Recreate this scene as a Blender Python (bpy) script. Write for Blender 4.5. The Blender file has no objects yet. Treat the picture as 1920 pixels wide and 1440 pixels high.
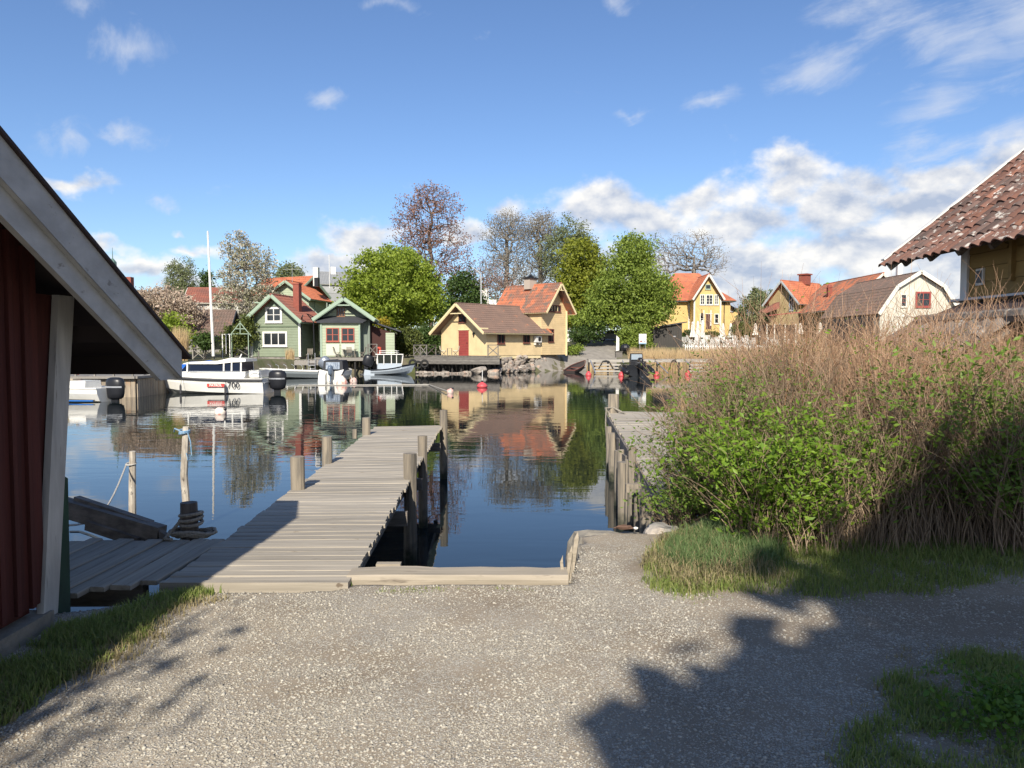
import bpy, bmesh, math, random
import numpy as np
from mathutils import Vector, Matrix, Euler, noise as mnoise
random.seed(7)
rad = math.radians
S = bpy.context.scene
C = S.collection
# ---------------------------------------------------------------- camera
EYE = 1.55
FPX = 1442.0
PITCH = math.atan(72 / FPX)
cam_d = bpy.data.cameras.new('camera'); cam = bpy.data.objects.new('camera', cam_d); C.objects.link(cam)
cam_d.sensor_width = 36; cam_d.lens = 36 * FPX / 1920; cam_d.clip_start = .05; cam_d.clip_end = 6000
cam.location = (0, 0, EYE); cam.rotation_euler = (math.pi / 2 - PITCH, 0, 0)
S.camera = cam
S.view_settings.view_transform = 'Standard'; S.view_settings.look = 'None'
S.view_settings.gamma = 1; S.view_settings.use_curve_mapping = False
S.view_settings.exposure = 0.7
# ---------------------------------------------------------------- sun + sky
SUN_EL = rad(36); SUN_AZ = rad(5.7)          # sun stands behind the camera, a little to the left
to_sun = Vector((-math.sin(SUN_AZ) * math.cos(SUN_EL), -math.cos(SUN_AZ) * math.cos(SUN_EL), math.sin(SUN_EL)))
sl = bpy.data.lights.new('sun', 'SUN'); sl.energy = 4.2; sl.angle = rad(.53); sl.color = (1, .92, .79)
sun = bpy.data.objects.new('sun', sl); C.objects.link(sun)
sun.rotation_euler = to_sun.to_track_quat('Z', 'Y').to_euler(); sun.location = (0, -20, 30)
W = bpy.data.worlds.new('World'); S.world = W; W.use_nodes = True

def build_world():
    nt = W.node_tree; nt.nodes.clear(); N = nt.nodes.new; L = nt.links.new
    out = N('ShaderNodeOutputWorld')
    sky = N('ShaderNodeTexSky'); sky.sky_type = 'NISHITA'; sky.sun_disc = False
    sky.sun_elevation = SUN_EL; sky.sun_rotation = math.pi + SUN_AZ
    sky.air_density = 1.0; sky.dust_density = .2; sky.ozone_density = 3.0; sky.altitude = 0
    def math_(op, a, b=None, c=None, clamp=False):
        n = N('ShaderNodeMath'); n.operation = op; n.use_clamp = clamp
        for i, v in enumerate((a, b, c)):
            if v is None: continue
            if isinstance(v, (int, float)): n.inputs[i].default_value = v
            else: L(v, n.inputs[i])
        return n.outputs[0]
    def vmath(op, a, b=None):
        n = N('ShaderNodeVectorMath'); n.operation = op
        for i, v in enumerate((a, b)):
            if v is None: continue
            if isinstance(v, tuple): n.inputs[i].default_value = v
            else: L(v, n.inputs[i])
        return n
    def noise(vec, scale, detail=6, rough=.55, dist=0):
        n = N('ShaderNodeTexNoise'); n.inputs['Scale'].default_value = scale; n.inputs['Detail'].default_value = detail
        n.inputs['Roughness'].default_value = rough; n.inputs['Distortion'].default_value = dist
        L(vec, n.inputs['Vector']); return n
    def ramp(v, a, b):
        n = N('ShaderNodeMapRange'); n.interpolation_type = 'SMOOTHSTEP'; L(v, n.inputs[0])
        n.inputs[1].default_value = a; n.inputs[2].default_value = b; return n.outputs[0]
    tc = N('ShaderNodeTexCoord'); d = vmath('NORMALIZE', tc.outputs['Generated']).outputs[0]
    sx = N('ShaderNodeSeparateXYZ'); L(d, sx.inputs[0])
    az = math_('ARCTAN2', sx.outputs[0], sx.outputs[1]); el = math_('ARCSINE', sx.outputs[2])
    cb = N('ShaderNodeCombineXYZ'); L(az, cb.inputs[0]); L(el, cb.inputs[1]); ae = cb.outputs[0]
    # cumulus: clumps above the horizon, edges broken by noise; they go on round the whole horizon
    warp = noise(ae, 9, 5, .6); w2 = vmath('SUBTRACT', warp.outputs['Color'], (.5, .5, .5))
    w3 = vmath('SCALE', w2.outputs[0]); w3.inputs['Scale'].default_value = .09
    aw = vmath('ADD', ae, w3.outputs[0]).outputs[0]
    blobs = []
    def pxb(u, v, ru, rv, k=1.0):
        a = math.atan((u - 960) / FPX); e = math.atan((648 - v) / FPX * math.cos(a))
        blobs.append((a, e, ru / FPX, rv / FPX, k))
    for b in [(1110, 385, 105, 50), (1220, 410, 130, 60), (1310, 380, 90, 50), (1480, 345, 75, 55), (1400, 430, 130, 50), (1560, 400, 110, 60),
              (1700, 390, 150, 70), (1850, 380, 160, 80), (1600, 480, 240, 60), (1420, 510, 150, 60), (1850, 500, 200, 80), (1760, 320, 130, 36), (1900, 300, 130, 50), (1640, 350, 90, 40), (680, 455, 75, 34),
              (620, 500, 90, 26), (880, 445, 60, 30), (950, 390, 50, 22, .8), (205, 460, 55, 18, .8), (280, 495, 90, 24, .75), (370, 465, 50, 14, .75),
              (340, 438, 24, 10, .6), (150, 352, 75, 22, .75), (60, 420, 80, 30, .8), (1250, 520, 300, 50), (430, 540, 200, 30, .8), (2150, 420, 260, 120), (1480, 560, 500, 45),
              (-300, 430, 200, 70, .9), (-700, 480, 300, 70)]:
        pxb(*b)
    acc = None
    for (a, e, ra, re, k) in blobs:
        s_ = vmath('SUBTRACT', aw, (a, e, 0)).outputs[0]
        m_ = vmath('MULTIPLY', s_, (1 / ra, 1 / re, 0)).outputs[0]
        ln = vmath('LENGTH', m_).outputs['Value']
        v = math_('MULTIPLY', math_('SUBTRACT', 1.35, ln), k)
        acc = v if acc is None else math_('SMOOTH_MAX', acc, v, .12)
    # unseen banks behind and beside the camera, thickened to whiten the blue sky light
    far = noise(vmath('MULTIPLY', d, (1.6, 1.6, 5)).outputs[0], 1.6, 3, .5)
    side = ramp(math_('ABSOLUTE', az), .95, 1.25)
    lowb = ramp(el, .75, .05)
    rest = math_('MULTIPLY', math_('MULTIPLY', side, lowb), math_('MULTIPLY', far.outputs[0], 2.1))
    acc = math_('MAXIMUM', acc, math_('SUBTRACT', rest, .1))
    n1 = noise(vmath('MULTIPLY', ae, (1, 1.5, 1)).outputs[0], 12, 10, .56, .1)
    dens = math_('ADD', acc, math_('MULTIPLY', math_('SUBTRACT', n1.outputs[0], .5), 2.1))
    cmask = ramp(dens, .20, .95)
    # thin wisps high up
    pl = math_('DIVIDE', 1, math_('ADD', math_('MAXIMUM', sx.outputs[2], 0), .25))
    cx = N('ShaderNodeCombineXYZ'); L(math_('MULTIPLY', sx.outputs[0], pl), cx.inputs[0]); L(math_('MULTIPLY', sx.outputs[1], pl), cx.inputs[1])
    rt = N('ShaderNodeVectorRotate'); rt.rotation_type = 'Z_AXIS'; rt.inputs['Angle'].default_value = .9; L(cx.outputs[0], rt.inputs[0])
    st = vmath('MULTIPLY', rt.outputs[0], (1.6, 3.6, 1)).outputs[0]
    n2 = noise(st, 2.2, 8, .62, .5); n3 = noise(cx.outputs[0], 1.1, 2, .5)
    wblobs = []
    save = blobs[:]; blobs.clear()
    for b in [(265, 88, 90, 45), (205, 12, 60, 30), (140, 255, 50, 40), (250, 262, 60, 25), (600, 175, 42, 26), (1180, 212, 50, 18), (1320, 200, 66, 20),
              (1510, 140, 95, 55), (1630, 20, 130, 50), (1740, 190, 100, 60), (1820, 130, 130, 60), (1750, 90, 120, 50), (1900, 60, 90, 100), (1890, 250, 80, 50), (745, 15, 60, 22), (1140, 10, 60, 22),
              (1740, 270, 90, 40), (300, 380, 30, 16), (1700, 240, 50, 50)]:
        pxb(*b)
    wa = None
    for (a, e, ra, re, k) in blobs:
        s_ = vmath('SUBTRACT', aw, (a, e, 0)).outputs[0]
        m_ = vmath('MULTIPLY', s_, (1 / ra, 1 / re, 0)).outputs[0]
        v = math_('SUBTRACT', 1.25, vmath('LENGTH', m_).outputs['Value'])
        wa = v if wa is None else math_('MAXIMUM', wa, v)
    oth = math_('MULTIPLY', side, math_('SUBTRACT', n3.outputs[0], .12))  # unseen wisps behind and beside the camera, added to neutralise the blue ambient
    wa = math_('MAXIMUM', wa, oth)
    wis = math_('ADD', math_('MULTIPLY', wa, .55), math_('MULTIPLY', math_('SUBTRACT', n2.outputs[0], .5), 1.9))
    wmask = math_('MULTIPLY', ramp(wis, .15, .95), .62)
    wmask = math_('MULTIPLY', wmask, ramp(wa, 0, .3))
    # cloud tone: lit tops, blue-grey bases
    up = vmath('ADD', ae, (-.004, .014, 0)).outputs[0]
    n1b = noise(vmath('MULTIPLY', up, (1, 1.5, 1)).outputs[0], 12, 6, .56, .1)
    lit = math_('ADD', math_('MULTIPLY', math_('SUBTRACT', n1.outputs[0], n1b.outputs[0]), 3.4), .40)
    thin = math_('MULTIPLY', math_('SUBTRACT', 1.0, ramp(acc, .2, 1.35)), .5)
    n4 = noise(vmath('MULTIPLY', ae, (1, 3.0, 1)).outputs[0], 5, 5, .5)
    tone = math_('ADD', math_('ADD', lit, thin), math_('MULTIPLY', math_('SUBTRACT', n4.outputs[0], .55), 1.5), clamp=True)
    cm = N('ShaderNodeMix'); cm.data_type = 'RGBA'; L(tone, cm.inputs[0])
    cm.inputs[6].default_value = (.44, .51, .65, 1); cm.inputs[7].default_value = (1.0, .97, .92, 1)
    b1 = N('ShaderNodeBackground'); b1.inputs[1].default_value = .08
    hs = N('ShaderNodeHueSaturation'); hs.inputs['Saturation'].default_value = 1.0; L(sky.outputs[0], hs.inputs['Color'])
    tn = N('ShaderNodeMix'); tn.data_type = 'RGBA'; tn.blend_type = 'MULTIPLY'; tn.inputs[0].default_value = 1; tn.inputs[7].default_value = (.86, .955, 1.12, 1); L(hs.outputs[0], tn.inputs[6]); L(tn.outputs[2], b1.inputs[0])
    b2 = N('ShaderNodeBackground'); b2.inputs[1].default_value = .66; L(cm.outputs[2], b2.inputs[0])
    b3 = N('ShaderNodeBackground'); b3.inputs[1].default_value = .55; b3.inputs[0].default_value = (.85, .9, 1, 1)
    m1 = N('ShaderNodeMixShader'); L(wmask, m1.inputs[0]); L(b1.outputs[0], m1.inputs[1]); L(b3.outputs[0], m1.inputs[2])
    m2 = N('ShaderNodeMixShader'); L(math_('MULTIPLY', cmask, .95), m2.inputs[0]); L(m1.outputs[0], m2.inputs[1]); L(b2.outputs[0], m2.inputs[2])
    L(m2.outputs[0], out.inputs[0])
build_world()

# ---------------------------------------------------------------- places: a pixel of the photograph seen from the camera, turned into metres
cp, sp_ = math.cos(PITCH), math.sin(PITCH)
def ray(u, v):
    a = (u - 960) / FPX; b = -(v - 720) / FPX
    return Vector((a, cp + b * sp_, -sp_ + b * cp))
def at(u, v, Y):
    r = ray(u, v); t = Y / r.y
    return Vector((r.x * t, Y, EYE + r.z * t))
def gz(u, v, z=0.0):
    r = ray(u, v); t = (z - EYE) / r.z
    return Vector((r.x * t, r.y * t, z))
def onplane(u, v, p, n):
    r = ray(u, v); o = Vector((0, 0, EYE)); t = (p - o).dot(n) / r.dot(n)
    return o + r * t
WZ = -1.0                                      # water level

# ---------------------------------------------------------------- materials
MATS = {}
def mat(name, col, rough=.75, col2=None, scale=(6, 6, 6), detail=5, contrast=(.35, .65), bump=0., bscale=None, bdetail=6,
        rnd=0., metal=0., spec=.4, trans=0., coords='Object', col3=None, s3=2.0, c3=(.55, .7), coat=0.):
    if name in MATS: return MATS[name]
    m = bpy.data.materials.new(name); m.use_nodes = True; MATS[name] = m
    nt = m.node_tree; N = nt.nodes.new; L = nt.links.new; b = nt.nodes['Principled BSDF']
    b.inputs['Roughness'].default_value = rough; b.inputs['Metallic'].default_value = metal
    b.inputs['Specular IOR Level'].default_value = spec; b.inputs['Coat Weight'].default_value = coat
    tc = N('ShaderNodeTexCoord'); geo = N('ShaderNodeNewGeometry')
    src = tc.outputs['Object'] if coords == 'Object' else geo.outputs['Position']
    def nz(scl, det):
        mp = N('ShaderNodeMapping'); mp.inputs['Scale'].default_value = scl if isinstance(scl, tuple) else (scl,) * 3; L(src, mp.inputs[0])
        oi = N('ShaderNodeObjectInfo'); ad = N('ShaderNodeVectorMath'); ad.operation = 'ADD'
        ms = N('ShaderNodeMath'); ms.operation = 'MULTIPLY'; ms.inputs[1].default_value = 37; L(oi.outputs['Random'], ms.inputs[0])
        cbx = N('ShaderNodeCombineXYZ'); L(ms.outputs[0], cbx.inputs[0]); L(ms.outputs[0], cbx.inputs[1]); L(mp.outputs[0], ad.inputs[0])
        if rnd: L(cbx.outputs[0], ad.inputs[1])
        n = N('ShaderNodeTexNoise'); n.inputs['Scale'].default_value = 1; n.inputs['Detail'].default_value = det; n.inputs['Roughness'].default_value = .6
        L(ad.outputs[0], n.inputs['Vector']); return n.outputs[0]
    last = None
    def rgbm(fac, a, c, blend='MIX'):
        x = N('ShaderNodeMix'); x.data_type = 'RGBA'; x.blend_type = blend
        if isinstance(fac, float): x.inputs[0].default_value = fac
        else: L(fac, x.inputs[0])
        for i, v in ((6, a), (7, c)):
            if isinstance(v, tuple): x.inputs[i].default_value = (*v, 1)
            else: L(v, x.inputs[i])
        return x.outputs[2]
    last = col
    if col2:
        mr = N('ShaderNodeMapRange'); L(nz(scale, detail), mr.inputs[0]); mr.inputs[1].default_value = contrast[0]; mr.inputs[2].default_value = contrast[1]
        last = rgbm(mr.outputs[0], col, col2)
    if col3:
        mr = N('ShaderNodeMapRange'); L(nz(s3, 4), mr.inputs[0]); mr.inputs[1].default_value = c3[0]; mr.inputs[2].default_value = c3[1]
        last = rgbm(mr.outputs[0], last, col3)
    if rnd:
        oi = N('ShaderNodeObjectInfo'); mr = N('ShaderNodeMapRange'); L(oi.outputs['Random'], mr.inputs[0])
        mr.inputs[3].default_value = 1 - rnd; mr.inputs[4].default_value = 1 + rnd
        cb = N('ShaderNodeCombineColor'); [L(mr.outputs[0], cb.inputs[i]) for i in range(3)]
        last = rgbm(1.0, last, cb.outputs[0], 'MULTIPLY')
    if isinstance(last, tuple): b.inputs['Base Color'].default_value = (*last, 1)
    else: L(last, b.inputs['Base Color'])
    if bump:
        bp = N('ShaderNodeBump'); bp.inputs['Strength'].default_value = 1; bp.inputs['Distance'].default_value = bump
        L(nz(bscale or scale, bdetail), bp.inputs['Height']); L(bp.outputs[0], b.inputs['Normal'])
    if trans:
        tr = N('ShaderNodeBsdfTranslucent'); mx = N('ShaderNodeMixShader'); mx.inputs[0].default_value = trans
        if isinstance(last, tuple): tr.inputs[0].default_value = (*last, 1)
        else: L(last, tr.inputs[0])
        o = nt.nodes['Material Output']; L(b.outputs[0], mx.inputs[1]); L(tr.outputs[0], mx.inputs[2]); L(mx.outputs[0], o.inputs[0])
    return m
def leafmat(name, c1, c2, trans=.35, rough=.55, scale=3.0):
    """each leaf (mesh island) takes its own tone"""
    if name in MATS: return MATS[name]
    m = bpy.data.materials.new(name); m.use_nodes = True; MATS[name] = m
    nt = m.node_tree; N = nt.nodes.new; L = nt.links.new; b = nt.nodes['Principled BSDF']
    b.inputs['Roughness'].default_value = rough; b.inputs['Specular IOR Level'].default_value = .3
    g = N('ShaderNodeNewGeometry'); x = N('ShaderNodeMix'); x.data_type = 'RGBA'
    x.inputs[6].default_value = (*c1, 1); x.inputs[7].default_value = (*c2, 1)
    L(g.outputs['Random Per Island'], x.inputs[0]); L(x.outputs[2], b.inputs['Base Color'])
    tr = N('ShaderNodeBsdfTranslucent'); L(x.outputs[2], tr.inputs[0]); mx = N('ShaderNodeMixShader'); mx.inputs[0].default_value = trans
    L(b.outputs[0], mx.inputs[1]); L(tr.outputs[0], mx.inputs[2]); L(mx.outputs[0], nt.nodes['Material Output'].inputs[0])
    return m

# ---------------------------------------------------------------- mesh building
class MB:
    def __init__(s): s.v = []; s.f = []; s.m = []; s.mi = 0
    def add(s, vs, fs):
        o = len(s.v); s.v += [tuple(p) for p in vs]
        for f in fs: s.f.append(tuple(i + o for i in f)); s.m.append(s.mi)
    def box(s, c, d, rz=0., rx=0., ry=0.):
        M = Euler((rx, ry, rz)).to_matrix(); x, y, z = d[0] / 2, d[1] / 2, d[2] / 2; c = Vector(c)
        vs = [c + M @ Vector(p) for p in ((-x, -y, -z), (x, -y, -z), (x, y, -z), (-x, y, -z), (-x, -y, z), (x, -y, z), (x, y, z), (-x, y, z))]
        s.add(vs, [(0, 3, 2, 1), (4, 5, 6, 7), (0, 1, 5, 4), (1, 2, 6, 5), (2, 3, 7, 6), (3, 0, 4, 7)])
    def bar(s, a, b, w, h=None, up=(0, 0, 1)):
        a, b = Vector(a), Vector(b); h = h or w; d = (b - a).normalized(); u = Vector(up)
        if abs(d.dot(u)) > .98: u = Vector((0, 1, 0))
        x = d.cross(u).normalized() * (w / 2); y = x.cross(d).normalized() * (h / 2)
        vs = [a - x - y, a + x - y, a + x + y, a - x + y, b - x - y, b + x - y, b + x + y, b - x + y]
        s.add(vs, [(0, 1, 2, 3), (4, 7, 6, 5), (0, 4, 5, 1), (1, 5, 6, 2), (2, 6, 7, 3), (3, 7, 4, 0)])
    def tube(s, pts, r, n=8, cap=True, jit=0.):
        pts = [Vector(p) for p in pts]; k = len(pts); rs = r if isinstance(r, (list, tuple)) else [r] * k
        rings = []
        for i, p in enumerate(pts):
            d = (pts[min(i + 1, k - 1)] - pts[max(i - 1, 0)]).normalized()
            u = Vector((0, 0, 1)) if abs(d.z) < .9 else Vector((1, 0, 0))
            x = d.cross(u).normalized(); y = x.cross(d)
            rings.append([p + (x * math.cos(2 * math.pi * j / n) + y * math.sin(2 * math.pi * j / n)) * rs[i] * (1 + random.uniform(-jit, jit)) for j in range(n)])
        vs = [q for rg in rings for q in rg]; fs = []
        for i in range(k - 1):
            for j in range(n): fs.append((i * n + j, i * n + (j + 1) % n, (i + 1) * n + (j + 1) % n, (i + 1) * n + j))
        if cap: fs += [tuple(range(n))[::-1], tuple((k - 1) * n + j for j in range(n))]
        s.add(vs, fs)
    def lathe(s, c, prof, n=12, ax='z'):
        c = Vector(c); vs = []; k = len(prof)
        for (r, h) in prof:
            for j in range(n):
                a = 2 * math.pi * j / n; p = (r * math.cos(a), r * math.sin(a), h)
                if ax == 'y': p = (p[0], p[2], p[1])
                if ax == 'x': p = (p[2], p[0], p[1])
                vs.append(c + Vector(p))
        fs = [(i * n + j, i * n + (j + 1) % n, (i + 1) * n + (j + 1) % n, (i + 1) * n + j) for i in range(k - 1) for j in range(n)]
        fs += [tuple(range(n))[::-1], tuple((k - 1) * n + j for j in range(n))]
        s.add(vs, fs)
    def prism(s, poly, a, b):
        """poly: list of points; extruded from offset a to offset b (vectors)"""
        n = len(poly); a, b = Vector(a), Vector(b); vs = [Vector(p) + a for p in poly] + [Vector(p) + b for p in poly]
        s.add(vs, [tuple(range(n))[::-1], tuple(range(n, 2 * n))] + [(i, (i + 1) % n, n + (i + 1) % n, n + i) for i in range(n)])
    def ell(s, c, r, n=10, k=6, jit=0.):
        c = Vector(c); vs = []
        for i in range(k + 1):
            t = math.pi * i / k
            for j in range(n):
                a = 2 * math.pi * j / n; q = 1 + random.uniform(-jit, jit)
                vs.append(c + Vector((r[0] * math.sin(t) * math.cos(a), r[1] * math.sin(t) * math.sin(a), -r[2] * math.cos(t))) * 1.0 + Vector((r[0], r[1], r[2])) * 0 if not jit else
                          c + Vector((r[0] * math.sin(t) * math.cos(a), r[1] * math.sin(t) * math.sin(a), -r[2] * math.cos(t))) * q)
        fs = [(i * n + j, i * n + (j + 1) % n, (i + 1) * n + (j + 1) % n, (i + 1) * n + j) for i in range(k) for j in range(n)]
        s.add(vs, fs)
    def build(s, name, mats, parent=None, world=False, smooth=False, recenter=None):
        me = bpy.data.meshes.new(name); vs = s.v
        off = Vector((0, 0, 0))
        if world and parent is not None: off = parent.matrix_world.translation if False else parent.location
        if parent is None and recenter != False:
            a = np.array(vs); off = Vector(((a[:, 0].min() + a[:, 0].max()) / 2, (a[:, 1].min() + a[:, 1].max()) / 2, a[:, 2].min()))
        if off.length: vs = [(p[0] - off.x, p[1] - off.y, p[2] - off.z) for p in vs]
        me.from_pydata(vs, [], s.f)
        mats = mats if isinstance(mats, (list, tuple)) else [mats]
        for m in mats: me.materials.append(m)
        if len(mats) > 1: me.polygons.foreach_set('material_index', s.m)
        if smooth: me.polygons.foreach_set('use_smooth', [True] * len(me.polygons))
        me.update()
        o = bpy.data.objects.new(name, me); C.objects.link(o)
        if parent is not None: o.parent = parent
        else: o.location = off
        return o
def fastmesh(name, verts, faces, mats, parent=None, loc=(0, 0, 0), midx=None, smooth=False):
    """faces: (n,k) int array, all the same size"""
    me = bpy.data.meshes.new(name); verts = np.asarray(verts, np.float32) - np.asarray(loc, np.float32); faces = np.asarray(faces, np.int32)
    n, k = faces.shape
    me.vertices.add(len(verts)); me.vertices.foreach_set('co', verts.ravel())
    me.loops.add(n * k); me.loops.foreach_set('vertex_index', faces.ravel())
    me.polygons.add(n); me.polygons.foreach_set('loop_start', np.arange(0, n * k, k, dtype=np.int32))
    for m in (mats if isinstance(mats, (list, tuple)) else [mats]): me.materials.append(m)
    if midx is not None: me.polygons.foreach_set('material_index', np.asarray(midx, np.int32))
    if smooth: me.polygons.foreach_set('use_smooth', np.ones(n, bool))
    me.update(calc_edges=True); me.validate()
    o = bpy.data.objects.new(name, me); C.objects.link(o)
    if parent is not None: o.parent = parent
    else: o.location = loc
    return o
def tag(o, label=None, cat=None, group=None, kind=None):
    if label: o['label'] = label
    if cat: o['category'] = cat
    if group: o['group'] = group
    if kind: o['kind'] = kind
    return o
def thing(name, loc, label, cat, rz=0., group=None):
    o = bpy.data.objects.new(name, None); o.empty_display_size = .2; C.objects.link(o); o.location = loc; o.rotation_euler = (0, 0, rz)
    return tag(o, label, cat, group)
def copy_thing(src, loc, rz=None, label=None, scale=None):
    r = src.copy(); C.objects.link(r); r.location = loc
    if rz is not None: r.rotation_euler = (0, 0, rz)
    if scale: r.scale = (scale,) * 3
    if label: r['label'] = label
    for ch in [o for o in list(C.objects) if o.parent == src]:
        c = ch.copy(); C.objects.link(c); c.parent = r
        for g in [o for o in list(C.objects) if o.parent == ch]:
            d = g.copy(); C.objects.link(d); d.parent = c
    return r
def obj1(mb, name, m, label, cat, group=None, smooth=False):
    return tag(mb.build(name, m, smooth=smooth), label, cat, group)

# palette
M_deck = mat('weathered_wood', (.42, .375, .305), .8, (.25, .222, .18), (1.2, 26, 26), 6, (.3, .7), .003, (1.5, 60, 60), rnd=.15, col3=(.17, .135, .10), s3=(5, 22, 10), c3=(.66, .70))
M_deckY = mat('weathered_wood_lengthwise', (.30, .28, .25), .85, (.20, .185, .165), (26, 1.2, 26), 6, (.3, .7), .004, (60, 1.5, 60), rnd=.2)
M_post = mat('weathered_post', (.33, .28, .21), .85, (.17, .15, .125), (22, 22, 1.5), 6, (.35, .65), .006, (45, 45, 2), rnd=.15, col3=(.10, .095, .085), s3=(8, 8, .8), c3=(.56, .7))
M_oldwood = mat('old_dark_timber', (.24, .21, .18), .85, (.12, .105, .09), (3, 18, 18), 6, (.35, .65), .006, (5, 50, 50), rnd=.1)
def waterline_stain(m):
    nt = m.node_tree; N = nt.nodes.new; L = nt.links.new; b = nt.nodes['Principled BSDF']; src = b.inputs['Base Color'].links[0].from_socket
    g = N('ShaderNodeNewGeometry'); sp = N('ShaderNodeSeparateXYZ'); L(g.outputs['Position'], sp.inputs[0]); n = N('ShaderNodeTexNoise'); n.inputs['Scale'].default_value = 9; L(g.outputs['Position'], n.inputs['Vector'])
    ad = N('ShaderNodeMath'); ad.operation = 'MULTIPLY_ADD'; L(n.outputs[0], ad.inputs[0]); ad.inputs[1].default_value = .35; L(sp.outputs[2], ad.inputs[2])
    mr = N('ShaderNodeMapRange'); L(ad.outputs[0], mr.inputs[0]); mr.inputs[1].default_value = -.55; mr.inputs[2].default_value = -.75
    x = N('ShaderNodeMix'); x.data_type = 'RGBA'; L(mr.outputs[0], x.inputs[0]); L(src, x.inputs[6]); x.inputs[7].default_value = (.035, .04, .025, 1); L(x.outputs[2], b.inputs['Base Color'])
waterline_stain(M_post)
M_rope = mat('rope', (.34, .31, .26), .9, (.2, .18, .15), 60., bump=.002)
M_white = mat('white_paint', (.78, .77, .74), .5, (.66, .65, .61), 4.)
M_greyp = mat('weathered_white_paint', (.47, .485, .49), .75, (.37, .38, .385), (9, 5, 9), 8, (.35, .65), .004, (50, 14, 50), col3=(.24, .235, .225), s3=(26, 9, 26), c3=(.66, .72))
M_glass = mat('window_glass', (.02, .025, .03), .06, spec=.9)
M_black = mat('black_plastic', (.015, .016, .02), .35)
M_tyre = mat('tyre_rubber', (.02, .02, .02), .8)
M_alu = mat('aluminium', (.55, .56, .58), .35, metal=.7)
M_gel = mat('white_gelcoat', (.80, .79, .74), .22, (.72, .71, .66), 2., coat=.3)
M_rock = mat('granite', (.34, .32, .29), .85, (.20, .19, .175), 5., 8, (.35, .65), .03, 9., col3=(.42, .36, .30), s3=1.6, c3=(.5, .65), rnd=.2)
# ================================================================ WATER, GROUND, FAR SHORE
def interp(poly, x):
    if x <= poly[0][0]: return poly[0][1]
    for (a, ya), (b, yb) in zip(poly, poly[1:]):
        if x <= b: return ya + (yb - ya) * (x - a) / (b - a)
    return poly[-1][1]
def sm(t): t = max(0., min(1., t)); return t * t * (3 - 2 * t)

wm = bpy.data.materials.new('harbour_water'); wm.use_nodes = True
def water_nodes():
    nt = wm.node_tree; N = nt.nodes.new; L = nt.links.new; b = nt.nodes['Principled BSDF']
    b.inputs['Base Color'].default_value = (.010, .016, .018, 1); b.inputs['Roughness'].default_value = .012
    b.inputs['IOR'].default_value = 1.333; b.inputs['Specular IOR Level'].default_value = .62
    g = N('ShaderNodeNewGeometry')
    def nz(s, sc, det, dist=.0):
        mp = N('ShaderNodeMapping'); mp.inputs['Scale'].default_value = s; L(g.outputs['Position'], mp.inputs[0])
        n = N('ShaderNodeTexNoise'); n.inputs['Scale'].default_value = sc; n.inputs['Detail'].default_value = det; n.inputs['Distortion'].default_value = dist; L(mp.outputs[0], n.inputs[0]); return n.outputs[0]
    a = nz((.55, 1.6, 1), 1.0, 3, .6); c = nz((.06, .12, 1), 1.0, 2); f = nz((2.2, 4.5, 1), 1.3, 2)
    # calm and ruffled patches
    r = N('ShaderNodeMapRange'); L(c, r.inputs[0]); r.inputs[1].default_value = .42; r.inputs[2].default_value = .62; r.inputs[3].default_value = .35; r.inputs[4].default_value = 1.15
    def M(op, x, y):
        n = N('ShaderNodeMath'); n.operation = op
        for i, q in enumerate((x, y)):
            if isinstance(q, float): n.inputs[i].default_value = q
            else: L(q, n.inputs[i])
        return n.outputs[0]
    h = M('MULTIPLY', M('ADD', a, M('MULTIPLY', f, .16)), r.outputs[0])
    bp = N('ShaderNodeBump'); bp.inputs['Strength'].default_value = 1; bp.inputs['Distance'].default_value = .006
    L(h, bp.inputs['Height']); L(bp.outputs[0], b.inputs['Normal'])
water_nodes()
m = MB(); m.add([(-1500, -60, WZ), (1500, -60, WZ), (1500, 2500, WZ), (-1500, 2500, WZ)], [(0, 1, 2, 3)])
tag(m.build('water', wm, recenter=False), kind='structure')

# near shoreline (world metres, y of the water's edge for each x)
near_shore = [(-300, 4.0), (-8, 4.45), (-3.2, 4.5), (-2.75, 4.62), (-2.35, 4.78), (-2.25, 4.93), (-1.12, 4.98), (-1.05, 5.08), (.37, 5.10), (.44, 5.5), (.52, 5.95), (.56, 6.35), (.8, 6.5),
              (1.2, 6.45), (1.5, 6.6), (2.2, 7.6), (3.5, 8.6), (8, 10.5), (12, 14), (30, 22), (80, 34), (300, 40)]
def near_h(x, y):
    s = interp(near_shore, x); d = s - y
    n = mnoise.noise(Vector((x * .7, y * .7, 0))) * .03 + mnoise.noise(Vector((x * 2.6, y * 2.6, 3))) * .012
    z = n - .02
    if x < -1.6: z -= .05 * sm((-1.6 - x) / 1.0) - .02 * sm((y - 3) / 2)
    if x > 1.2 and y > 4.6: z += .05 * sm((y - 4.6) / .8) * sm((x - 1.2) / .6)
    if -2.3 < x < .45: z = min(z, -.02)
    edge = sm((.10 + n * 2 - d) / .22)
    z = z * (1 - edge) + (-1.9) * edge
    if y < 0: z += .02 * -y * .3
    return z
xs = np.unique(np.concatenate([np.linspace(-400, -12, 14), np.linspace(-12, -3.4, 30), np.linspace(-3.4, 4.6, 190), np.linspace(4.6, 14, 40), np.linspace(14, 400, 20)]))
ys = np.unique(np.concatenate([np.linspace(-300, -8, 12), np.linspace(-8, 2.2, 34), np.linspace(2.2, 7.2, 150), np.linspace(7.2, 16, 50), np.linspace(16, 60, 16)]))
V = np.array([(x, y, near_h(x, y)) for y in ys for x in xs]); nx = len(xs)
I = np.arange(len(V)).reshape(len(ys), nx); F = np.stack([I[:-1, :-1], I[:-1, 1:], I[1:, 1:], I[1:, :-1]], -1).reshape(-1, 4)
gm = bpy.data.materials.new('gravel_ground'); gm.use_nodes = True
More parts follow.
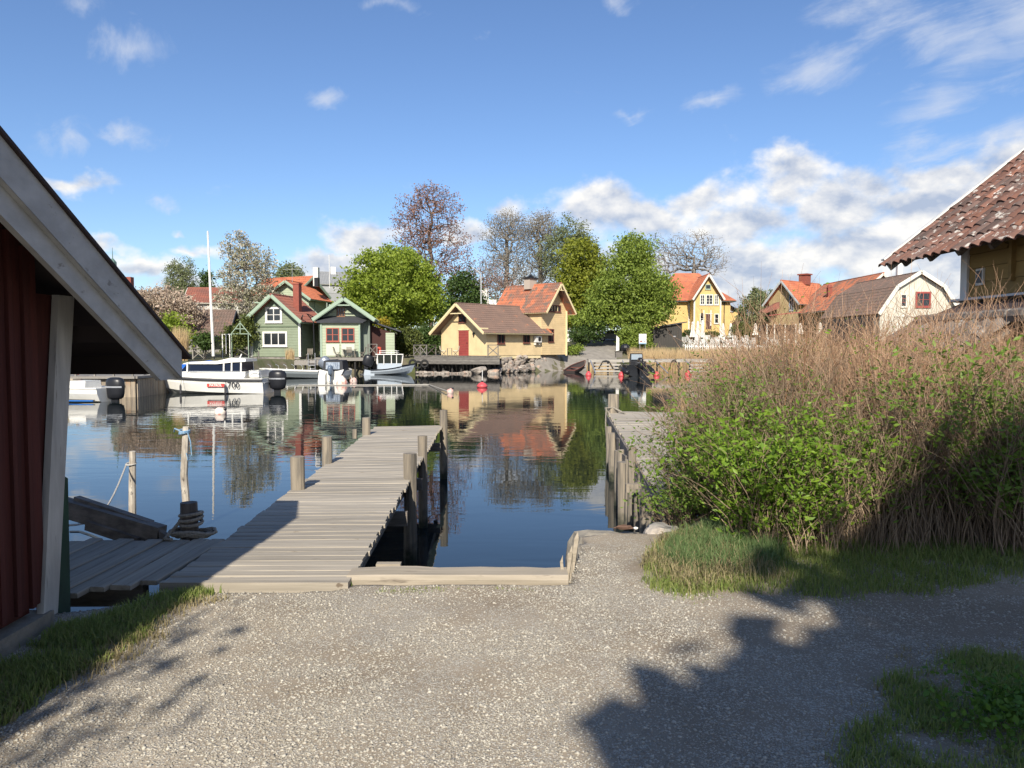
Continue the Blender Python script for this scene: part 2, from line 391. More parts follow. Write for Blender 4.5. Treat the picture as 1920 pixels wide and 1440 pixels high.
def gravel_nodes():
    nt = gm.node_tree; N = nt.nodes.new; L = nt.links.new; b = nt.nodes['Principled BSDF']; b.inputs['Roughness'].default_value = .9; b.inputs['Specular IOR Level'].default_value = .2
    g = N('ShaderNodeNewGeometry')
    def nz(s, det, r=.6):
        n = N('ShaderNodeTexNoise'); n.inputs['Scale'].default_value = s; n.inputs['Detail'].default_value = det; n.inputs['Roughness'].default_value = r; L(g.outputs['Position'], n.inputs[0]); return n.outputs[0]
    def mr(x, a, c):
        n = N('ShaderNodeMapRange'); L(x, n.inputs[0]); n.inputs[1].default_value = a; n.inputs[2].default_value = c; return n.outputs[0]
    def mix(f, a, c):
        x = N('ShaderNodeMix'); x.data_type = 'RGBA'; L(f, x.inputs[0])
        for i, v in ((6, a), (7, c)):
            if isinstance(v, tuple): x.inputs[i].default_value = (*v, 1)
            else: L(v, x.inputs[i])
        return x.outputs[2]
    vo = N('ShaderNodeTexVoronoi'); vo.inputs['Scale'].default_value = 95; L(g.outputs['Position'], vo.inputs['Vector'])
    vb = N('ShaderNodeTexVoronoi'); vb.inputs['Scale'].default_value = 160; L(g.outputs['Position'], vb.inputs['Vector'])
    sep = N('ShaderNodeSeparateColor'); L(vo.outputs['Color'], sep.inputs[0]); sb = N('ShaderNodeSeparateColor'); L(vb.outputs['Color'], sb.inputs[0])
    soil = mix(mr(nz(.9, 6, .65), .40, .60), (.22, .175, .125), (.36, .305, .235))
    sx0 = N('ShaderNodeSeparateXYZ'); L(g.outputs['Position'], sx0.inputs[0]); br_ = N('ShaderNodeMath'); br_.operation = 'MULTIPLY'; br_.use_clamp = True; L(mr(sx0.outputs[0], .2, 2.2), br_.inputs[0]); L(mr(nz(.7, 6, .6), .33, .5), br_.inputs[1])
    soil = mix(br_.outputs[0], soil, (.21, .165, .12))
    soil = mix(mr(nz(40, 4), .2, 1.1), soil, (.31, .265, .205))
    st = mix(sep.outputs[0], (.30, .275, .23), (.60, .56, .48)); st2 = mix(sb.outputs[0], (.28, .25, .205), (.54, .50, .425))
    sxp = N('ShaderNodeSeparateXYZ'); L(g.outputs['Position'], sxp.inputs[0]); bare = mr(sxp.outputs[0], .3, 2.4)
    pt0 = N('ShaderNodeMath'); pt0.operation = 'MULTIPLY_ADD'; L(bare, pt0.inputs[0]); pt0.inputs[1].default_value = -.13; L(nz(1.2, 8, .72), pt0.inputs[2]); patch = mr(pt0.outputs[0], .40, .54)
    def M(op, x, y):
        n = N('ShaderNodeMath'); n.operation = op
        for i, q in enumerate((x, y)):
            if isinstance(q, float): n.inputs[i].default_value = q
            else: L(q, n.inputs[i])
        return n.outputs[0]
    isst = M('MULTIPLY', M('GREATER_THAN', M('ADD', sep.outputs[1], M('MULTIPLY', patch, .75)), .95), M('LESS_THAN', vo.outputs['Distance'], .52))
    isb = M('MULTIPLY', M('GREATER_THAN', M('ADD', sb.outputs[1], M('MULTIPLY', patch, .8)), .9), M('LESS_THAN', vb.outputs['Distance'], .5))
    c = mix(isb, soil, st2); c = mix(isst, c, st)
    L(c, b.inputs['Base Color'])
    h = M('ADD', M('MULTIPLY', M('MULTIPLY', isst, M('SUBTRACT', .6, vo.outputs['Distance'])), .9), M('ADD', M('MULTIPLY', isb, .25), M('MULTIPLY', nz(60, 5), .35)))
    bp = N('ShaderNodeBump'); bp.inputs['Strength'].default_value = 1; bp.inputs['Distance'].default_value = .008; L(h, bp.inputs['Height']); L(bp.outputs[0], b.inputs['Normal'])
gravel_nodes()
tag(fastmesh('ground', V, F, gm, smooth=True), kind='structure')

# far shore
shore = [(-400, 60), (-60, 52), (-20, 50), (-18.9, 66), (-14, 68.5), (-9, 73), (-2, 73.5), (.6, 74.5), (3.5, 76), (8, 78.5), (13, 83), (25, 84), (40, 78), (80, 70), (400, 60)]
def far_h(x, y):
    s = interp(shore, x) + mnoise.noise(Vector((x * .3, 0, 9))) * 1.2; d = y - s
    if d < 0: return WZ - .8 * sm(-d / 2) - .15
    ramp_ = sm((x - 3.5) / 2) * sm((17 - x) / 3)
    steep = 1.5 * sm(d / 2.5); gentle = 1.5 * sm(d / 9)
    z = WZ - .15 + steep * (1 - ramp_) + gentle * ramp_ + .085 * max(0, y - 80)
    z += .75 * math.exp(-((x - 4.3) / 2.2) ** 2 - ((y - 80.5) / 4.0) ** 2) * sm(d / 3)
    z = min(z, 3.9 + d * .004)
    return z + mnoise.noise(Vector((x * .25, y * .25, 2))) * .12
xs = np.unique(np.concatenate([np.linspace(-400, -60, 20), np.linspace(-60, 50, 130), np.linspace(50, 400, 24)]))
ys = np.unique(np.concatenate([np.linspace(48, 110, 90), np.linspace(110, 900, 30)]))
V = np.array([(x, y, far_h(x, y)) for y in ys for x in xs]); nx = len(xs)
I = np.arange(len(V)).reshape(len(ys), nx); F = np.stack([I[:-1, :-1], I[:-1, 1:], I[1:, 1:], I[1:, :-1]], -1).reshape(-1, 4)
M_shore = mat('shore_grass_and_earth', (.085, .10, .035), .95, (.15, .13, .09), .6, 6, (.4, .6), .08, 3., coords='World')
tag(fastmesh('shore_terrain', V, F, M_shore, smooth=True), kind='structure')
# gravel slipway and lane between the yellow boathouse and the big tree
M_lane = mat('lane_gravel', (.30, .275, .24), .95, (.22, .20, .175), 1.5, 8, (.35, .65), .02, 8., coords='World')
lane_l = [(972, 696), (1010, 684), (1045, 668), (1062, 655), (1078, 644), (1100, 637.5)]; lane_r = [(1120, 694), (1150, 684), (1160, 668), (1160, 655), (1160, 644), (1160, 637.5)]
lv = []; lf = []
YL = [79, 84, 88, 92, 97, 104, 112]
def lane_pt(x, y): return (x, y, far_h(x, y) + .06)
rows = []
for i in range(61):
    t = i / 60; Y = 75.8 + 16 * t + 28 * t * t
    xl = .9 + 6.2 * sm(t * 1.6) + 3.5 * t + .25 * mnoise.noise(Vector((Y * .5, 0, 5))); xr = 9.8 + 5.0 * t + .2 * mnoise.noise(Vector((Y * .5, 9, 5)))
    rows.append([lane_pt(xl + (xr - xl) * k / 30, Y) for k in range(31)])
V = np.array([p for r_ in rows for p in r_]); I = np.arange(len(V)).reshape(61, 31); F = np.stack([I[:-1, :-1], I[:-1, 1:], I[1:, 1:], I[1:, :-1]], -1).reshape(-1, 4)
tag(fastmesh('path', V, F, M_lane, smooth=True), kind='structure')

# ================================================================ NEAR: JETTIES
def plank_obj(parent, a, b, w, th, ztop, m, bow=0.0, name='plank'):
    """plank from a to b (xy), width w across; origin at its centre, long axis local X"""
    a, b = Vector((a[0], a[1], 0)), Vector((b[0], b[1], 0)); L_ = (b - a).length; n = 4
    vs = []; fs = []; c = .006
    for i in range(n + 1):
        x = -L_ / 2 + L_ * i / n; e = random.uniform(-.0035, .0035); q = random.uniform(-.002, .002)
        vs += [(x, -w / 2 + e, -th), (x, -w / 2 + e, -c + q), (x, -w / 2 + c + e, q), (x, w / 2 - c + e, q), (x, w / 2 + e, -c + q), (x, w / 2 + e, -th)]
    for i in range(n):
        for j in range(6):
            fs.append((i * 6 + j, i * 6 + (j + 1) % 6, (i + 1) * 6 + (j + 1) % 6, (i + 1) * 6 + j))
    fs += [tuple(range(6))[::-1], tuple(n * 6 + j for j in range(6))]
    me = bpy.data.meshes.new(name); me.from_pydata(vs, [], [f[::-1] for f in fs]); me.materials.append(m)
    o = bpy.data.objects.new(name, me); C.objects.link(o); o.parent = parent
    mid = (a + b) / 2 - Vector((parent.location.x, parent.location.y, 0)); o.location = (mid.x, mid.y, ztop - parent.location.z + random.uniform(-.003, .003))
    o.rotation_euler = (random.uniform(-.02, .02), random.uniform(-.003, .003), math.atan2(b.y - a.y, b.x - a.x))
    return o
def post(parent, x, y, z0, z1, r, lean=(0, 0), sq=False, name='post', m=None):
    b = MB(); n = 10; k = 6; pts = [Vector((x + lean[0] * t, y + lean[1] * t, z0 + (z1 - z0) * t)) for t in [i / k for i in range(k + 1)]]
    b.tube(pts, [r * random.uniform(.94, 1.04) for _ in pts], n, True, .05)
    return b.build(name, m or M_post, parent, world=True)

jt = thing('jetty', (-1.7, 5, 0), 'grey plank jetty in the middle running out into the water from the gravel', 'jetty')
y = 5.0; k = 0
while y < 14.55:
    t = (y - 5) / 9.5; w = .118 + .0 * t
    xl = -2.27 - .33 * t ** 1.3 + random.uniform(-.015, .012); xr = -1.06 - .30 * t + random.uniform(-.012, .02)
    sk = .02 + .9 * t * .0
    plank_obj(jt, (xl, y - .01 - .02 * t), (xr, y + .015 + .25 * t * t), w, .035, .012, M_deck)
    y += w + .005; k += 1
b = MB(); b.box((-1.67, 4.925, -.055), (1.22, .05, .15)); b.build('front_board', M_deck, jt, world=True)
for sx_ in (0, 1):
    b = MB(); a = (-2.16, 5.0, -.115) if not sx_ else (-1.17, 5.0, -.115); e = (-2.46, 14.5, -.115) if not sx_ else (-1.46, 14.6, -.115)
    b.bar(a, e, .07, .16); b.build('stringer', M_oldwood, jt, world=True)
# piles: (pixel x of centre, pixel y of deck at its foot, pixel y of its top)
for (u, vd, vt, side, r) in [(558, 919, 856, -1, .078), (614.5, 870, 819, -1, .068), (687.5, 816, 783, -1, .072),
                             (768, 900, 850, 1, .078), (793, 856, 817, 1, .068), (831.5, 800, 769, 1, .078)]:
    p = gz(u, vd); q = at(u, vt, p.y)
    post(jt, p.x + side * .0, p.y, -1.7, q.z, r, (random.uniform(-.01, .01), 0))
for Y_, a_, b_ in ((7.9, -2.35, -1.12), (9.9, -2.42, -1.2), (13.6, -2.55, -1.3)):
    b = MB(); b.bar((a_ - .02, Y_ + .12, -.27), (b_ + .02, Y_ + .12, -.27), .06, .15); b.build('cross_beam', M_oldwood, jt, world=True)
b = MB(); b.box((-2.73, 13.3, .02), (.07, .07, .16)); b.build('short_peg', M_post, jt, world=True)

# shaded boardwalk to the left, planks running away from the shore
bw = thing('boardwalk', (-3.3, 5.4, 0), 'shaded boardwalk of loose grey boards between the red shed and the jetty', 'boardwalk')
x = -2.33; i = 0
while x > -4.7:
    w = random.uniform(.095, .135); y0 = 4.86 + random.uniform(-.05, .04); y1 = 6.02 + random.uniform(-.03, .05)
    if i == 0: y0, y1 = 4.97, 6.05
    if i in (3, 4): y0 = 4.72
    sk = -.05
    o = plank_obj(bw, (x - w / 2, y0), (x - w / 2 - sk, y1), w, .03, .01 + random.uniform(-.006, .006), M_deck)
    x -= w + .012; i += 1
b = MB(); b.bar((-4.8, 5.04, -.10), (-2.45, 5.07, -.10), .09, .16); b.build('joist', M_oldwood, bw, world=True)
b = MB(); b.bar((-4.8, 5.85, -.09), (-2.4, 5.9, -.09), .09, .12); b.build('joist', M_oldwood, bw, world=True)
# sill timber along the water
b = MB(); 
vs = []
tb = thing('timber_sill', (-.35, 5.15, -.08), 'long pale squared timber edging the gravel at the slip between the jetties', 'timber')
for (x0, x1) in ((-1.10, .375),):
    n = 10
    for i in range(n + 1):
        x = x0 + (x1 - x0) * i / n; j = random.uniform(-.006, .006)
        vs += [(x, 5.04, -.13), (x, 5.035 + j, -.005), (x, 5.06 + j, .022), (x, 5.24 + j, .024 + j), (x, 5.26, .0), (x, 5.26, -.13)]
    fs = [(i * 6 + k, (i + 1) * 6 + k, (i + 1) * 6 + (k + 1) % 6, i * 6 + (k + 1) % 6) for i in range(n) for k in range(6)] + [tuple(range(6)), tuple(n * 6 + j for j in range(6))[::-1]]
    b.add(vs, fs)
M_sill = mat('pale_sill_wood', (.40, .345, .27), .8, (.29, .25, .19), (1.2, 20, 20), 6, (.35, .65), .005, (2, 40, 40), col3=(.17, .14, .11), s3=(3, 14, 12), c3=(.6, .72))
b.build('beam', M_sill, tb, world=True)
b = MB(); b.box((-.86, 5.30, .02), (.17, .06, .03)); b.build('offcut', M_sill, tb, world=True)
# splintered stake ends beside it
b = MB()
for (u, v, w, h, l) in [(1062, 1070, .022, .13, .03), (1070, 1062, .03, .20, .04), (1066, 1066, .035, .10, .01), (1058, 1073, .02, .07, -.02), (1076, 1055, .022, .15, .02)]:
    p = gz(u, v); b.bar((p.x, p.y, -.10), (p.x + l, p.y, h), w, w * .6); b.add([(p.x + l - w / 2, p.y - .01, h), (p.x + l + w / 2, p.y - .01, h), (p.x + l + w / 2, p.y + .012, h), (p.x + l - w / 2, p.y + .012, h), (p.x + l + .01, p.y, h + .05)], [(0, 1, 4), (1, 2, 4), (2, 3, 4), (3, 0, 4)])
obj1(b, 'splintered_stakes', M_sill, 'splintered pale stake ends at the right end of the long sill timber', 'stakes')

# right jetty
j2 = thing('jetty', (1.9, 8, 0), 'old grey jetty at the right half hidden by the shrubs, with tall pilings', 'jetty')
y = 7.3
while y < 18.0:
    t = (y - 7.87) / 10.0; xl = 1.50 + .73 * t; w = .125
    plank_obj(j2, (xl + random.uniform(-.02, .02), y), (xl + 1.75 + random.uniform(-.03, .03), y - .25 * t), w, .04, .012, M_deck); y += w + .008
for x0_, x1_ in ((1.60, 2.30), (3.0, 3.7)):
    b = MB(); b.bar((x0_, 7.3, -.14), (x1_, 17.9, -.14), .08, .2); b.build('stringer', M_oldwood, j2, world=True)
b = MB(); b.bar((1.46, 7.3, -.09), (2.19, 17.9, -.09), .035, .16); b.build('side_board', M_oldwood, j2, world=True)
p = at(1150, 773, 17.6); q = at(1150, 739, 17.6); post(j2, p.x, p.y, -1.7, q.z, .125)
for (u, vt, Y, r) in [(1146, 800, 15.5, .09), (1152, 812, 14.4, .1), (1160, 845, 12.2, .085), (1163, 843, 11.6, .05), (1171, 866, 10.6, .085), (1176, 862, 10.4, .045), (1184, 838, 10.2, .05), (1196, 905, 9.3, .05), (1213, 920, 8.5, .06), (1224.5, 928, 7.75, .055)]:
    q = at(u, vt, Y); post(j2, q.x, Y, -1.7, q.z, r, (random.uniform(-.03, .03), 0))
for (u, Y) in ((1192, 9.6), (1206, 8.9), (1168, 11.2), (1157, 13.2)):
    b = MB(); q = at(u, 900, Y); b.box((q.x + .02, Y, -.75), (.03, .2, 1.4), rz=.1); b.build('sheathing_board', M_oldwood, j2, world=True)
q = at(1196, 915, 9.2); b = MB(); b.box((q.x, 9.2, q.z), (.3, .06, .10)); b.build('cleat_block', M_post, j2, world=True)
b = MB(); b.tube([(2.22, 17.4, .0), (2.12, 17.45, .13), (2.3, 17.5, .14), (2.5, 17.35, .04), (2.55, 17.2, .02)], .022, 6)
b.tube([(2.14, 17.4, .13), (2.12, 17.35, -.2), (2.13, 17.3, -.5)], .015, 5)
obj1(b, 'rope', M_rope, 'pale rope looped round the end post of the right jetty', 'rope')
b = MB(); pts = [at(1197, 920, 9.1), at(1203, 935, 8.8), at(1214, 937, 8.3), at(1222, 936, 7.9), at(1232, 946, 7.5)]; b.tube(pts, .012, 5)
obj1(b, 'rope', M_rope, 'thin slack rope hanging on the side of the right jetty', 'rope')

# rock and gravel head
def rock(name, c, r, label=None, cat=None, seed=0, parent=None, m=None, group=None):
    bm = bmesh.new(); bmesh.ops.create_icosphere(bm, subdivisions=3, radius=1)
    for v in bm.verts:
        q = v.co * 1.3 + Vector((seed * 7.1, 0, 0)); n = mnoise.noise(q) * .35 + mnoise.noise(q * 2.6) * .14 + mnoise.noise(q * 6) * .05
        v.co *= 1 + n; v.co = Vector((v.co.x * r[0], v.co.y * r[1], v.co.z * r[2]))
        if v.co.z > r[2] * .75: v.co.z = r[2] * .75 + (v.co.z - r[2] * .75) * .3
    me = bpy.data.meshes.new(name); bm.to_mesh(me); bm.free(); me.materials.append(m or M_rock)
    o = bpy.data.objects.new(name, me); C.objects.link(o); o.location = c
    if parent: o.parent = parent; o.location = Vector(c) - Vector(parent.location)
    if label: tag(o, label, cat, group)
    return o
M_slab = mat('pale_concrete_rock', (.30, .27, .22), .9, (.19, .175, .15), 6., 8, (.35, .65), .02, 12., col3=(.16, .15, .13), s3=3., c3=(.6, .72))
rock('boulder', (.83, 6.42, -.42), (.37, .22, .50), 'pale broken boulder at the water edge below the right jetty', 'boulder', 3, m=M_slab)
rock('boulder', (.56, 5.98, -.40), (.10, .28, .44), 'narrow boulder edging the gravel spit beside the slip', 'boulder', 5, m=M_slab)
rock('boulder', (1.30, 6.6, -.35), (.22, .25, .42), 'shaded grey rock under the shrub beside the last piling', 'boulder', 8, m=M_rock)
b = MB(); p = gz(1172, 998); b.ell((p.x, p.y + .05, .03), (.085, .03, .02), 10, 5, .25)
obj1(b, 'driftwood', mat('rusty_bark', (.12, .07, .05), .9), 'dark reddish piece of driftwood lying on the boulder by the right jetty', 'driftwood')
b = MB(); p = gz(1192, 997); b.ell((p.x, p.y, .03), (.022, .015, .012), 8, 5, .1)
obj1(b, 'pebble', M_white, 'small white pebble on the boulder beside the driftwood', 'stone')
# sunken stone below the jetty edge
rock('boulder', (-1.0, 6.0, -1.0), (.2, .16, .08), 'pale stone just at the waterline under the near end of the middle jetty', 'boulder', 11, m=M_slab)

# ---- mooring post with ropes, tall poles, broken timber
p = gz(354, 1012)
mp_ = thing('mooring_post', (p.x, 6.16, -.05), 'thick dark round mooring post wound with rope at the edge of the boardwalk', 'post')
ztop = at(352, 942, 6.16).z
post(mp_, p.x, 6.16, -1.6, ztop, .068, (-.03, 0), m=mat('dark_post', (.15, .135, .12), .85, (.07, .06, .055), (22, 22, 1.5), 6, (.35, .65), .01, (40, 40, 2)), name='trunk')
b = MB()
for k in range(3):
    z = .12 + .035 * k; b.tube([(p.x - .012 + .085 * math.cos(a), 6.16 + .085 * math.sin(a), z + .012 * math.sin(a + k)) for a in [i * math.pi / 8 for i in range(17)]], .014, 6, False)
for k in range(3):
    b.tube([(p.x + random.uniform(-.02, .02) + (.14 + .02 * k) * math.cos(a), 6.14 + .09 * math.sin(a), .03 + .012 * k + .012 * math.sin(3 * a)) for a in [i * math.pi / 8 for i in range(17)]], .014, 6, False)
b.tube([(p.x - .08, 6.1, .14), (p.x - .14, 6.08, .06), (p.x - .17, 6.02, .02), (p.x - .10, 6.0, .02)], .014, 6)
obj1(b, 'rope', M_rope, 'thick grey rope wound round the dark mooring post on the boardwalk', 'rope')
M_birch = mat('birch_pole', (.55, .50, .42), .8, (.30, .26, .21), (10, 10, 3), 6, (.4, .62), .006, (20, 20, 5), col3=(.06, .05, .045), s3=(9, 9, 3.5), c3=(.60, .66))
def wz_pt(u, v): return gz(u, v, WZ)
p1 = gz(249, 975, WZ); 
b = MB(); p = wz_pt(249, 1003); t_ = at(249, 846, p.y); b.tube([(p.x, p.y, -1.8), (p.x, p.y, -.9), (p.x + .01, p.y, -.4), (t_.x, p.y, t_.z)], [.05, .048, .045, .042], 9, True, .06)
pl1 = obj1(b, 'mooring_pole', M_birch, 'shorter bleached mooring pole in the water with a rope running left from its top', 'pole', 'bleached poles in the water')
tops = [(p.x, p.y, t_.z)]
b = MB(); p = wz_pt(350, 1000); t_ = at(349, 800, p.y); b.tube([(p.x, p.y, -1.8), (p.x + .02, p.y, -.9), (p.x - .02, p.y, -.2), (t_.x, p.y, t_.z)], [.055, .052, .048, .043], 9, True, .06)
pl2 = obj1(b, 'mooring_pole', M_birch, 'taller bleached mooring pole with a blue rope knot, behind the roped post', 'pole', 'bleached poles in the water')
tops.append((p.x, p.y, t_.z))
b = MB(); x, y, z = tops[0]
b.tube([(x + .062 * math.cos(a), y + .062 * math.sin(a), z - .17 + .01 * math.sin(a)) for a in [i * math.pi / 6 for i in range(13)]], .011, 5, False)
pts = [Vector((x - .06, y, z - .17))]; e = at(128, 985, 6.9)
for i in range(1, 11):
    t = i / 10; q = pts[0].lerp(e, t); q.z -= .25 * math.sin(math.pi * t); pts.append(q)
b.tube(pts, .011, 5)
obj1(b, 'rope', mat('pale_rope', (.5, .48, .43), .9, (.33, .31, .28), 60.), 'pale rope slung from the shorter mooring pole down to the left', 'rope')
b = MB(); x, y, z = tops[1]; M_brope = mat('blue_rope', (.10, .25, .42), .8, (.3, .4, .5), 40.)
for k in range(3): b.tube([(x + .066 * math.cos(a), y + .066 * math.sin(a), z - .05 - .02 * k + .012 * math.sin(a + k)) for a in [i * math.pi / 6 for i in range(13)]], .012, 5, False)
b.tube([(x - .05, y - .03, z - .05), (x - .11, y - .05, z - .02), (x - .14, y, z - .07)], .01, 5); b.tube([(x + .06, y - .04, z - .08), (x + .10, y - .05, z - .2), (x + .11, y - .05, z - .38), (x + .06, y - .05, z - .45), (x + .04, y - .05, z - .35)], .008, 5)
obj1(b, 'rope', M_brope, 'faded blue rope tied round the top of the taller mooring pole', 'rope')
# broken timber baulk leaning on the boardwalk
bt = thing('broken_timber', (-3.2, 6.2, 0), 'heavy split grey timber baulk lying slanted across the boardwalk edge', 'timber')
A = at(118, 950, 6.5); B_ = at(303, 1004, 6.15)
b = MB(); b.bar(A, B_, .10, .15); d_ = (B_ - A).normalized(); 
e0 = B_; b.add([e0 + Vector((0, -.05, -.075)), e0 + Vector((0, .05, -.075)), e0 + Vector((0, .05, .05)), e0 + Vector((0, -.05, .05)), e0 + d_ * .09 + Vector((0, 0, -.0))], [(0, 1, 4), (1, 2, 4), (2, 3, 4), (3, 0, 4)])
b.build('baulk', M_oldwood, bt, world=True)
b = MB(); a2 = A.lerp(B_, .30) + Vector((0, -.05, -.07)); b2 = A.lerp(B_, .82) + Vector((0, -.05, -.085)); b.bar(a2, b2, .07, .08); b.build('split_plank', M_oldwood, bt, world=True)
b = MB(); a2 = A.lerp(B_, .12) + Vector((0, .04, .09)); b2 = A.lerp(B_, .88) + Vector((0, .04, .06)); b.bar(a2, b2, .06, .04); b.build('split_plank', M_oldwood, bt, world=True)
# orange-red rowing boat bow at the left
def hull(b, L_, bm_, hs, hb, dr, flare=.75, n=14, bowrake=.35, close=True, tw=.85, vee=.4):
    """boat hull, bow at +x; sheer height hs stern, hb bow, draught dr below z=0"""
    rings = []
    for i in range(n + 1):
        t = i / n; x = -L_ / 2 + L_ * t
        w = bm_ / 2 * (tw + (1 - tw) * sm(t * 2.5)) * (1 - max(0, (t - .45) / .55) ** 2.3)
        w = max(w, .012); zs = hs + (hb - hs) * t ** 2; keel = -dr + (dr + hb * .25) * max(0, (t - .72) / .28) ** 2.2
        zc = keel + (zs - keel) * (.25 + .15 * t)
        xo = bowrake * max(0, (t - .7) / .3) ** 1.5
        wc = w * (flare - .25 * max(0, t - .5))
        pts = [(x + xo, -w, zs), (x + xo * .75, -w * .96, (zs + zc) / 2 + .04), (x + xo * .45, -wc, zc), (x, 0, keel), (x + xo * .45, wc, zc), (x + xo * .75, w * .96, (zs + zc) / 2 + .04), (x + xo, w, zs)]
        rings.append(pts)
    k = 7; vs = [p for r_ in rings for p in r_]
    fs = [(i * k + j, i * k + j + 1, (i + 1) * k + j + 1, (i + 1) * k + j) for i in range(n) for j in range(k - 1)]
    fs += [tuple(range(k))]
    if close: fs += [(i * k, (i + 1) * k, (i + 1) * k + k - 1, i * k + k - 1) for i in range(n)]
    b.add(vs, fs)
    return rings
rb = thing('rowing_boat', (-5.0, 7.0, WZ), 'bow of a faded orange rowing boat showing behind the green plank of the red shed', 'boat', rad(-12))
b = MB(); rings = hull(b, 3.4, 1.25, .42, .62, .1, close=False); b.build('hull', mat('faded_orange_paint', (.42, .17, .10), .6, (.30, .12, .08), 5.), rb)
b = MB()
for s_ in (0, 6): b.tube([r_[s_] for r_ in rings], .025, 5)
for x in (-.9, .1): b.box((x, 0, .3), (.25, 1.0, .03))
b.build('gunwale', M_oldwood, rb)
rb.location = at(100, 985, 7.2); rb.location.z = WZ - .02; rb.location.x = at(147, 970, 7.2).x - 2.0
b = MB(); b.tube([at(132, 997, 7.2), at(150, 997, 7.1), at(168, 1003, 6.9), at(185, 1010, 6.5), at(196, 1017, 6.1)], .012, 5)
obj1(b, 'rope', M_black, 'thin dark mooring line from the orange boat to the boardwalk', 'rope')

# ================================================================ RED SHED (left)
shed = thing('red_shed', (-2.7, 2.9, 0), 'dark red board shed with broad grey-white bargeboards at the left edge', 'shed')
M_red = mat('falu_red_boards', (.085, .020, .016), .9, (.055, .014, .012), (18, 18, 1.2), 6, (.35, .65), .003, (50, 50, 2), rnd=.15)
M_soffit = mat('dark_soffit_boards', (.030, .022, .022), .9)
def roofz(Y): return 1.50 + (5.46 - Y) * math.tan(rad(27.9)) if Y > 2.85 else 1.50 + (5.46 - 2.85) * math.tan(rad(27.9)) - (2.85 - Y) * math.tan(rad(27.9))
XW = -2.66
y = .35
while y < 4.30:
    w = .128; yb = y
    def lean(z): return .10 * max(0, (y - 2.5) / 2) * z
    zt = roofz(y + w / 2) - .05
    b = MB(); b.box((XW - .012, y + w / 2 + .06 * zt / 2 * 0, zt / 2 + .05), (.022, w - .002, zt - .1)); b.build('wall_board', M_red, shed, world=True)
    b = MB(); b.box((XW + .010, y, zt / 2 + .05), (.022, .035, zt - .1)); b.build('cover_strip', M_red, shed, world=True)
    y += w
# corner board (leans with the old wall)
zc = roofz(4.62) - .10
b = MB(); b.add([(XW + .02, 4.26, .0), (XW + .02, 4.40, .0), (XW + .02, 4.66, zc), (XW + .02, 4.50, zc), (XW - .02, 4.26, .0), (XW - .02, 4.40, .0), (XW - .02, 4.66, zc), (XW - .02, 4.50, zc)],
       [(0, 1, 2, 3), (4, 7, 6, 5), (0, 4, 5, 1), (1, 5, 6, 2), (2, 6, 7, 3), (3, 7, 4, 0)])
M_corner = mat('weathered_white_corner', (.50, .50, .48), .75, (.34, .34, .33), (9, 9, 1.4), 7, (.35, .62), .002, (40, 40, 4), col3=(.2, .19, .18), s3=(24, 24, 3), c3=(.64, .72))
b.build('corner_board', M_corner, shed, world=True)
b = MB(); b.add([(XW - .03, 4.28, 0), (XW - .03, 4.36, 0), (XW - .03, 4.62, zc), (XW - .03, 4.28, zc)], [(0, 1, 2, 3)]); 
b.box((XW - 1.5, 2.3, .8), (2.9, 3.9, 1.5)); b.build('wall', M_red, shed, world=True)
b = MB(); b.box((XW - 1.1, 2.3, -.06), (2.28, 4.06, .2)); b.build('foundation', M_slab, shed, world=True)
# roof
T = math.tan(rad(27.9))
def roofslab(y0, y1, up):
    b = MB(); z0, z1 = roofz(y0), roofz(y1); x0, x1 = -6.5, -2.37
    b.add([(x0, y0, z0 + up), (x1, y0, z0 + up), (x1, y1, z1 + up), (x0, y1, z1 + up), (x0, y0, z0 + up - .05), (x1, y0, z0 + up - .05), (x1, y1, z1 + up - .05), (x0, y1, z1 + up - .05)],
          [(0, 1, 2, 3), (4, 7, 6, 5), (0, 4, 5, 1), (1, 5, 6, 2), (2, 6, 7, 3), (3, 7, 4, 0)])
    return b
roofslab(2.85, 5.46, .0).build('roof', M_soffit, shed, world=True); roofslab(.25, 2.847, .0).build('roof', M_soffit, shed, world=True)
M_felt = mat('roofing_felt', (.035, .025, .028), .85, (.05, .035, .035), 10., bump=.003)
for (y0, y1) in ((2.85, 5.56), (.15, 2.847)):
    b = MB(); z0, z1 = roofz(y0), roofz(y1)
    b.add([(-6.5, y0, z0 + .025), (-2.315, y0, z0 + .025), (-2.315, y1, z1 + .025), (-6.5, y1, z1 + .025), (-6.5, y0, z0 + .004), (-2.315, y0, z0 + .004), (-2.315, y1, z1 + .004), (-6.5, y1, z1 + .004)],
          [(0, 1, 2, 3), (4, 7, 6, 5), (0, 4, 5, 1), (1, 5, 6, 2), (2, 6, 7, 3), (3, 7, 4, 0)]); b.build('roofing_felt', M_felt, shed, world=True)
for (y0, y1) in ((2.85, 5.44), (.27, 2.847)):
    z0, z1 = roofz(y0), roofz(y1)
    for (xa, xb, ha, hb, nm) in ((-2.368, -2.335, .003, -.19, 'bargeboard'), (-2.405, -2.369, -.10, -.33, 'inner_bargeboard')):
        b = MB(); zc_ = 1.315
        if y0 > 2: yc = 5.46 - (zc_ - hb - 1.5) / T; prof = [(y0, z0 + ha), (y1, z1 + ha), (y1, zc_), (yc, zc_), (y0, z0 + hb)]
        else: prof = [(y0, z0 + ha), (y1, z1 + ha), (y1, z1 + hb), (y0, z0 + hb)]
        if prof[2][1] > prof[1][1]: prof[2] = (prof[1][0], prof[1][1] - .01)
        b.prism([(xa, y_, z_) for y_, z_ in prof], (0, 0, 0), (xb - xa, 0, 0)); b.build(nm, M_greyp, shed, world=True)
b = MB(); b.box((-4.5, 4.75, 1.62), (4.2, .08, .10)); b.build('wall_plate', M_soffit, shed, world=True)
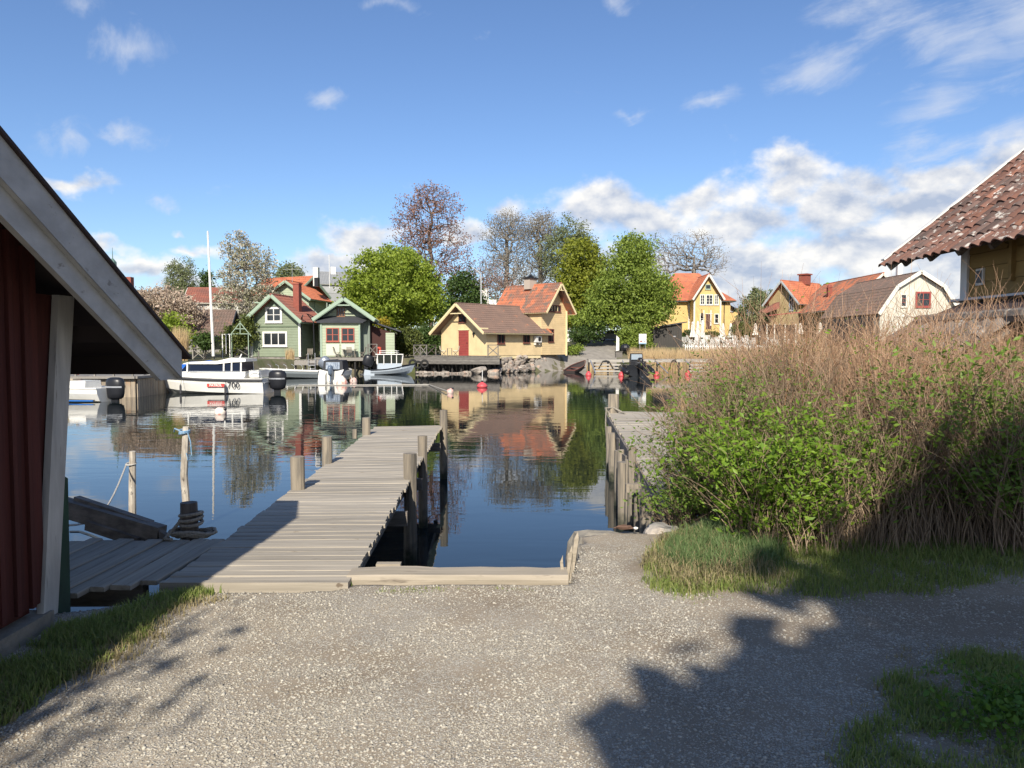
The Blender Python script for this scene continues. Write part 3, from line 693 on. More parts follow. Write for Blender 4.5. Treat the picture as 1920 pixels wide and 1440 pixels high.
b = MB(); b.box((-4.46, 5.36, 1.415), (4.1, .03, .13)); b.build('fascia_board', M_soffit, shed, world=True)
b = MB(); p0 = gz(117, 1152, -.15); yy = 4.52
b.add([(-2.72, 4.50, -.12), (-2.66, 4.56, -.12), (-2.78, 4.78, .72), (-2.84, 4.70, .80), (-2.75, 4.52, -.12), (-2.69, 4.58, -.12), (-2.81, 4.80, .72), (-2.87, 4.72, .80)],
      [(0, 1, 2, 3), (4, 7, 6, 5), (0, 4, 5, 1), (1, 5, 6, 2), (2, 6, 7, 3), (3, 7, 4, 0)])
obj1(b, 'green_plank', mat('green_painted_wood', (.035, .085, .05), .7, (.025, .05, .035), (8, 8, 2)), 'dark green painted plank standing behind the shed corner board', 'plank')

# ================================================================ RIGHT BOATHOUSE (yellow, old clay tiles)
bh = thing('yellow_boathouse', (6.2, 10, 0), 'yellow boarded boathouse with a steep old clay tile roof at the right edge', 'boathouse')
EX, EZ, SL = 5.84, 2.806, rad(38.7); Y1, Y0 = 12.0, 5.6
M_ybd = mat('ochre_boards', (.30, .20, .065), .8, (.24, .16, .055), (3, 3, 14), 5, (.3, .7), .002, (8, 3, 40), rnd=.08)
M_wt = mat('white_trim', (.62, .62, .60), .6, (.5, .5, .48), (6, 6, 2))
z = 2.20
while z < 2.9:
    b = MB(); b.box((6.2 + .012, 8.1, z + .095), (.03, 4.9, .185), ry=.04); b.build('wall_board', M_ybd, bh, world=True); z += .19
b = MB(); b.box((7.7, 8.0, 1.5), (2.93, 5.0, 3.0)); b.build('wall', M_ybd, bh, world=True)
b = MB(); b.box((6.195, 10.56, 1.5), (.06, .15, 3.3)); b.build('corner_board', M_wt, bh, world=True)
b = MB(); b.box((6.12, 8.0, 2.16), (.16, 5.4, .03), ry=.1); b.build('ledge', M_wt, bh, world=True)
b = MB(); q = onplane(1836, 519, Vector((6.17, 0, 0)), Vector((1, 0, 0))); b.box((6.185, q.y, q.z), (.03, .16, .22)); v_ = b.build('vent', M_wt, bh, world=True)
b = MB(); b.box((6.18, q.y, q.z), (.045, .10, .16)); b.build('grille', mat('vent_grille', (.10, .11, .12), .6), v_).location = -Vector(bh.location)
b = MB(); b.bar((6.17, 9.55, 2.35), (6.17, 9.55, 2.85), .06); b.bar((6.15, 9.6, 2.78), (6.0, 9.95, 3.0), .05); b.build('bracket', M_ybd, bh, world=True)
# roof boards and trims
cs, sn = math.cos(SL), math.sin(SL); RL = 5.2
def rp(s_, Y, up=0.): return (EX + s_ * cs - up * sn, Y, EZ + s_ * sn + up * cs)
b = MB(); b.add([rp(.02, Y0), rp(.02, Y1 - .04), rp(RL, Y1 - .04), rp(RL, Y0), rp(.02, Y0, -.03), rp(.02, Y1 - .04, -.03), rp(RL, Y1 - .04, -.03), rp(RL, Y0, -.03)],
      [(3, 2, 1, 0), (4, 5, 6, 7), (0, 1, 5, 4), (1, 2, 6, 5), (2, 3, 7, 6), (3, 0, 4, 7)]); b.build('roof', mat('roof_boards', (.13, .105, .08), .9, (.08, .065, .05), (20, 2, 2)), bh, world=True)
b = MB(); b.add([(11.2, Y0, 3.2), (11.2, Y1, 3.2), rp(RL, Y1), rp(RL, Y0)], [(0, 1, 2, 3)]); b.build('far_roof_slope', M_felt, bh, world=True)
for i in range(9):
    b = MB(); b.bar(rp(.05, Y1 - .3 - i * .7, -.075), rp(1.0, Y1 - .3 - i * .7, -.075), .07, .09); b.build('rafter', M_oldwood, bh, world=True)
b = MB(); b.add([rp(-.02, Y1, .10), rp(-.02, Y1 + .03, .10), rp(RL, Y1 + .03, .10), rp(RL, Y1, .10), rp(-.02, Y1, -.10), rp(-.02, Y1 + .03, -.10), rp(RL, Y1 + .03, -.10), rp(RL, Y1, -.10)],
      [(3, 2, 1, 0), (4, 5, 6, 7), (0, 1, 5, 4), (1, 2, 6, 5), (2, 3, 7, 6), (3, 0, 4, 7)]); b.build('bargeboard', M_wt, bh, world=True)
b = MB(); b.add([rp(-.03, Y1 - .05, .125), rp(-.03, Y1 + .05, .125), rp(RL, Y1 + .05, .125), rp(RL, Y1 - .05, .125), rp(-.03, Y1 - .05, .10), rp(-.03, Y1 + .05, .10), rp(RL, Y1 + .05, .10), rp(RL, Y1 - .05, .10)],
      [(3, 2, 1, 0), (4, 5, 6, 7), (0, 1, 5, 4), (1, 2, 6, 5), (2, 3, 7, 6), (3, 0, 4, 7)]); b.build('verge_strip', M_white, bh, world=True)
def tilemat(name, c1, c2, lich):
    return mat(name, c1, .85, c2, 7., 5, (.35, .65), .006, 25., rnd=.32, col3=lich, s3=10., c3=(.585, .63))
T1 = tilemat('old_clay_tile', (.21, .10, .07), (.14, .08, .062), (.40, .36, .32)); T2 = tilemat('sooty_clay_tile', (.11, .08, .068), (.17, .10, .08), (.40, .37, .33))
T3 = tilemat('pale_clay_tile', (.28, .135, .09), (.20, .09, .06), (.50, .46, .42))
def tile_mesh(pw, ln, th, m, amp=.035):
    """S-shaped pantile: local x down the slope, y across"""
    n = 8; vs = []; fs = []
    for i in range(n + 1):
        t = i / n; yv = -pw * .56 + pw * 1.12 * t
        zz = amp * (math.sin(math.pi * t * 1.45) if t < .69 else -.45 * math.sin(math.pi * (t - .69) / .31)) 
        vs += [(0, yv, zz), (ln, yv, zz + .0), (ln, yv, zz - th), (0, yv, zz - th)]
    for i in range(n):
        a = i * 4; c = a + 4
        fs += [(a, a + 1, c + 1, c), (a + 1, a + 2, c + 2, c + 1)]
    fs += [(0, 3, 2, 1), (n * 4, n * 4 + 1, n * 4 + 2, n * 4 + 3)]
    me = bpy.data.meshes.new('tile'); me.from_pydata(vs, [], [f[::-1] for f in fs]); me.materials.append(m); return me
tms = [tile_mesh(.215, .40, .016, m_) for m_ in (T1, T2, T3)]
def lay_tiles(parent, base, ex, ey, n_, cols, rows, pw, gauge, meshes, weights, name='tile', jitter=.012):
    """base: corner at the eave; ex up the slope, ey along the eave, n_ the outward normal"""
    base, ex, ey, n_ = map(Vector, (base, ex, ey, n_))
    for c in range(cols):
        for r_ in range(rows):
            o = bpy.data.objects.new(name, random.choices(meshes, weights)[0]); C.objects.link(o); o.parent = parent
            pos = base + ey * (pw * (c + .5)) + ex * (gauge * r_ + gauge) + n_ * (.055 + random.uniform(0, .008))
            dn = (-ex + n_ * -.0).normalized(); tilt = .055
            X = (-ex * math.cos(tilt) + n_ * math.sin(tilt) * 1).normalized(); Z = X.cross(ey if X.cross(ey).dot(n_) > 0 else -ey).normalized(); Yv = Z.cross(X)
            M3 = Matrix((X, Yv, Z)).transposed() @ Euler((random.uniform(-.04, .04), random.uniform(-.02, .02), random.uniform(-jitter, jitter) * 2)).to_matrix()
            o.matrix_local = Matrix.Translation(pos - Vector(parent.location)) @ M3.to_4x4()
lay_tiles(bh, rp(-.03, Y1 - .03), (cs, 0, sn), (0, -1, 0), (-sn, 0, cs), 23, 13, .215, .275, tms, (4, 4, 1))
# lean-to roof in front of it
lt = thing('lean_to', (4.4, 8, 0), 'low lean-to with a grey lichened tile roof behind the reddish shrubs below the boathouse', 'lean-to')
LX, LZ, LS = 3.72, 1.09, rad(34.2); lc, ls = math.cos(LS), math.sin(LS)
def lp(s_, Y, up=0.): return (LX + s_ * lc - up * ls, Y, LZ + s_ * ls + up * lc)
b = MB(); b.add([lp(0, 7.2), lp(0, 9), lp(1.22, 9), lp(1.22, 7.2), lp(0, 7.2, -.05), lp(0, 9, -.05), lp(1.22, 9, -.05), lp(1.22, 7.2, -.05)],
      [(3, 2, 1, 0), (4, 5, 6, 7), (0, 1, 5, 4), (1, 2, 6, 5), (2, 3, 7, 6), (3, 0, 4, 7)]); b.build('roof', M_oldwood, lt, world=True)
G1 = mat('grey_lichened_tile', (.20, .175, .155), .9, (.13, .115, .10), 8., 5, (.35, .65), .005, 25., rnd=.25, col3=(.32, .30, .27), s3=7., c3=(.55, .62))
G2 = mat('brownish_tile', (.22, .155, .12), .9, (.14, .11, .09), 8., 5, (.35, .65), .005, 25., rnd=.25, col3=(.40, .37, .33), s3=7., c3=(.55, .62))
gms = [tile_mesh(.20, .34, .016, m_) for m_ in (G1, G2)]
lay_tiles(lt, lp(-.03, 8.98), (lc, 0, ls), (0, -1, 0), (-ls, 0, lc), 9, 5, .20, .245, gms, (4, 1))
b = MB()
x_, _, z_ = lp(1.22, 9, .06)
for i in range(8): b.lathe((x_, 8.8 - i * .24, z_), [(.055, -.13), (.075, -.1), (.075, .1), (.06, .13)], 8, 'y')
b.build('ridge_tiles', G1, lt, world=True)
b = MB(); b.add([(x_ + .05, 6.9, z_), (x_ + .05, 9.05, z_), (6.17, 10.6, 2.13), (6.17, 6.9, 2.13), (x_ + .05, 6.9, z_ - .04), (x_ + .05, 9.05, z_ - .04), (6.17, 10.6, 2.09), (6.17, 6.9, 2.09)],
      [(3, 2, 1, 0), (4, 5, 6, 7), (0, 1, 5, 4), (1, 2, 6, 5), (2, 3, 7, 6), (3, 0, 4, 7)]); b.build('felt_roof', M_felt, lt, world=True)
b = MB(); b.bar(lp(-.02, 9.02, 0), lp(1.25, 9.02, 0), .03, .14); b.build('bargeboard', M_oldwood, lt, world=True)
b = MB(); b.box((5.0, 8.1, .4), (2.2, 1.6, 1.2)); b.build('wall', M_oldwood, lt, world=True)
# ================================================================ FAR HOUSES
def corr_surface(b, p00, ux, uy, n_, lx, ly, pitch=.25, gauge=.35, amp=.03, under=.10):
    """tiled slope: p00 eave corner, ux along the eave (length lx), uy up the slope (length ly)"""
    p00, ux, uy, n_ = map(Vector, (p00, ux, uy, n_))
    nc = max(2, int(lx / pitch)); per = 4; nr = max(1, int(ly / gauge)); vs = []; fs = []
    cols = nc * per + 1
    for r_ in range(nr):
        for e in (0, 1):
            s_ = (r_ + e) * ly / nr; up = .025 if e == 0 else 0.
            for c in range(cols):
                w = amp * (math.sin(2 * math.pi * c / per + .6)) if amp else 0
                vs.append(p00 + ux * (lx * c / (cols - 1)) + uy * s_ + n_ * (w + up))
    for k in range(2 * nr - 1):
        for c in range(cols - 1):
            a = k * cols + c; fs.append((a, a + 1, a + cols + 1, a + cols))
    b.add(vs, fs)
    q = [p00, p00 + ux * lx, p00 + ux * lx + uy * ly, p00 + uy * ly]
    vs = [v - n_ * (amp + .01) for v in q] + [v - n_ * (amp + under) for v in q]
    b.add(vs, [(3, 2, 1, 0), (4, 5, 6, 7), (0, 1, 5, 4), (1, 2, 6, 5), (2, 3, 7, 6), (3, 0, 4, 7)])
class House:
    def __init__(h, name, label, cat, loc, rz, L_, W_, eave, ridge, wall, roof, trim, og=.6, oe=.5, found=None, fz=-1.2, group=None, gam=None, pitch=.25, amp=.03, corner=None, k=1., hip=0., barge=True, gauge=.35, nogable=(), trimw=.16):
        h.r = thing(name, loc, label, cat, rz, group); h.L, h.W, h.e, h.g = L_, W_, eave, ridge
        h.M = Matrix.Translation(loc) @ Matrix.Rotation(rz, 4, 'Z') @ Matrix.Scale(k, 4); h.trim = trim; h.r.scale = (k, k, k)
        R_ = h.r; b = MB()
        # walls
        if gam:   # gambrel: (knee inset, knee height)
            ki, kh = gam; prof = [(0, 0), (W_, 0), (W_, eave), (W_ - ki, kh - .05), (W_ / 2, ridge - .05), (ki, kh - .05), (0, eave)]
        elif hip: prof = [(0, 0), (W_, 0), (W_, eave), (0, eave)]
        else: prof = [(0, 0), (W_, 0), (W_, eave), (W_ / 2, ridge - .03), (0, eave)]
        b.prism([(0, y_, z_) for y_, z_ in prof][::-1], (0, 0, 0), (L_, 0, 0)); b.build('wall', wall, R_)
        if found is not None:
            b = MB(); b.box((L_ / 2, W_ / 2, fz / 2 - .002), (L_ - .1, W_ - .1, -fz)); b.build('foundation', found, R_)
        def seg(y0, z0, y1, z1, ext0, nm='roof'):
            """slope from eave (y0,z0) to top (y1,z1)"""
            d = Vector((0, y1 - y0, z1 - z0)); ln = d.length; uy = d / ln; p0 = Vector((-og, y0, z0)) - uy * ext0
            n_ = Vector((0, -uy.z, uy.y)) if y1 > y0 else Vector((0, uy.z, -uy.y))
            n_ = n_ if n_.z > 0 else -n_
            bb = MB(); corr_surface(bb, p0 + n_ * .12, (1, 0, 0), uy, n_, L_ + 2 * og, ln + ext0, pitch, gauge, amp); bb.build(nm, roof, R_)
            return p0, uy, ln + ext0, n_
        if hip:
            rise = ridge - eave; hi = hip
            for (A, B, Cc, D) in (((-oe, -oe), (L_ + oe, -oe), (L_ - hi, W_ / 2), (hi, W_ / 2)), ((L_ + oe, W_ + oe), (-oe, W_ + oe), (hi, W_ / 2), (L_ - hi, W_ / 2))):
                bb = MB(); nr = 14; ez = eave - oe * rise / (W_ / 2)
                for r_ in range(nr):
                    t0, t1 = r_ / nr, (r_ + 1) / nr
                    def P(Q, R__, t, up): return (Q[0] + (R__[0] - Q[0]) * t, Q[1] + (R__[1] - Q[1]) * t, ez + (ridge - ez) * t + up)
                    bb.add([P(A, D, t0, .17), P(B, Cc, t0, .17), P(B, Cc, t1, .14), P(A, D, t1, .14)], [(0, 1, 2, 3)])
                    bb.add([P(A, D, t0, .12), P(B, Cc, t0, .12), P(B, Cc, t0, .17), P(A, D, t0, .17)], [(0, 1, 2, 3)])
                bb.build('roof', roof, R_)
            for (A, B, Cc) in (((L_ + oe, -oe), (L_ + oe, W_ + oe), (L_ - hi, W_ / 2)), ((-oe, W_ + oe), (-oe, -oe), (hi, W_ / 2))):
                bb = MB(); bb.add([(A[0], A[1], ez + .15), (B[0], B[1], ez + .15), (Cc[0], Cc[1], ridge + .14)], [(0, 1, 2)]); bb.build('roof', roof, R_)
            bb = MB(); bb.box((L_ / 2, W_ / 2, ez + .03), (L_ + 2 * oe - .04, W_ + 2 * oe - .04, .14)); bb.build('eaves', trim, R_)
            h.rakes = []
        elif gam:
            ki, kh = gam
            for sgn in (0, 1):
                f_ = (lambda y_: y_) if not sgn else (lambda y_: W_ - y_)
                seg(f_(0), eave, f_(ki), kh, oe, 'lower_roof'); seg(f_(ki), kh, f_(W_ / 2), ridge, .06, 'upper_roof')
            for gx in (-og - .02, L_ + og + .02):
                pts = [(0 - oe * .5, eave - oe * .87), (ki, kh + .05), (W_ / 2, ridge + .10), (W_ - ki, kh + .05), (W_ + oe * .5, eave - oe * .87)]
                bb = MB()
                for (a, c) in zip(pts, pts[1:]): bb.bar((gx, a[0], a[1] + .04), (gx, c[0], c[1] + .04), .05, .34)
                bb.build('bargeboard', trim, R_)
        else:
            for sgn in (0, 1):
                if sgn == 0: p0, uy, ln, n_ = seg(0, eave, W_ / 2, ridge, oe)
                else: p0, uy, ln, n_ = seg(W_, eave, W_ / 2, ridge, oe)
                if barge:
                    for gx in (-og - .02, L_ + og + .02):
                        bb = MB(); a = Vector((gx, p0.y, p0.z)) + n_ * .07; bb.bar(a, a + uy * ln, .05, trimw, up=n_); bb.bar(a - n_ * .11 + Vector((.03 if gx < 0 else -.03, 0, 0)), a - n_ * .11 + uy * ln + Vector((.03 if gx < 0 else -.03, 0, 0)), .04, .12, up=n_); bb.build('bargeboard', trim, R_)
                bb = MB(); a = Vector((-og, p0.y, p0.z)) + n_ * .03; bb.bar(a, a + Vector((L_ + 2 * og, 0, 0)), .05, .12, up=n_); bb.build('eaves_board', trim, R_)
        if not hip:
            bb = MB(); k = max(4, int(L_ / .4))
            for i in range(k): 
                x0 = -og + (L_ + 2 * og) * i / k; bb.lathe((x0, W_ / 2, ridge + .12), [(.10, 0), (.12, .02), (.11, (L_ + 2 * og) / k)], 7, 'x')
            bb.build('ridge', roof, R_)
        if corner:
            for (x_, y_) in ((0, 0), (0, W_), (L_, 0), (L_, W_)):
                bb = MB(); bb.box((x_, y_, eave / 2), (.17, .17, eave)); bb.build('corner_board', corner, R_)
    def plane(h, wall):
        n = {'x0': Vector((-1, 0, 0)), 'x1': Vector((1, 0, 0)), 'y0': Vector((0, -1, 0)), 'y1': Vector((0, 1, 0))}[wall]
        p = {'x0': Vector((0, 0, 0)), 'x1': Vector((h.L, 0, 0)), 'y0': Vector((0, 0, 0)), 'y1': Vector((0, h.W, 0))}[wall]
        return h.M @ p, (h.M.to_3x3() @ n).normalized()
    def loc(h, u, v, wall):
        p, n = h.plane(wall); return h.M.inverted() @ onplane(u, v, p, n)
    def frame(h, wall):
        n = {'x0': Vector((-1, 0, 0)), 'x1': Vector((1, 0, 0)), 'y0': Vector((0, -1, 0)), 'y1': Vector((0, 1, 0))}[wall]
        return n, Vector((0, 0, 1)).cross(n)     # outward, along the wall
    def window(h, wall, u0, v0, u1, v1, fm=None, cols=2, rows=1, fw=.08, inner=None, glass=None, sill=True, name='window'):
        a = h.loc(u0, (v0 + v1) / 2, wall); c = h.loc(u1, (v0 + v1) / 2, wall); m_ = (a + c) / 2
        wd = (a - c).length; um = (u0 + u1) / 2; zt = h.loc(um, v0, wall).z; zb = h.loc(um, v1, wall).z
        n, t = h.frame(wall); ce = Vector((m_.x, m_.y, (zt + zb) / 2)); return h.win_local(ce, n, t, wd, zt - zb, fm, cols, rows, fw, inner, glass, sill, name)
    def win_local(h, ce, n, t, wd, ht, fm=None, cols=2, rows=1, fw=.08, inner=None, glass=None, sill=True, name='window'):
        fm = fm or h.trim; inner = inner or fm; b = MB(); up = Vector((0, 0, 1)); o = ce + n * .03
        def R(x0, x1, z0, z1, d0=.0, d1=.05, bb=b):
            ps = [o + t * x + up * z for x, z in ((x0, z0), (x1, z0), (x1, z1), (x0, z1))]; bb.prism([p + n * d0 for p in ps][::-1], (0, 0, 0), n * (d1 - d0))
        hw, hh = wd / 2, ht / 2
        R(-hw, -hw + fw, -hh, hh); R(hw - fw, hw, -hh, hh); R(-hw + fw, hw - fw, hh - fw, hh); R(-hw + fw, hw - fw, -hh, -hh + fw)
        if sill: R(-hw - .04, hw + .04, -hh - .05, -hh, 0, .09)
        w = b.build(name, fm, h.r)
        b = MB(); iw = .035
        for i in range(1, cols): x = -hw + fw + (wd - 2 * fw) * i / cols; R(x - iw, x + iw, -hh + fw, hh - fw, .005, .04, b)
        for i in range(1, rows): z = -hh + fw + (ht - 2 * fw) * i / rows; R(-hw + fw, hw - fw, z - iw * .6, z + iw * .6, .005, .035, b)
        if b.v: b.build('glazing_bar', inner, w)
        b = MB(); R(-hw + fw, hw - fw, -hh + fw, hh - fw, -.01, .004, b); b.build('pane', glass or M_glass, w)
        return w
    def door(h, wall, u0, v0, u1, v1, m, trim=None, name='door'):
        a = h.loc(u0, (v0 + v1) / 2, wall); c = h.loc(u1, (v0 + v1) / 2, wall); m_ = (a + c) / 2; wd = (a - c).length; um = (u0 + u1) / 2
        zt = h.loc(um, v0, wall).z; zb = h.loc(um, v1, wall).z; n, t = h.frame(wall); up = Vector((0, 0, 1)); o = Vector((m_.x, m_.y, 0))
        b = MB(); k = 9
        for i in range(k):
            z0 = zb + (zt - zb) * i / k + .008; z1 = zb + (zt - zb) * (i + 1) / k - .008
            ps = [o + t * x + up * z for x, z in ((-wd / 2, z0), (wd / 2, z0), (wd / 2, z1), (-wd / 2, z1))]; b.prism([p + n * .02 for p in ps][::-1], (0, 0, 0), n * .05)
        d_ = b.build(name, m, h.r)
        b = MB(); b.box(o + t * (wd * .38) + n * .09 + up * ((zt + zb) / 2), (.05, .05, .14)); b.build('handle', M_black, d_)
        if trim:
            b = MB(); b.bar(o - t * (wd / 2 + .1) + n * .05 + up * (zt + .06), o + t * (wd / 2 + .1) + n * .05 + up * (zt + .06), .07, .09); b.build('lintel', trim, h.r)
        return d_
    def part(h, name, m, fn, smooth=False):
        b = MB(); fn(b); return b.build(name, m, h.r, smooth=smooth)
def boards(name, c, vertical=True, k=.82, pitch=.16, rough=.7):
    """painted boarding: colour plus shallow joints"""
    if name in MATS: return MATS[name]
    m = mat(name, c, rough, tuple(x * k for x in c), 1.2, 6, (.35, .7))
    nt = m.node_tree; N = nt.nodes.new; L = nt.links.new; b = nt.nodes['Principled BSDF']
    tc = N('ShaderNodeTexCoord'); sp = N('ShaderNodeSeparateXYZ'); L(tc.outputs['Object'], sp.inputs[0])
    if vertical:
        ad = N('ShaderNodeMath'); ad.operation = 'ADD'; L(sp.outputs[0], ad.inputs[0]); L(sp.outputs[1], ad.inputs[1]); src = ad.outputs[0]
    else: src = sp.outputs[2]
    md = N('ShaderNodeMath'); md.operation = 'PINGPONG'; md.inputs[1].default_value = pitch / 2; L(src, md.inputs[0])
    mr = N('ShaderNodeMapRange'); L(md.outputs[0], mr.inputs[0]); mr.inputs[1].default_value = 0; mr.inputs[2].default_value = .018
    bp = N('ShaderNodeBump'); bp.inputs['Distance'].default_value = .02; L(mr.outputs[0], bp.inputs['Height']); L(bp.outputs[0], b.inputs['Normal'])
    return m
M_stone = mat('stone_foundation', (.28, .26, .235), .9, (.17, .16, .15), 2.2, 7, (.4, .6), .08, 2.5)
M_or = mat('orange_tiles', (.50, .17, .085), .8, (.38, .12, .065), .9, 6, (.35, .65), col3=(.27, .11, .075), s3=2.2, c3=(.54, .68))
M_orm = mat('mottled_orange_tiles', (.46, .155, .08), .85, (.23, .115, .08), .55, 7, (.42, .6), col3=(.17, .12, .095), s3=1.4, c3=(.52, .62))
M_brt = mat('brown_mossy_tiles', (.155, .105, .085), .9, (.20, .13, .10), .8, 7, (.35, .65), col3=(.36, .16, .09), s3=1.5, c3=(.63, .70))
M_brn2 = mat('brown_grey_tiles', (.19, .13, .105), .9, (.14, .105, .085), 1.2, 6, (.35, .65), col3=(.26, .15, .11), s3=1.5, c3=(.55, .68))
M_rtile = mat('dull_red_tiles', (.30, .11, .075), .85, (.20, .09, .07), 1.2, 6, (.35, .65))
M_ywall = boards('yellow_boarding', (.80, .62, .35)); M_ywallh = boards('yellow_lap_boarding', (.74, .56, .31), False, pitch=.2)
M_ytrim = mat('cream_trim', (.76, .64, .38), .6); M_brick_red = mat('red_door_paint', (.33, .065, .055), .6, (.27, .055, .05), 3.)
M_green = boards('sage_boarding', (.24, .285, .20), False, pitch=.22); M_greenlt = boards('pale_green_boarding', (.40, .46, .33), False, pitch=.22); M_gtrim = mat('green_trim', (.30, .39, .30), .6)
M_greendk = boards('grey_green_boarding', (.18, .215, .18), True, pitch=.2)
M_redfr = mat('red_window_frame', (.36, .09, .06), .6); M_brnfr = mat('brown_window_frame', (.16, .06, .045), .6)
M_slate = mat('dark_roof_felt', (.055, .058, .065), .8, (.04, .042, .05), 2.)
M_tar = mat('tarred_wood', (.030, .028, .027), .85, (.045, .042, .04), (1, 8, 8), 6, (.35, .65), rnd=.2)
M_greydk = mat('grey_deck_wood', (.20, .185, .165), .85, (.12, .11, .10), (1.0, 8, 10), 6, (.35, .65), rnd=.2)
M_brick = mat('red_brick', (.30, .085, .06), .85, (.22, .07, .05), 6.)

# --- yellow harbour house (low wing + tower)
YO = at(912, 667, 71.0); ya = rad(48)
yh = House('yellow_house', 'pale yellow harbour house with a low brown-roofed wing, a red door and an orange-roofed tower', 'house', YO, ya, 7.9, 6.1, 2.45, 4.75, M_ywall, M_brt, M_ytrim, og=1.0, oe=.75, fz=-.3, found=M_ytrim, corner=None, trimw=.2)
yh.door('x0', 861, 619.5, 879, 667, M_brick_red, M_ytrim); yh.window('x0', 860.5, 589, 874.5, 605, M_brnfr, 2, 1, fw=.06)
yh.window('y0', 932, 620, 946, 645, M_brnfr, 2, 1, fw=.09); yh.window('y0', 980.5, 619, 993, 643.5, M_brnfr, 2, 1, fw=.09)
TW = 4.0
def tower_part():
    L0, L1 = 7.9, 11.9; v0, v1 = 0.0, 6.0; ze, zr = 4.55, 7.05; vm = None
    b = MB(); lm = (L0 + L1) / 2
    prof = [(L0, 0), (L1, 0), (L1, ze), (lm, zr), (L0, ze)]
    b.prism([(x, 0, z) for x, z in prof], (0, -.02, 0), (0, v1, 0)); b.build('tower_wall', M_ywallh, yh.r)
    og_, oe_ = 1.0, .55; rise = zr - ze; half = lm - L0; ln = math.hypot(rise, half); c_, s_ = half / ln, rise / ln
    for sg in (-1, 1):
        b = MB(); uy = Vector((-sg * c_, 0, s_)); n_ = Vector((sg * s_, 0, c_)); x0 = L0 if sg < 0 else L1
        p0 = Vector((x0, -og_, ze)) - uy * oe_
        corr_surface(b, p0 + n_ * .12, (0, 1, 0), uy, n_, v1 + og_ + .5, ln + oe_, .25, .35, .03); b.build('tower_roof', M_orm, yh.r)
        b = MB(); a = p0 + n_ * .07 + Vector((0, -.02, 0)); b.bar(a, a + uy * (ln + oe_), .05, .2, up=n_); b.build('bargeboard', M_ytrim, yh.r)
        b = MB(); a = p0 + n_ * .03; b.bar(a, a + Vector((0, v1 + og_, 0)), .05, .12, up=n_); b.build('eaves_board', M_ytrim, yh.r)
    b = MB(); k = 18
    for i in range(k): b.lathe((lm, -og_ + (v1 + 1.5) * i / k, zr + .13), [(.10, 0), (.12, .02), (.11, (v1 + 1.5) / k)], 7, 'y')
    b.build('ridge', M_orm, yh.r)
    b = MB(); b.box((lm, -.9, zr - .55), (2.0 * .9, .06, .08)); b.bar((lm, -.95, zr - .6), (lm, -.95, zr + .05), .07); b.build('collar_beam', M_ytrim, yh.r)
    for x_ in (L1 + .02, L0 + .05): b = MB(); b.bar((x_, -.95, ze + .12), (x_, .0, ze + .12), .10, .12); b.build('gable_bracket', M_ytrim, yh.r)
    b = MB(); b.box((L1 + .01, -.05, 2.2), (.14, .14, 4.6)); b.build('corner_board', M_ytrim, yh.r)
    b = MB(); b.box((lm - .2, 3.0, zr + .25), (1.1, .8, 1.1)); ch = b.build('chimney', mat('chimney_render', (.42, .36, .30), .9), yh.r)
    b = MB(); b.box((lm - .2, 3.0, zr + .86), (1.4, 1.1, .12)); b.lathe((lm - .2, 3.0, zr + .9), [(.25, 0), (.32, .12), (.1, .28), (.02, .3)], 8); b.build('cap', M_black, ch)
tower_part()
yh.window('y0', 1028, 572, 1051, 585, M_brnfr, 4, 1, fw=.08, inner=M_ytrim); yh.window('y0', 1027.5, 617, 1038, 641.5, M_brnfr, 2, 2, fw=.09)
# gable brackets of the low wing
yh.part('collar_beam', M_ytrim, lambda b: b.box((-.85, 3.05, 3.95), (.06, 2.0, .09)))
for y_ in (-.2, 6.3): yh.part('gable_bracket', M_ytrim, lambda b: b.bar((-.95, y_, 2.5), (0, y_, 2.5), .1, .12))
a = yh.loc(1005, 636, 'y0')
hp = yh.part('heat_pump', M_white, lambda b: (b.box((a.x, -.22, a.z), (.85, .32, .62)), b.box((a.x - .3, -.1, a.z - .4), (.05, .3, .3)), b.box((a.x + .3, -.1, a.z - .4), (.05, .3, .3))))
b = MB(); b.lathe((a.x + .12, -.385, a.z), [(.22, -.01), (.24, 0), (.05, .005)], 10, 'y'); b.build('fan_grille', M_black, hp)
yh.part('wall_lamp', M_black, lambda b: (b.box((-.12, 1.55, 2.05), (.16, .14, .24)), b.box((-.12, 1.55, 1.85), (.08, .08, .12))))
yh.part('downpipe', M_ytrim, lambda b: b.tube([(-.1, 6.9, 2.3), (-.12, 6.95, 2.6), (-.4, 6.7, 3.1), (-.8, 6.2, 3.4)], .05, 6))
yh.part('valley_flashing', mat('weathered_orange', (.45, .16, .08), .8), lambda b: b.bar((8.78, -.6, 2.2), (8.78, 3.0, 4.85), .32, .05, up=(0, -.6, .8)))
# deck in front of it
yd = thing('deck', at(860, 668, 69.5), 'dark timber deck on piles in front of the yellow harbour house', 'deck')
z0 = yd.location.z - .02; dA = at(779, 668, 71.2); dB = at(935, 669, 69.0)
for i in range(24):
    t = i / 23; x0 = dA.x + (dB.x - dA.x) * t; y0 = 71.2 - 2.4 * t if t < 2 else 0
    yb = min(77., 72.0 + 6 * (1 - t) if t > .45 else 77.)
    b = MB(); b.box((x0, (y0 + yb) / 2, z0), ((dB.x - dA.x) / 24 - .02, yb - y0, .06)); b.build('plank', M_greydk, yd, world=True)
for k in range(3):
    b = MB(); b.bar((dA.x - .1, 71.15, z0 - .16 - .22 * k), (dB.x + .1, 68.75, z0 - .16 - .22 * k), .06, .205); b.build('fascia_board', M_greydk, yd, world=True)
for i in range(10):
    t = i / 9; b = MB(); x0 = dA.x + (dB.x - dA.x) * t; y0 = 71.5 - 2.2 * t; b.tube([(x0, y0 + .2, -1.6), (x0, y0 + .2, z0 - .1)], .10, 7); b.build('pile', M_tar, yd, world=True)
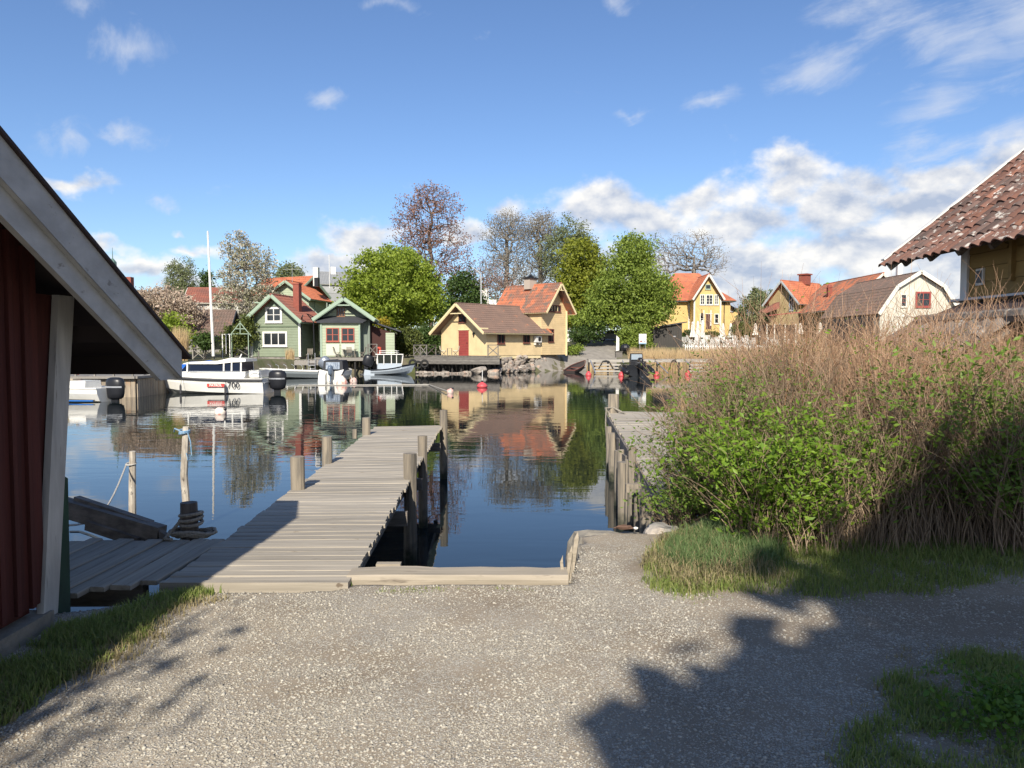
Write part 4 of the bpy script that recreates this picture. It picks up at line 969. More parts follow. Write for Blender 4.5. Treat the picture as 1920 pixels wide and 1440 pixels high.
b = MB(); b.add([(dA.x, 73.2, -1.2), (dB.x, 71.5, -1.2), (dB.x, 71.5, z0 - .1), (dA.x, 73.2, z0 - .1)], [(0, 1, 2, 3)]); b.box(((dA.x + dB.x) / 2, 72.6, -.6), ((dB.x - dA.x), .2, 1.8), rz=-.3); b.build('under_deck_shade', M_tar, yd, world=True)  # black sheet and box standing in for the shade under the deck
def railing(name, label, pts, h=1.0, group=None, m=None, n=None):
    """x-braced rail through the points"""
    r = thing(name, pts[0], label, 'railing', 0, group); m = m or M_greydk
    for p in pts:
        b = MB(); b.box((p.x, p.y, p.z + h / 2), (.09, .09, h)); b.build('post', m, r, world=True)
    for p, q in zip(pts, pts[1:]):
        b = MB(); up = Vector((0, 0, 1)); b.bar(p + up * h, q + up * h, .10, .06); b.build('rail', m, r, world=True)
        b = MB(); b.bar(p + up * .12, q + up * (h - .1), .05, .07); b.build('brace', m, r, world=True)
        b = MB(); b.bar(p + up * (h - .1) + Vector((0, .06, 0)), q + up * .12 + Vector((0, .06, 0)), .05, .07); b.build('brace', m, r, world=True)
    return r
zt = z0 + .03
def P3(u, Y, z): q = at(u, 668, Y); return Vector((q.x, Y, z))
railing('railing', 'grey cross-braced rail at the left end of the yellow house deck', [P3(776, 71.3, zt), P3(788, 71.1, zt), P3(800, 71.0, zt), P3(817, 73.5, zt)])
railing('railing', 'short dark cross-braced rail below the first window of the yellow house', [P3(915, 69.2, zt), P3(934, 68.9, zt)])
for i, (u, v) in enumerate(((774, 681), (784, 684), (796, 682))):
    b = MB(); p = at(u, v, 70.6 - i * .2); n = 14
    vs = []; fs = []
    for j in range(n):
        a = 2 * math.pi * j / n
        for k in range(6):
            c = 2 * math.pi * k / 6; r_ = .30 + .10 * math.cos(c); vs.append((p.x + r_ * math.cos(a), p.y + .10 * math.sin(c), p.z + r_ * math.sin(a)))
    for j in range(n):
        for k in range(6): fs.append((j * 6 + k, j * 6 + (k + 1) % 6, ((j + 1) % n) * 6 + (k + 1) % 6, ((j + 1) % n) * 6 + k))
    b.add(vs, fs); obj1(b, 'tyre_fender', M_tyre, ['black tyre fender at the bow of the grey cabin boat', 'black tyre fender hung from the deck corner post', 'black tyre fender hanging under the cross-braced deck rail'][i], 'tyre', 'tyre fenders on the deck corner')
# rubble shore and boulder wall
M_rk2 = mat('shore_stone', (.36, .31, .26), .9, (.22, .20, .18), 1.6, 8, (.35, .65), .05, 4., col3=(.40, .26, .19), s3=.7, c3=(.55, .68), rnd=.3)
rmes = [rock('stone', (0, 0, -50 - i), (1, .8, .75), seed=20 + i, m=M_rk2) for i in range(5)]
def stone(x, y, z, r, label, group, asp=(1, 1, 1)):
    s_ = random.choice(rmes); o = bpy.data.objects.new('stone', s_.data); C.objects.link(o); o.location = (x, y, z); o.scale = (r * asp[0], r * asp[1], r * asp[2]); o.rotation_euler = (random.uniform(-.3, .3), random.uniform(-.3, .3), random.uniform(0, 6))
    return tag(o, label, 'stone', group)
for i in range(34):
    u = 783 + (905 - 783) * i / 33; p = at(u, 700, 70.2 + random.uniform(-.4, .3) - (u - 783) / 122 * .6)
    stone(p.x, p.y, WZ + random.uniform(-.02, .10), random.uniform(.16, .30), 'rounded stone in the row at the water under the yellow house deck', 'stones along the waterline under the deck')
for i, (u, v, Y, r, asp, lb) in enumerate([(898, 692, 69.4, .85, (1.25, 1, .62), 'big reddish boulder at the right end of the deck'), (927, 694, 69.8, .75, (1.1, 1, .7), 'grey boulder between the reddish boulder and the rubble bank')]):
    p = at(u, v, Y); stone(p.x, p.y, p.z - .2, r, lb, 'stones of the bank below the yellow house', asp)
for i in range(60):
    t = random.random(); u = 938 + 85 * t; row = random.random()
    v = (672 + 22 * row) - 12 * t * (1 - row) + 0; Y = 71.5 + 7 * t - row * 1.2
    p = at(u, v, Y); stone(p.x, p.y, p.z - .05, random.uniform(.22, .52) * (1 - .3 * t), 'grey rock of the rubble bank under the long side of the yellow house', 'rubble rocks under the yellow house')
for o in rmes: bpy.data.objects.remove(o)

# --- green boathouse 1
g1o = at(563, 669, 70.0); g1a = rad(80)
g1 = House('green_boathouse', 'sage green boathouse with white framed windows and a red chimney', 'boathouse', g1o, g1a, 3.6, 4.2, 3.05, 4.85, M_green, M_rtile, M_gtrim, og=.75, oe=.55, fz=-1.3, found=M_stone, trimw=.24, k=1.13)
for (x_, y_) in ((0, 0), (0, 4.2)):
    g1.part('corner_board', M_white, lambda b: b.box((x_, y_, 1.5), (.2, .2, 3.0)))
g1.part('band', mat('green_band', (.13, .17, .11), .7), lambda b: b.box((-.03, 2.1, 2.45), (.06, 4.0, .10)))
g1.window('x0', 498, 575.5, 529.5, 605, M_white, 2, 2, fw=.17); g1.window('x0', 493, 621.5, 539, 649.5, M_white, 3, 1, fw=.15)
g1.part('window_pediment', M_gtrim, lambda b: b.prism([(-.08, 1.85, 4.1), (-.08, 2.4, 4.1), (-.08, 2.12, 4.3)], (0, 0, 0), (.06, 0, 0)))
p = g1.loc(555, 560, 'x0'); g1.part('chimney', M_brick, lambda b: (b.box((1.2, .75, 4.7), (.55, .5, 2.4)), b.box((1.2, .75, 5.93), (.62, .58, .1))))
g1.part('dormer', M_gtrim, lambda b: (b.box((1.9, 3.7, 4.05), (1.4, .9, .6)), b.box((1.9, 3.8, 4.4), (1.8, 1.3, .1), rx=.1)))
g1.part('wall_lamp', M_white, lambda b: b.box((-.06, 3.75, 1.95), (.08, .12, .14)))
g1.part('downpipe', M_black, lambda b: b.tube([(-.05, -.1, 3.0), (-.6, -.55, 3.3), (-.6, -.5, 3.2), (-.1, -.15, 2.7), (-.05, -.12, .1)], .05, 6))
# --- green boathouse 2 (red windows)
g2o = at(694, 669, 71); g2a = rad(97)
g2 = House('green_boathouse', 'pale green boathouse with red mullioned windows and a dark bay roof', 'boathouse', g2o, g2a, 3.8, 3.85, 3.1, 4.45, M_greendk, M_slate, M_gtrim, og=.95, oe=.5, fz=-.2, found=M_gtrim, trimw=.24, k=1.17)
def g2bay():
    R_ = g2.r; b = MB(); b.box((-.45, 2.2, 1.35), (.9, 3.0, 2.7)); b.build('bay_wall', M_greenlt, R_)
    b = MB(); q = [(-1.15, .45, 2.62), (-1.15, 3.95, 2.62), (0.0, 4.1, 2.98), (0.0, .1, 2.98)]; b.prism(q[::-1], (0, 0, 0), (0, 0, .06)); b.add([(-1.15, .45, 2.69), (-1.15, 3.95, 2.69), (-.02, 3.0, 3.18), (-.02, 1.3, 3.18), (0, 4.2, 2.98), (0, 0, 2.98)], [(0, 1, 2, 3), (1, 4, 2), (0, 3, 5)][::1]); b.build('bay_roof', M_slate, R_)
    for y_ in (.75, 3.65): b = MB(); b.box((-.92, y_, 1.35), (.10, .12, 2.7)); b.build('corner_board', M_gtrim, R_)
    n = Vector((-1, 0, 0)); t = Vector((0, 0, 1)).cross(n)
    for y_ in (1.62, 2.78):
        g2.win_local(Vector((-.9, y_, 1.72)), n, t, .98, 1.05, M_redfr, 2, 2, fw=.07)
    for y_ in (1.62, 2.78): b = MB(); b.box((-.93, y_, .55), (.05, 1.0, .9)); b.build('panel', mat('cream_panel', (.55, .57, .47), .6), R_)
    b = MB(); b.prism([(-.04, 1.1, 3.2), (-.04, 3.3, 3.2), (-.04, 2.2, 4.1)], (0, 0, 0), (.03, 0, 0)); b.build('gable_panel', M_greenlt, R_)
    g2.win_local(Vector((-.04, 2.22, 3.5)), n, t, .62, .72, mat('brown_stained_wood', (.20, .10, .05), .6), 3, 2, fw=.06)
    b = MB(); b.box((-.9, 2.08, 4.0), (.06, 1.9, .09)); b.build('gable_bracket', M_gtrim, R_)
    # right annex
    b = MB(); b.prism([(.6, -1.9, 0), (.6, 0, 0), (.6, 0, 2.5), (.6, -1.9, 1.9)], (0, 0, 0), (4.4, 0, 0)); b.build('annex_wall', mat('shaded_red_boards', (.05, .018, .015), .8), R_)  # shade on the annex front is put into this darkened red
    b = MB(); b.prism([(.2, -2.4, 1.95), (.2, .0, 2.75), (.2, .0, 2.87), (.2, -2.4, 2.07)], (0, 0, 0), (5.2, 0, 0)); b.build('annex_roof', M_slate, R_)
    b = MB(); b.box((.58, -1.55, .95), (.05, .7, 1.9)); b.build('annex_door', M_greenlt, R_)
    b = MB(); b.tube([(-.05, 4.3, 3.1), (-.5, 4.75, 3.35), (-.1, 4.32, 2.75), (-.05, 4.28, .1)], .05, 6); b.build('downpipe', M_black, R_)
g2bay()
# --- house 3 behind: green with bright orange roof
h3 = House('green_house', 'tall grey-green house with a bright orange tile roof behind the two boathouses', 'house', at(606, 640, 91), rad(152), 5.2, 4.2, 4.6, 6.2, M_greendk, M_or, M_gtrim, k=1.165, og=.7, oe=.5, fz=-2, found=M_stone)
def h3parts():
    R_ = h3.r
h3b = House('green_house', 'pale green gabled wing of the orange-roofed house behind the red chimney', 'house', at(580, 640, 83.5), rad(82), 4.6, 4.4, 4.35, 5.9, M_greenlt, M_or, M_gtrim, k=1.09, og=.6, oe=.5, fz=-2, found=M_stone)
h3b.part('chimney', M_white, lambda b: b.box((2.5, .2, 6.6), (.5, .5, 1.9)))
for o in [o for o in C.objects if o.parent == h3b.r and o.name.startswith('bargeboard')]:
    if o.data.vertices[0].co.x > 2: bpy.data.objects.remove(o)
h3b.part('flue', M_black, lambda b: (b.box((1.9, -.1, 6.0), (.5, .4, .9)),))
for (u0, v0, u1, v1) in ((612, 566, 622, 582),):
    h3.window('x0', u0, v0, u1, v1, M_gtrim, 2, 2, fw=.1)
h3.window('y1', 580, 560, 592, 584, M_gtrim, 2, 2, fw=.1)
b = MB(); p = at(548, 530, 76); b.tube([p, p + Vector((0, 0, 1.9))], .02, 4); b.bar(p + Vector((-.9, 0, 1.3)), p + Vector((.9, 0, 1.3)), .02); 
for k in range(5): b.bar(p + Vector((-.8 + .4 * k, -.25, 1.3)), p + Vector((-.8 + .4 * k, .25, 1.3)), .015)
obj1(b, 'tv_antenna', M_alu, 'thin television aerial above the orange-roofed green house', 'aerial')
# decks of the green boathouses
gd = thing('deck', at(620, 670, 68.5), 'grey plank deck on dark piles in front of the pale green boathouse', 'deck'); zt2 = gd.location.z - .04
xa, xb_ = at(592, 670, 68.5).x, at(702, 670, 68.5).x
for i in range(18):
    b = MB(); b.box((xa + (xb_ - xa) * (i + .5) / 18, 69.9, zt2), ((xb_ - xa) / 18 - .02, 3.0, .06)); b.build('plank', M_greydk, gd, world=True)
b = MB(); b.box(((xa + xb_) / 2, 68.4, zt2 - .14), (xb_ - xa + .2, .06, .26)); b.build('fascia_board', M_deckY, gd, world=True)
for i in range(7):
    b = MB(); x0 = xa + (xb_ - xa) * i / 6; b.tube([(x0, 68.6, -1.7), (x0, 68.6, zt2 - .1)], .09, 7); b.build('pile', M_tar, gd, world=True)
b = MB(); b.box(((xa + xb_) / 2 + .4, 70.6, -.45), (xb_ - xa + 1.2, .2, 1.7)); b.build('under_deck_shade', M_tar, gd, world=True)  # black box added as the darkness below the deck planks
gd2 = thing('deck', at(575, 676, 63), 'lower weathered plank landing between the green boathouses', 'deck'); xa2, xb2 = at(553, 676, 63).x, at(608, 676, 63).x; z_2 = gd2.location.z
for i in range(10):
    b = MB(); b.box((xa2 + (xb2 - xa2) * (i + .5) / 10, 65.6, z_2), ((xb2 - xa2) / 10 - .02, 5.2, .06)); b.build('plank', M_deckY, gd2, world=True)
b = MB(); b.box(((xa2 + xb2) / 2, 62.97, z_2 - .2), (xb2 - xa2 + .1, .06, .36)); b.build('fascia_board', M_deckY, gd2, world=True)
for i in range(4):
    b = MB(); x0 = xa2 + (xb2 - xa2) * i / 3; b.tube([(x0, 63.2, -1.7), (x0, 63.2, z_2 - .1)], .09, 7); b.build('pile', M_tar, gd2, world=True)
gd3 = thing('deck', at(720, 668, 71), 'shaded side deck beside the red annex of the pale green boathouse', 'deck')
for i in range(8):
    b = MB(); b.box((at(704 + 5 * i, 668, 71).x, 71.4, gd3.location.z), (.24, 2.4, .08)); b.build('plank', M_greydk, gd3, world=True)
for i in range(4):
    b = MB(); x0 = at(706 + 11 * i, 668, 70.5).x; b.tube([(x0, 70.6, -1.7), (x0, 70.6, gd3.location.z - .04)], .09, 7); b.build('pile', M_tar, gd3, world=True)
railing('railing', 'dark rail on the side deck by the red annex door', [at(690, 668, 70.2), at(707, 668, 70.2)], 1.1)
b = MB(); p = at(711, 668, 71); b.lathe((p.x, 71, p.z), [(.2, 0), (.21, .5), (.19, .85), (.05, .87)], 10); obj1(b, 'fire_tub', mat('bright_red_plastic', (.6, .08, .05), .5), 'bright red bin on the side deck beside the annex', 'bin')

# furniture
def chair(label, loc, rz, m, group=None, cushion=None):
    r = thing('chair', loc, label, 'chair', rz, group)
    b = MB(); 
    for i in range(4): b.box((-.18 + .12 * i, 0, .45), (.10, .44, .03))
    b.build('seat', m, r)
    b = MB(); b.bar((-.22, -.2, .45), (-.34, -.2, .95), .04); b.bar((-.22, .2, .45), (-.34, .2, .95), .04)
    for i in range(4): b.box((-.25 - .028 * i, 0, .56 + .11 * i), (.02, .42, .07))
    b.build('backrest', m, r)
    for sy in (-.2, .2):
        b = MB(); b.bar((.22, sy, .44), (-.22, sy, .0), .035); b.build('leg', m, r)
        b = MB(); b.bar((-.22, sy, .44), (.22, sy, .0), .035); b.build('leg', m, r)
    if cushion: b = MB(); b.box((-.02, 0, .49), (.4, .4, .06)); b.box((-.32, 0, .72), (.06, .38, .36), ry=-.2); b.build('cushion', cushion, r)
    return r
def table(label, loc, m, w=1.1, d=.7, h=.72):
    r = thing('table', loc, label, 'table')
    b = MB()
    for i in range(5): b.box((0, -d / 2 + d * (i + .5) / 5, h), (w, d / 5 - .01, .03))
    b.build('tabletop', m, r)
    for sx_ in (-1, 1):
        for sy in (-1, 1): b = MB(); b.bar((sx_ * w * .4, sy * d * .38, h), (sx_ * w * .4, sy * d * .38, 0), .05); b.build('leg', m, r)
    return r
M_teak = mat('grey_teak', (.27, .235, .19), .8, (.18, .16, .13), (3, 20, 20)); M_cush = mat('cream_cushion', (.6, .55, .42), .9)
dz = zt2 + .03
q = at(655, 669, 69.2); table('slatted table on the deck under the red mullioned windows', (q.x, 69.2, dz), M_teak, 1.3, .7)
chair('folding chair left of the slatted deck table, open towards it', (at(632, 669, 69.1).x, 69.1, dz), 0, M_teak, 'deck chairs'); chair('folding chair right of the slatted deck table, reclining', (at(679, 669, 69.1).x, 69.1, dz), math.pi, M_teak, 'deck chairs')
chair('slatted chair with its back to the water, in front of the deck table', (at(656, 669, 68.7).x, 68.7, dz), rad(90), M_teak, 'deck chairs')
chair('weathered wooden armchair on the landing between the green boathouses', (at(580, 674, 64.4).x, 64.4, z_2 + .03), rad(-90), M_teak, 'deck chairs')
chair('cushioned chair at the left of the red door group', (at(832, 668, 71).x, 71, zt), 0, M_teak, 'deck chairs', M_cush); chair('cushioned chair nearest the red door', (at(854, 668, 70.6).x, 70.6, zt), math.pi, M_teak, 'deck chairs', M_cush)
table('small folding table between the two cushioned chairs', (at(843, 668, 70.8).x, 70.8, zt), M_teak, .5, .5, .7)
# ladder
lad = thing('ladder', (at(584, 700, 62.6).x, 62.6, WZ), 'white boat ladder hanging from the landing into the water', 'ladder')
for dx_ in (-.28, .28):
    b = MB(); b.tube([(lad.location.x + dx_, 62.7, WZ - .3), (lad.location.x + dx_, 62.7, .95)], .03, 6); b.build('stile', M_alu, lad, world=True)
for k in range(5): b = MB(); b.box((lad.location.x, 62.7, WZ + .1 + .28 * k), (.56, .08, .04)); b.build('rung', M_alu, lad, world=True)

# --- pavilion, greenhouse frame, flagpole
pv = House('pavilion', 'open pavilion with a brown clay tile roof and dark gable left of the flagpole', 'pavilion', at(334, 667, 74), rad(4), 4.0, 3.6, 2.0, 3.75, M_tar, M_brn2, mat('blue_black_trim', (.04, .05, .07), .6), og=.35, oe=.6, amp=.04, pitch=.24, k=1.14)
for o in [o for o in C.objects if o.parent == pv.r and o.name.startswith('wall')]: bpy.data.objects.remove(o)
pv.part('gable_wall', mat('blue_black_boards', (.035, .045, .065), .7), lambda b: b.prism([(4.0, 0, 2.0), (4.0, 3.6, 2.0), (4.0, 1.8, 3.7)], (-.03, 0, 0), (.03, 0, 0)))
for (x_, y_) in ((.1, .1), (1.4, .1), (3.9, .1), (.1, 3.5), (3.9, 3.5), (2.6, 3.5)):
    pv.part('post', M_tar, lambda b: (b.box((x_, y_, 1.0), (.14, .14, 2.0)), b.bar((x_, y_, 1.5), (x_ + (.5 if x_ < 3 else -.5), y_, 2.0), .08)))
pv.part('back_wall', mat('pale_panel', (.33, .36, .29), .8), lambda b: (b.box((1.9, 3.4, 1.2), (1.6, .05, 1.4))))
pv.part('tie_beam', M_tar, lambda b: (b.box((2, .1, 2.0), (4.2, .12, .16)), b.box((2, 3.5, 2.0), (4.2, .12, .16))))
gq = at(435, 672, 69)
gh = thing('greenhouse_frame', gq, 'slender pale green gabled garden arch of laths beside the sage boathouse', 'arch')
def lath(a, c, w=.06, nm='lath', m=None):
    b = MB(); b.bar(gq + Vector(a), gq + Vector(c), w); b.build(nm, m or M_gtrim, gh, world=True)
for (a, c) in (((0, 0, 0), (0, 0, 2.2)), ((1.5, 0, 0), (1.5, 0, 2.2)), ((-.2, 0, 2.0), (.78, 0, 3.2)), ((1.75, 0, 2.0), (.78, 0, 3.2)), ((0, 0, 2.2), (1.6, 0, 2.2)), ((.78, 0, 2.2), (.78, 0, 3.35)), ((.4, 0, 2.65), (1.2, 0, 2.65))): lath(a, c)
for (a, c) in (((-.75, -.2, .0), (-.75, -.2, 2.15)), ((-.1, -.2, 0), (-.1, -.2, 2.15)), ((-.42, -.2, .4), (-.42, -.2, 2.15)), ((-.8, -.2, 2.15), (-.05, -.2, 2.15))): lath(a, c, .07, 'door_frame', M_white)
railing('railing', 'low cross-braced rail in front of the open pavilion', [at(362, 674, 68), at(382, 674, 68), at(402, 674, 68)], 1.0, m=M_deckY)
fp0 = at(400, 668, 66); fp1 = at(389.5, 436, 66)
b = MB(); b.tube([fp0, fp0.lerp(fp1, .5), fp1], [.13, .11, .075], 8); fp = thing('flagpole', fp0, 'tall bare white flagpole beside the open pavilion', 'flagpole'); b.build('pole', M_white, fp, world=True)
b = MB(); b.lathe(fp1, [(.05, 0), (.08, .05), (.05, .12), (.005, .14)], 8); b.build('finial', M_white, fp, world=True)
st = thing('steps', at(462, 678, 67.5), 'dark outside steps with a handrail down from the sage boathouse', 'steps')
for k in range(5): b = MB(); q = at(447 + 7 * k, 668 + 3 * k, 67.5); b.box((q.x, 67.5, q.z), (.4, .8, .07)); b.build('tread', M_greydk, st, world=True)
b = MB(); b.bar(at(446, 655, 67.1), at(486, 678, 67.1), .05); b.box(at(485, 668, 67.1), (.09, .09, .9)); b.build('handrail', M_greydk, st, world=True)
# bicycles leaning by the steps
def bicycle(label, loc, rz):
    r = thing('bicycle', loc, label, 'bicycle', rz, 'bicycles parked by the sage boathouse')
    for x_ in (-.5, .5):
        b = MB(); n = 14; vs = []; fs = []
        b.tube([(x_ + .33 * math.cos(2 * math.pi * i / n), 0, .34 + .33 * math.sin(2 * math.pi * i / n)) for i in range(n + 1)], .022, 5, False); w = b.build('wheel', M_tyre, r)
    b = MB(); b.bar((-.5, 0, .34), (-.15, 0, .75), .03); b.bar((-.15, 0, .85), (0, 0, .3), .03); b.bar((0, 0, .3), (.38, 0, .75), .03); b.bar((-.13, 0, .78), (.38, 0, .80), .03); b.bar((.5, 0, .34), (.36, 0, .95), .03); b.bar((-.5, 0, .34), (0, 0, .3), .025); b.build('frame', M_black, r)
    b = MB(); b.box((-.17, 0, .9), (.24, .14, .05)); b.build('saddle', M_black, r); b = MB(); b.bar((.34, -.28, 1.0), (.34, .28, 1.0), .03); b.build('handlebar', M_alu, r)
    return r
bicycle('black bicycle leaning nearest the pale garden arch', at(437, 674, 67.4), rad(20)); bicycle('black bicycle nearest the steps of the sage boathouse', at(455, 674, 67.6), rad(-15))
# ================================================================ more far buildings
M_bwall = boards('beige_boarding', (.42, .33, .17)); M_vwall = boards('warm_yellow_boarding', (.70, .50, .20)); M_whwall = boards('white_boarding', (.66, .64, .54)); M_crtrim = mat('ivory_trim', (.68, .66, .58), .6)
M_dkredwood = mat('dark_brown_door', (.09, .04, .035), .6)
# yellow villa
vl = House('yellow_villa', 'large yellow villa with a bright orange roof and a white glazed front gable', 'house', at(1224, 636, 112), rad(0), 11.2, 8.0, 5.9, 8.6, M_vwall, M_or, mat('dark_green_eaves', (.05, .06, .055), .6), hip=3.2, oe=.7, fz=-2, found=M_stone)
wg = at(1350, 636, 109.2)
vg = House('villa_gable', 'front gable bay of the yellow villa with white glazing over a brown door', 'house', wg, rad(90), 4.5, 3.7, 6.1, 9.0, M_vwall, M_or, M_crtrim, og=.8, oe=.7, fz=-2, found=M_stone)
vg.r.name = 'gable_bay'
# the bay belongs to the villa: hang its pieces on the villa
def adopt(child_root, parent_root):
    Mi = parent_root_matrix(parent_root).inverted() @ parent_root_matrix(child_root)
    for o in [o for o in C.objects if o.parent == child_root]:
        o.parent = parent_root; o.matrix_local = Mi @ o.matrix_local
    bpy.data.objects.remove(child_root)
def parent_root_matrix(r): return Matrix.Translation(r.location) @ Matrix.Rotation(r.rotation_euler[2], 4, 'Z')
for (a_, c_) in ((1312, 1322), (1323, 1337), (1339, 1347.5)): vg.window('x0', a_, 552, c_, 572, M_crtrim, 2, 3, fw=.14)
vg.window('x0', 1322, 533, 1333, 543, M_gtrim, 1, 1, fw=.12)
vg.door('x0', 1323.5, 589, 1334, 617, M_dkredwood, M_crtrim)
for (a_, c_) in ((1312, 1320), (1339, 1348)): vg.window('x0', a_, 588, c_, 607, M_crtrim, 1, 2, fw=.12)
for y_ in (0, 3.7, 1.35, 2.35): vg.part('corner_board', M_crtrim, lambda b: b.box((-.03, y_, 3.0), (.12, .22, 6.0) if y_ in (0, 3.7) else (.10, .16, 2.2)))
vg.part('lantern', M_black, lambda b: (b.box((-.5, 2.7, 3.5), (.25, .25, .35)), b.bar((-.5, 2.7, 3.6), (-.5, 2.7, 4.2), .03), b.bar((0, 2.7, 4.2), (-.5, 2.7, 4.2), .04)))
for (a_, b0, c_, d0) in ((1290, 560, 1303, 573), (1291, 588, 1306, 606)): vl.window('y0', a_, b0, c_, d0, M_crtrim, 2, 2, fw=.12)
vl.part('downpipe', M_black, lambda b: b.tube([(10.3, -.1, 5.8), (10.3, -.1, .2)], .06, 6))
vl.part('corner_board', M_crtrim, lambda b: b.box((5.2, -.03, 2.9), (.2, .08, 5.8)))
adopt(vg.r, vl.r)
vb = House('orange_roofed_house', 'orange roof ridge of a second building showing just behind the yellow villa', 'house', at(1236, 630, 124), 0, 10, 6, 6.8, 10.2, M_vwall, M_or, M_crtrim, hip=3., oe=.6, fz=-2, found=M_stone)
vl.part('side_roof', M_slate, lambda b: b.prism([(11.3, 1.0, 4.9), (13.2, 1.0, 3.9), (13.2, 1.0, 4.1), (11.3, 1.0, 5.1)], (0, 0, 0), (0, 3, 0)))
vl.part('side_wall', M_vwall, lambda b: b.box((12.0, 2.6, 2.0), (1.5, 2.4, 4.0)))
# dark shed
sh = House('tarred_shed', 'dark tarred board shed with a flat sloping roof behind the reeds', 'shed', at(1225, 652, 92), rad(0), 3.4, 3.0, 2.3, 2.32, boards('tarred_boarding', (.055, .05, .045), True, pitch=.2), M_slate, M_tar, og=.1, oe=.1, barge=False, fz=-1)
for o in [o for o in C.objects if o.parent == sh.r and not o.name.startswith(('wall', 'found'))]: bpy.data.objects.remove(o)
sh.part('roof', M_slate, lambda b: b.prism([(-.2, -.3, 2.28), (3.95, -.3, 3.0), (3.95, -.3, 3.12), (-.2, -.3, 2.42)], (0, 0, 0), (0, 3.6, 0)))
sh.part('upper_wall', boards('tarred_boarding', (.05, .045, .04)), lambda b: b.prism([(.01, -.012, 2.25), (3.4, -.012, 2.25), (3.4, -.012, 2.9), (.01, -.012, 2.33)], (0, 0, 0), (0, .05, 0)))
sh.part('signboard', M_alu, lambda b: b.box((2.5, -.04, 1.35), (.3, .03, .12)))
# right group
r1 = House('beige_house', 'beige gabled house end with an orange roof and red chimney right of the yellow villa', 'house', at(1497, 640, 97), rad(40), 8.0, 4.2, 5.1, 7.6, M_bwall, M_or, mat('blue_grey_trim', (.42, .46, .47), .6), og=.8, oe=.7, fz=-1.5, found=M_stone)
r1.window('x0', 1480, 550, 1488.5, 583, mat('blue_grey_trim2', (.30, .34, .37), .6), 2, 3, fw=.1)
r1.part('chimney', M_brick, lambda b: (b.box((5.0, 2.1, 8.1), (1.1, 1.1, 1.3)), b.box((5.0, 2.1, 8.8), (1.4, 1.4, .16))))
r2 = House('long_roofed_house', 'long house under a big dull orange roof between the beige gable and the gambrel house', 'house', (36.9, 84.5, 1.8), rad(90), 15, 0.1 + 7.6, 4.0, 7.4, M_bwall, M_orm, M_crtrim, og=.5, oe=.6, fz=-1.5, found=M_stone)
r2.r.location = (44.2, 84.5, 1.9); r2.M = Matrix.Translation(r2.r.location) @ Matrix.Rotation(rad(90), 4, 'Z')
for o in [o for o in C.objects if o.parent == r2.r and o.name.startswith('bargeboard')]:
    if o.data.vertices[0].co.x > 2: bpy.data.objects.remove(o)
r2.part('vent_hood', M_brick, lambda b: (b.box((8.5, 6.0, 6.1), (.5, .5, 1.2)), b.lathe((8.5, 6.0, 6.6), [(.35, 0), (.3, .25), (.1, .4)], 8)))
r3 = House('gambrel_house', 'white boarded house with a brown gambrel tile roof and dark red window', 'house', at(1793, 640, 72), rad(90), 12.5, 7.2, 2.9, 6.3, M_whwall, M_brn2, M_crtrim, og=.4, oe=.5, fz=-1.5, found=M_stone, gam=(1.45, 5.0))
r3.window('x0', 1716, 547, 1745, 576.5, M_brick_red, 2, 2, fw=.16); r3.window('x0', 1688, 551, 1700, 576, M_crtrim, 1, 3, fw=.1, inner=M_brick_red)
for o in [o for o in C.objects if o.parent == r3.r and o.name.startswith('bargeboard')]:
    if o.data.vertices[0].co.x > 2: bpy.data.objects.remove(o)
r3.part('band', M_crtrim, lambda b: b.box((-.03, 3.0, 2.35), (.06, 5.8, .12)))
r3.part('veranda', mat('dark_veranda', (.10, .095, .085), .8), lambda b: (b.box((6, 7.6, 1.2), (11.8, .3, 2.4)),))
b = MB(); b.bar(at(1436, 592, 92), at(1497, 586, 92), 2.6, .1); b2_ = MB()
pr = thing('porch', at(1465, 630, 93), 'red sheet-metal porch roof over a shaded veranda in front of the beige gable', 'porch')
b.build('roof', mat('red_sheet_roof', (.36, .08, .075), .5), pr, world=True)
b = MB(); q = at(1465, 610, 93.5); b.box((q.x, 94.5, 2.6), (4.2, 1.5, 2.9)); b.build('back_wall', mat('veranda_shade', (.12, .10, .08), .8), pr, world=True)  # dark block, its colour standing for the shade under the porch roof
for u in (1438, 1452, 1472, 1492): b = MB(); q = at(u, 610, 91.2); b.box((q.x, 91.2, 2.6), (.14, .14, 3.0)); b.build('post', M_crtrim, pr, world=True)
sr = thing('side_shed', at(1440, 600, 97), 'small red tiled side roof left of the beige gable', 'shed')
b = MB(); b.prism([at(1428, 584, 98), at(1437, 587, 98), at(1462, 578, 98), at(1462, 566, 98)], (0, 0, 0), (0, 1.6, 0)); b.build('roof', M_rtile, sr, world=True)
b = MB(); q = at(1452, 610, 97.2); b.box((q.x, 97.2, 2.3), (1.6, 1.2, 2.6)); b.build('wall', M_bwall, sr, world=True)
b = MB(); p0 = at(1685, 530, 95); b.box((p0.x, 95, p0.z + 1), (.55, .5, 4)); obj1(b, 'white_mast', M_white, 'white square mast rising behind the gambrel roof under the near tile eave', 'mast')
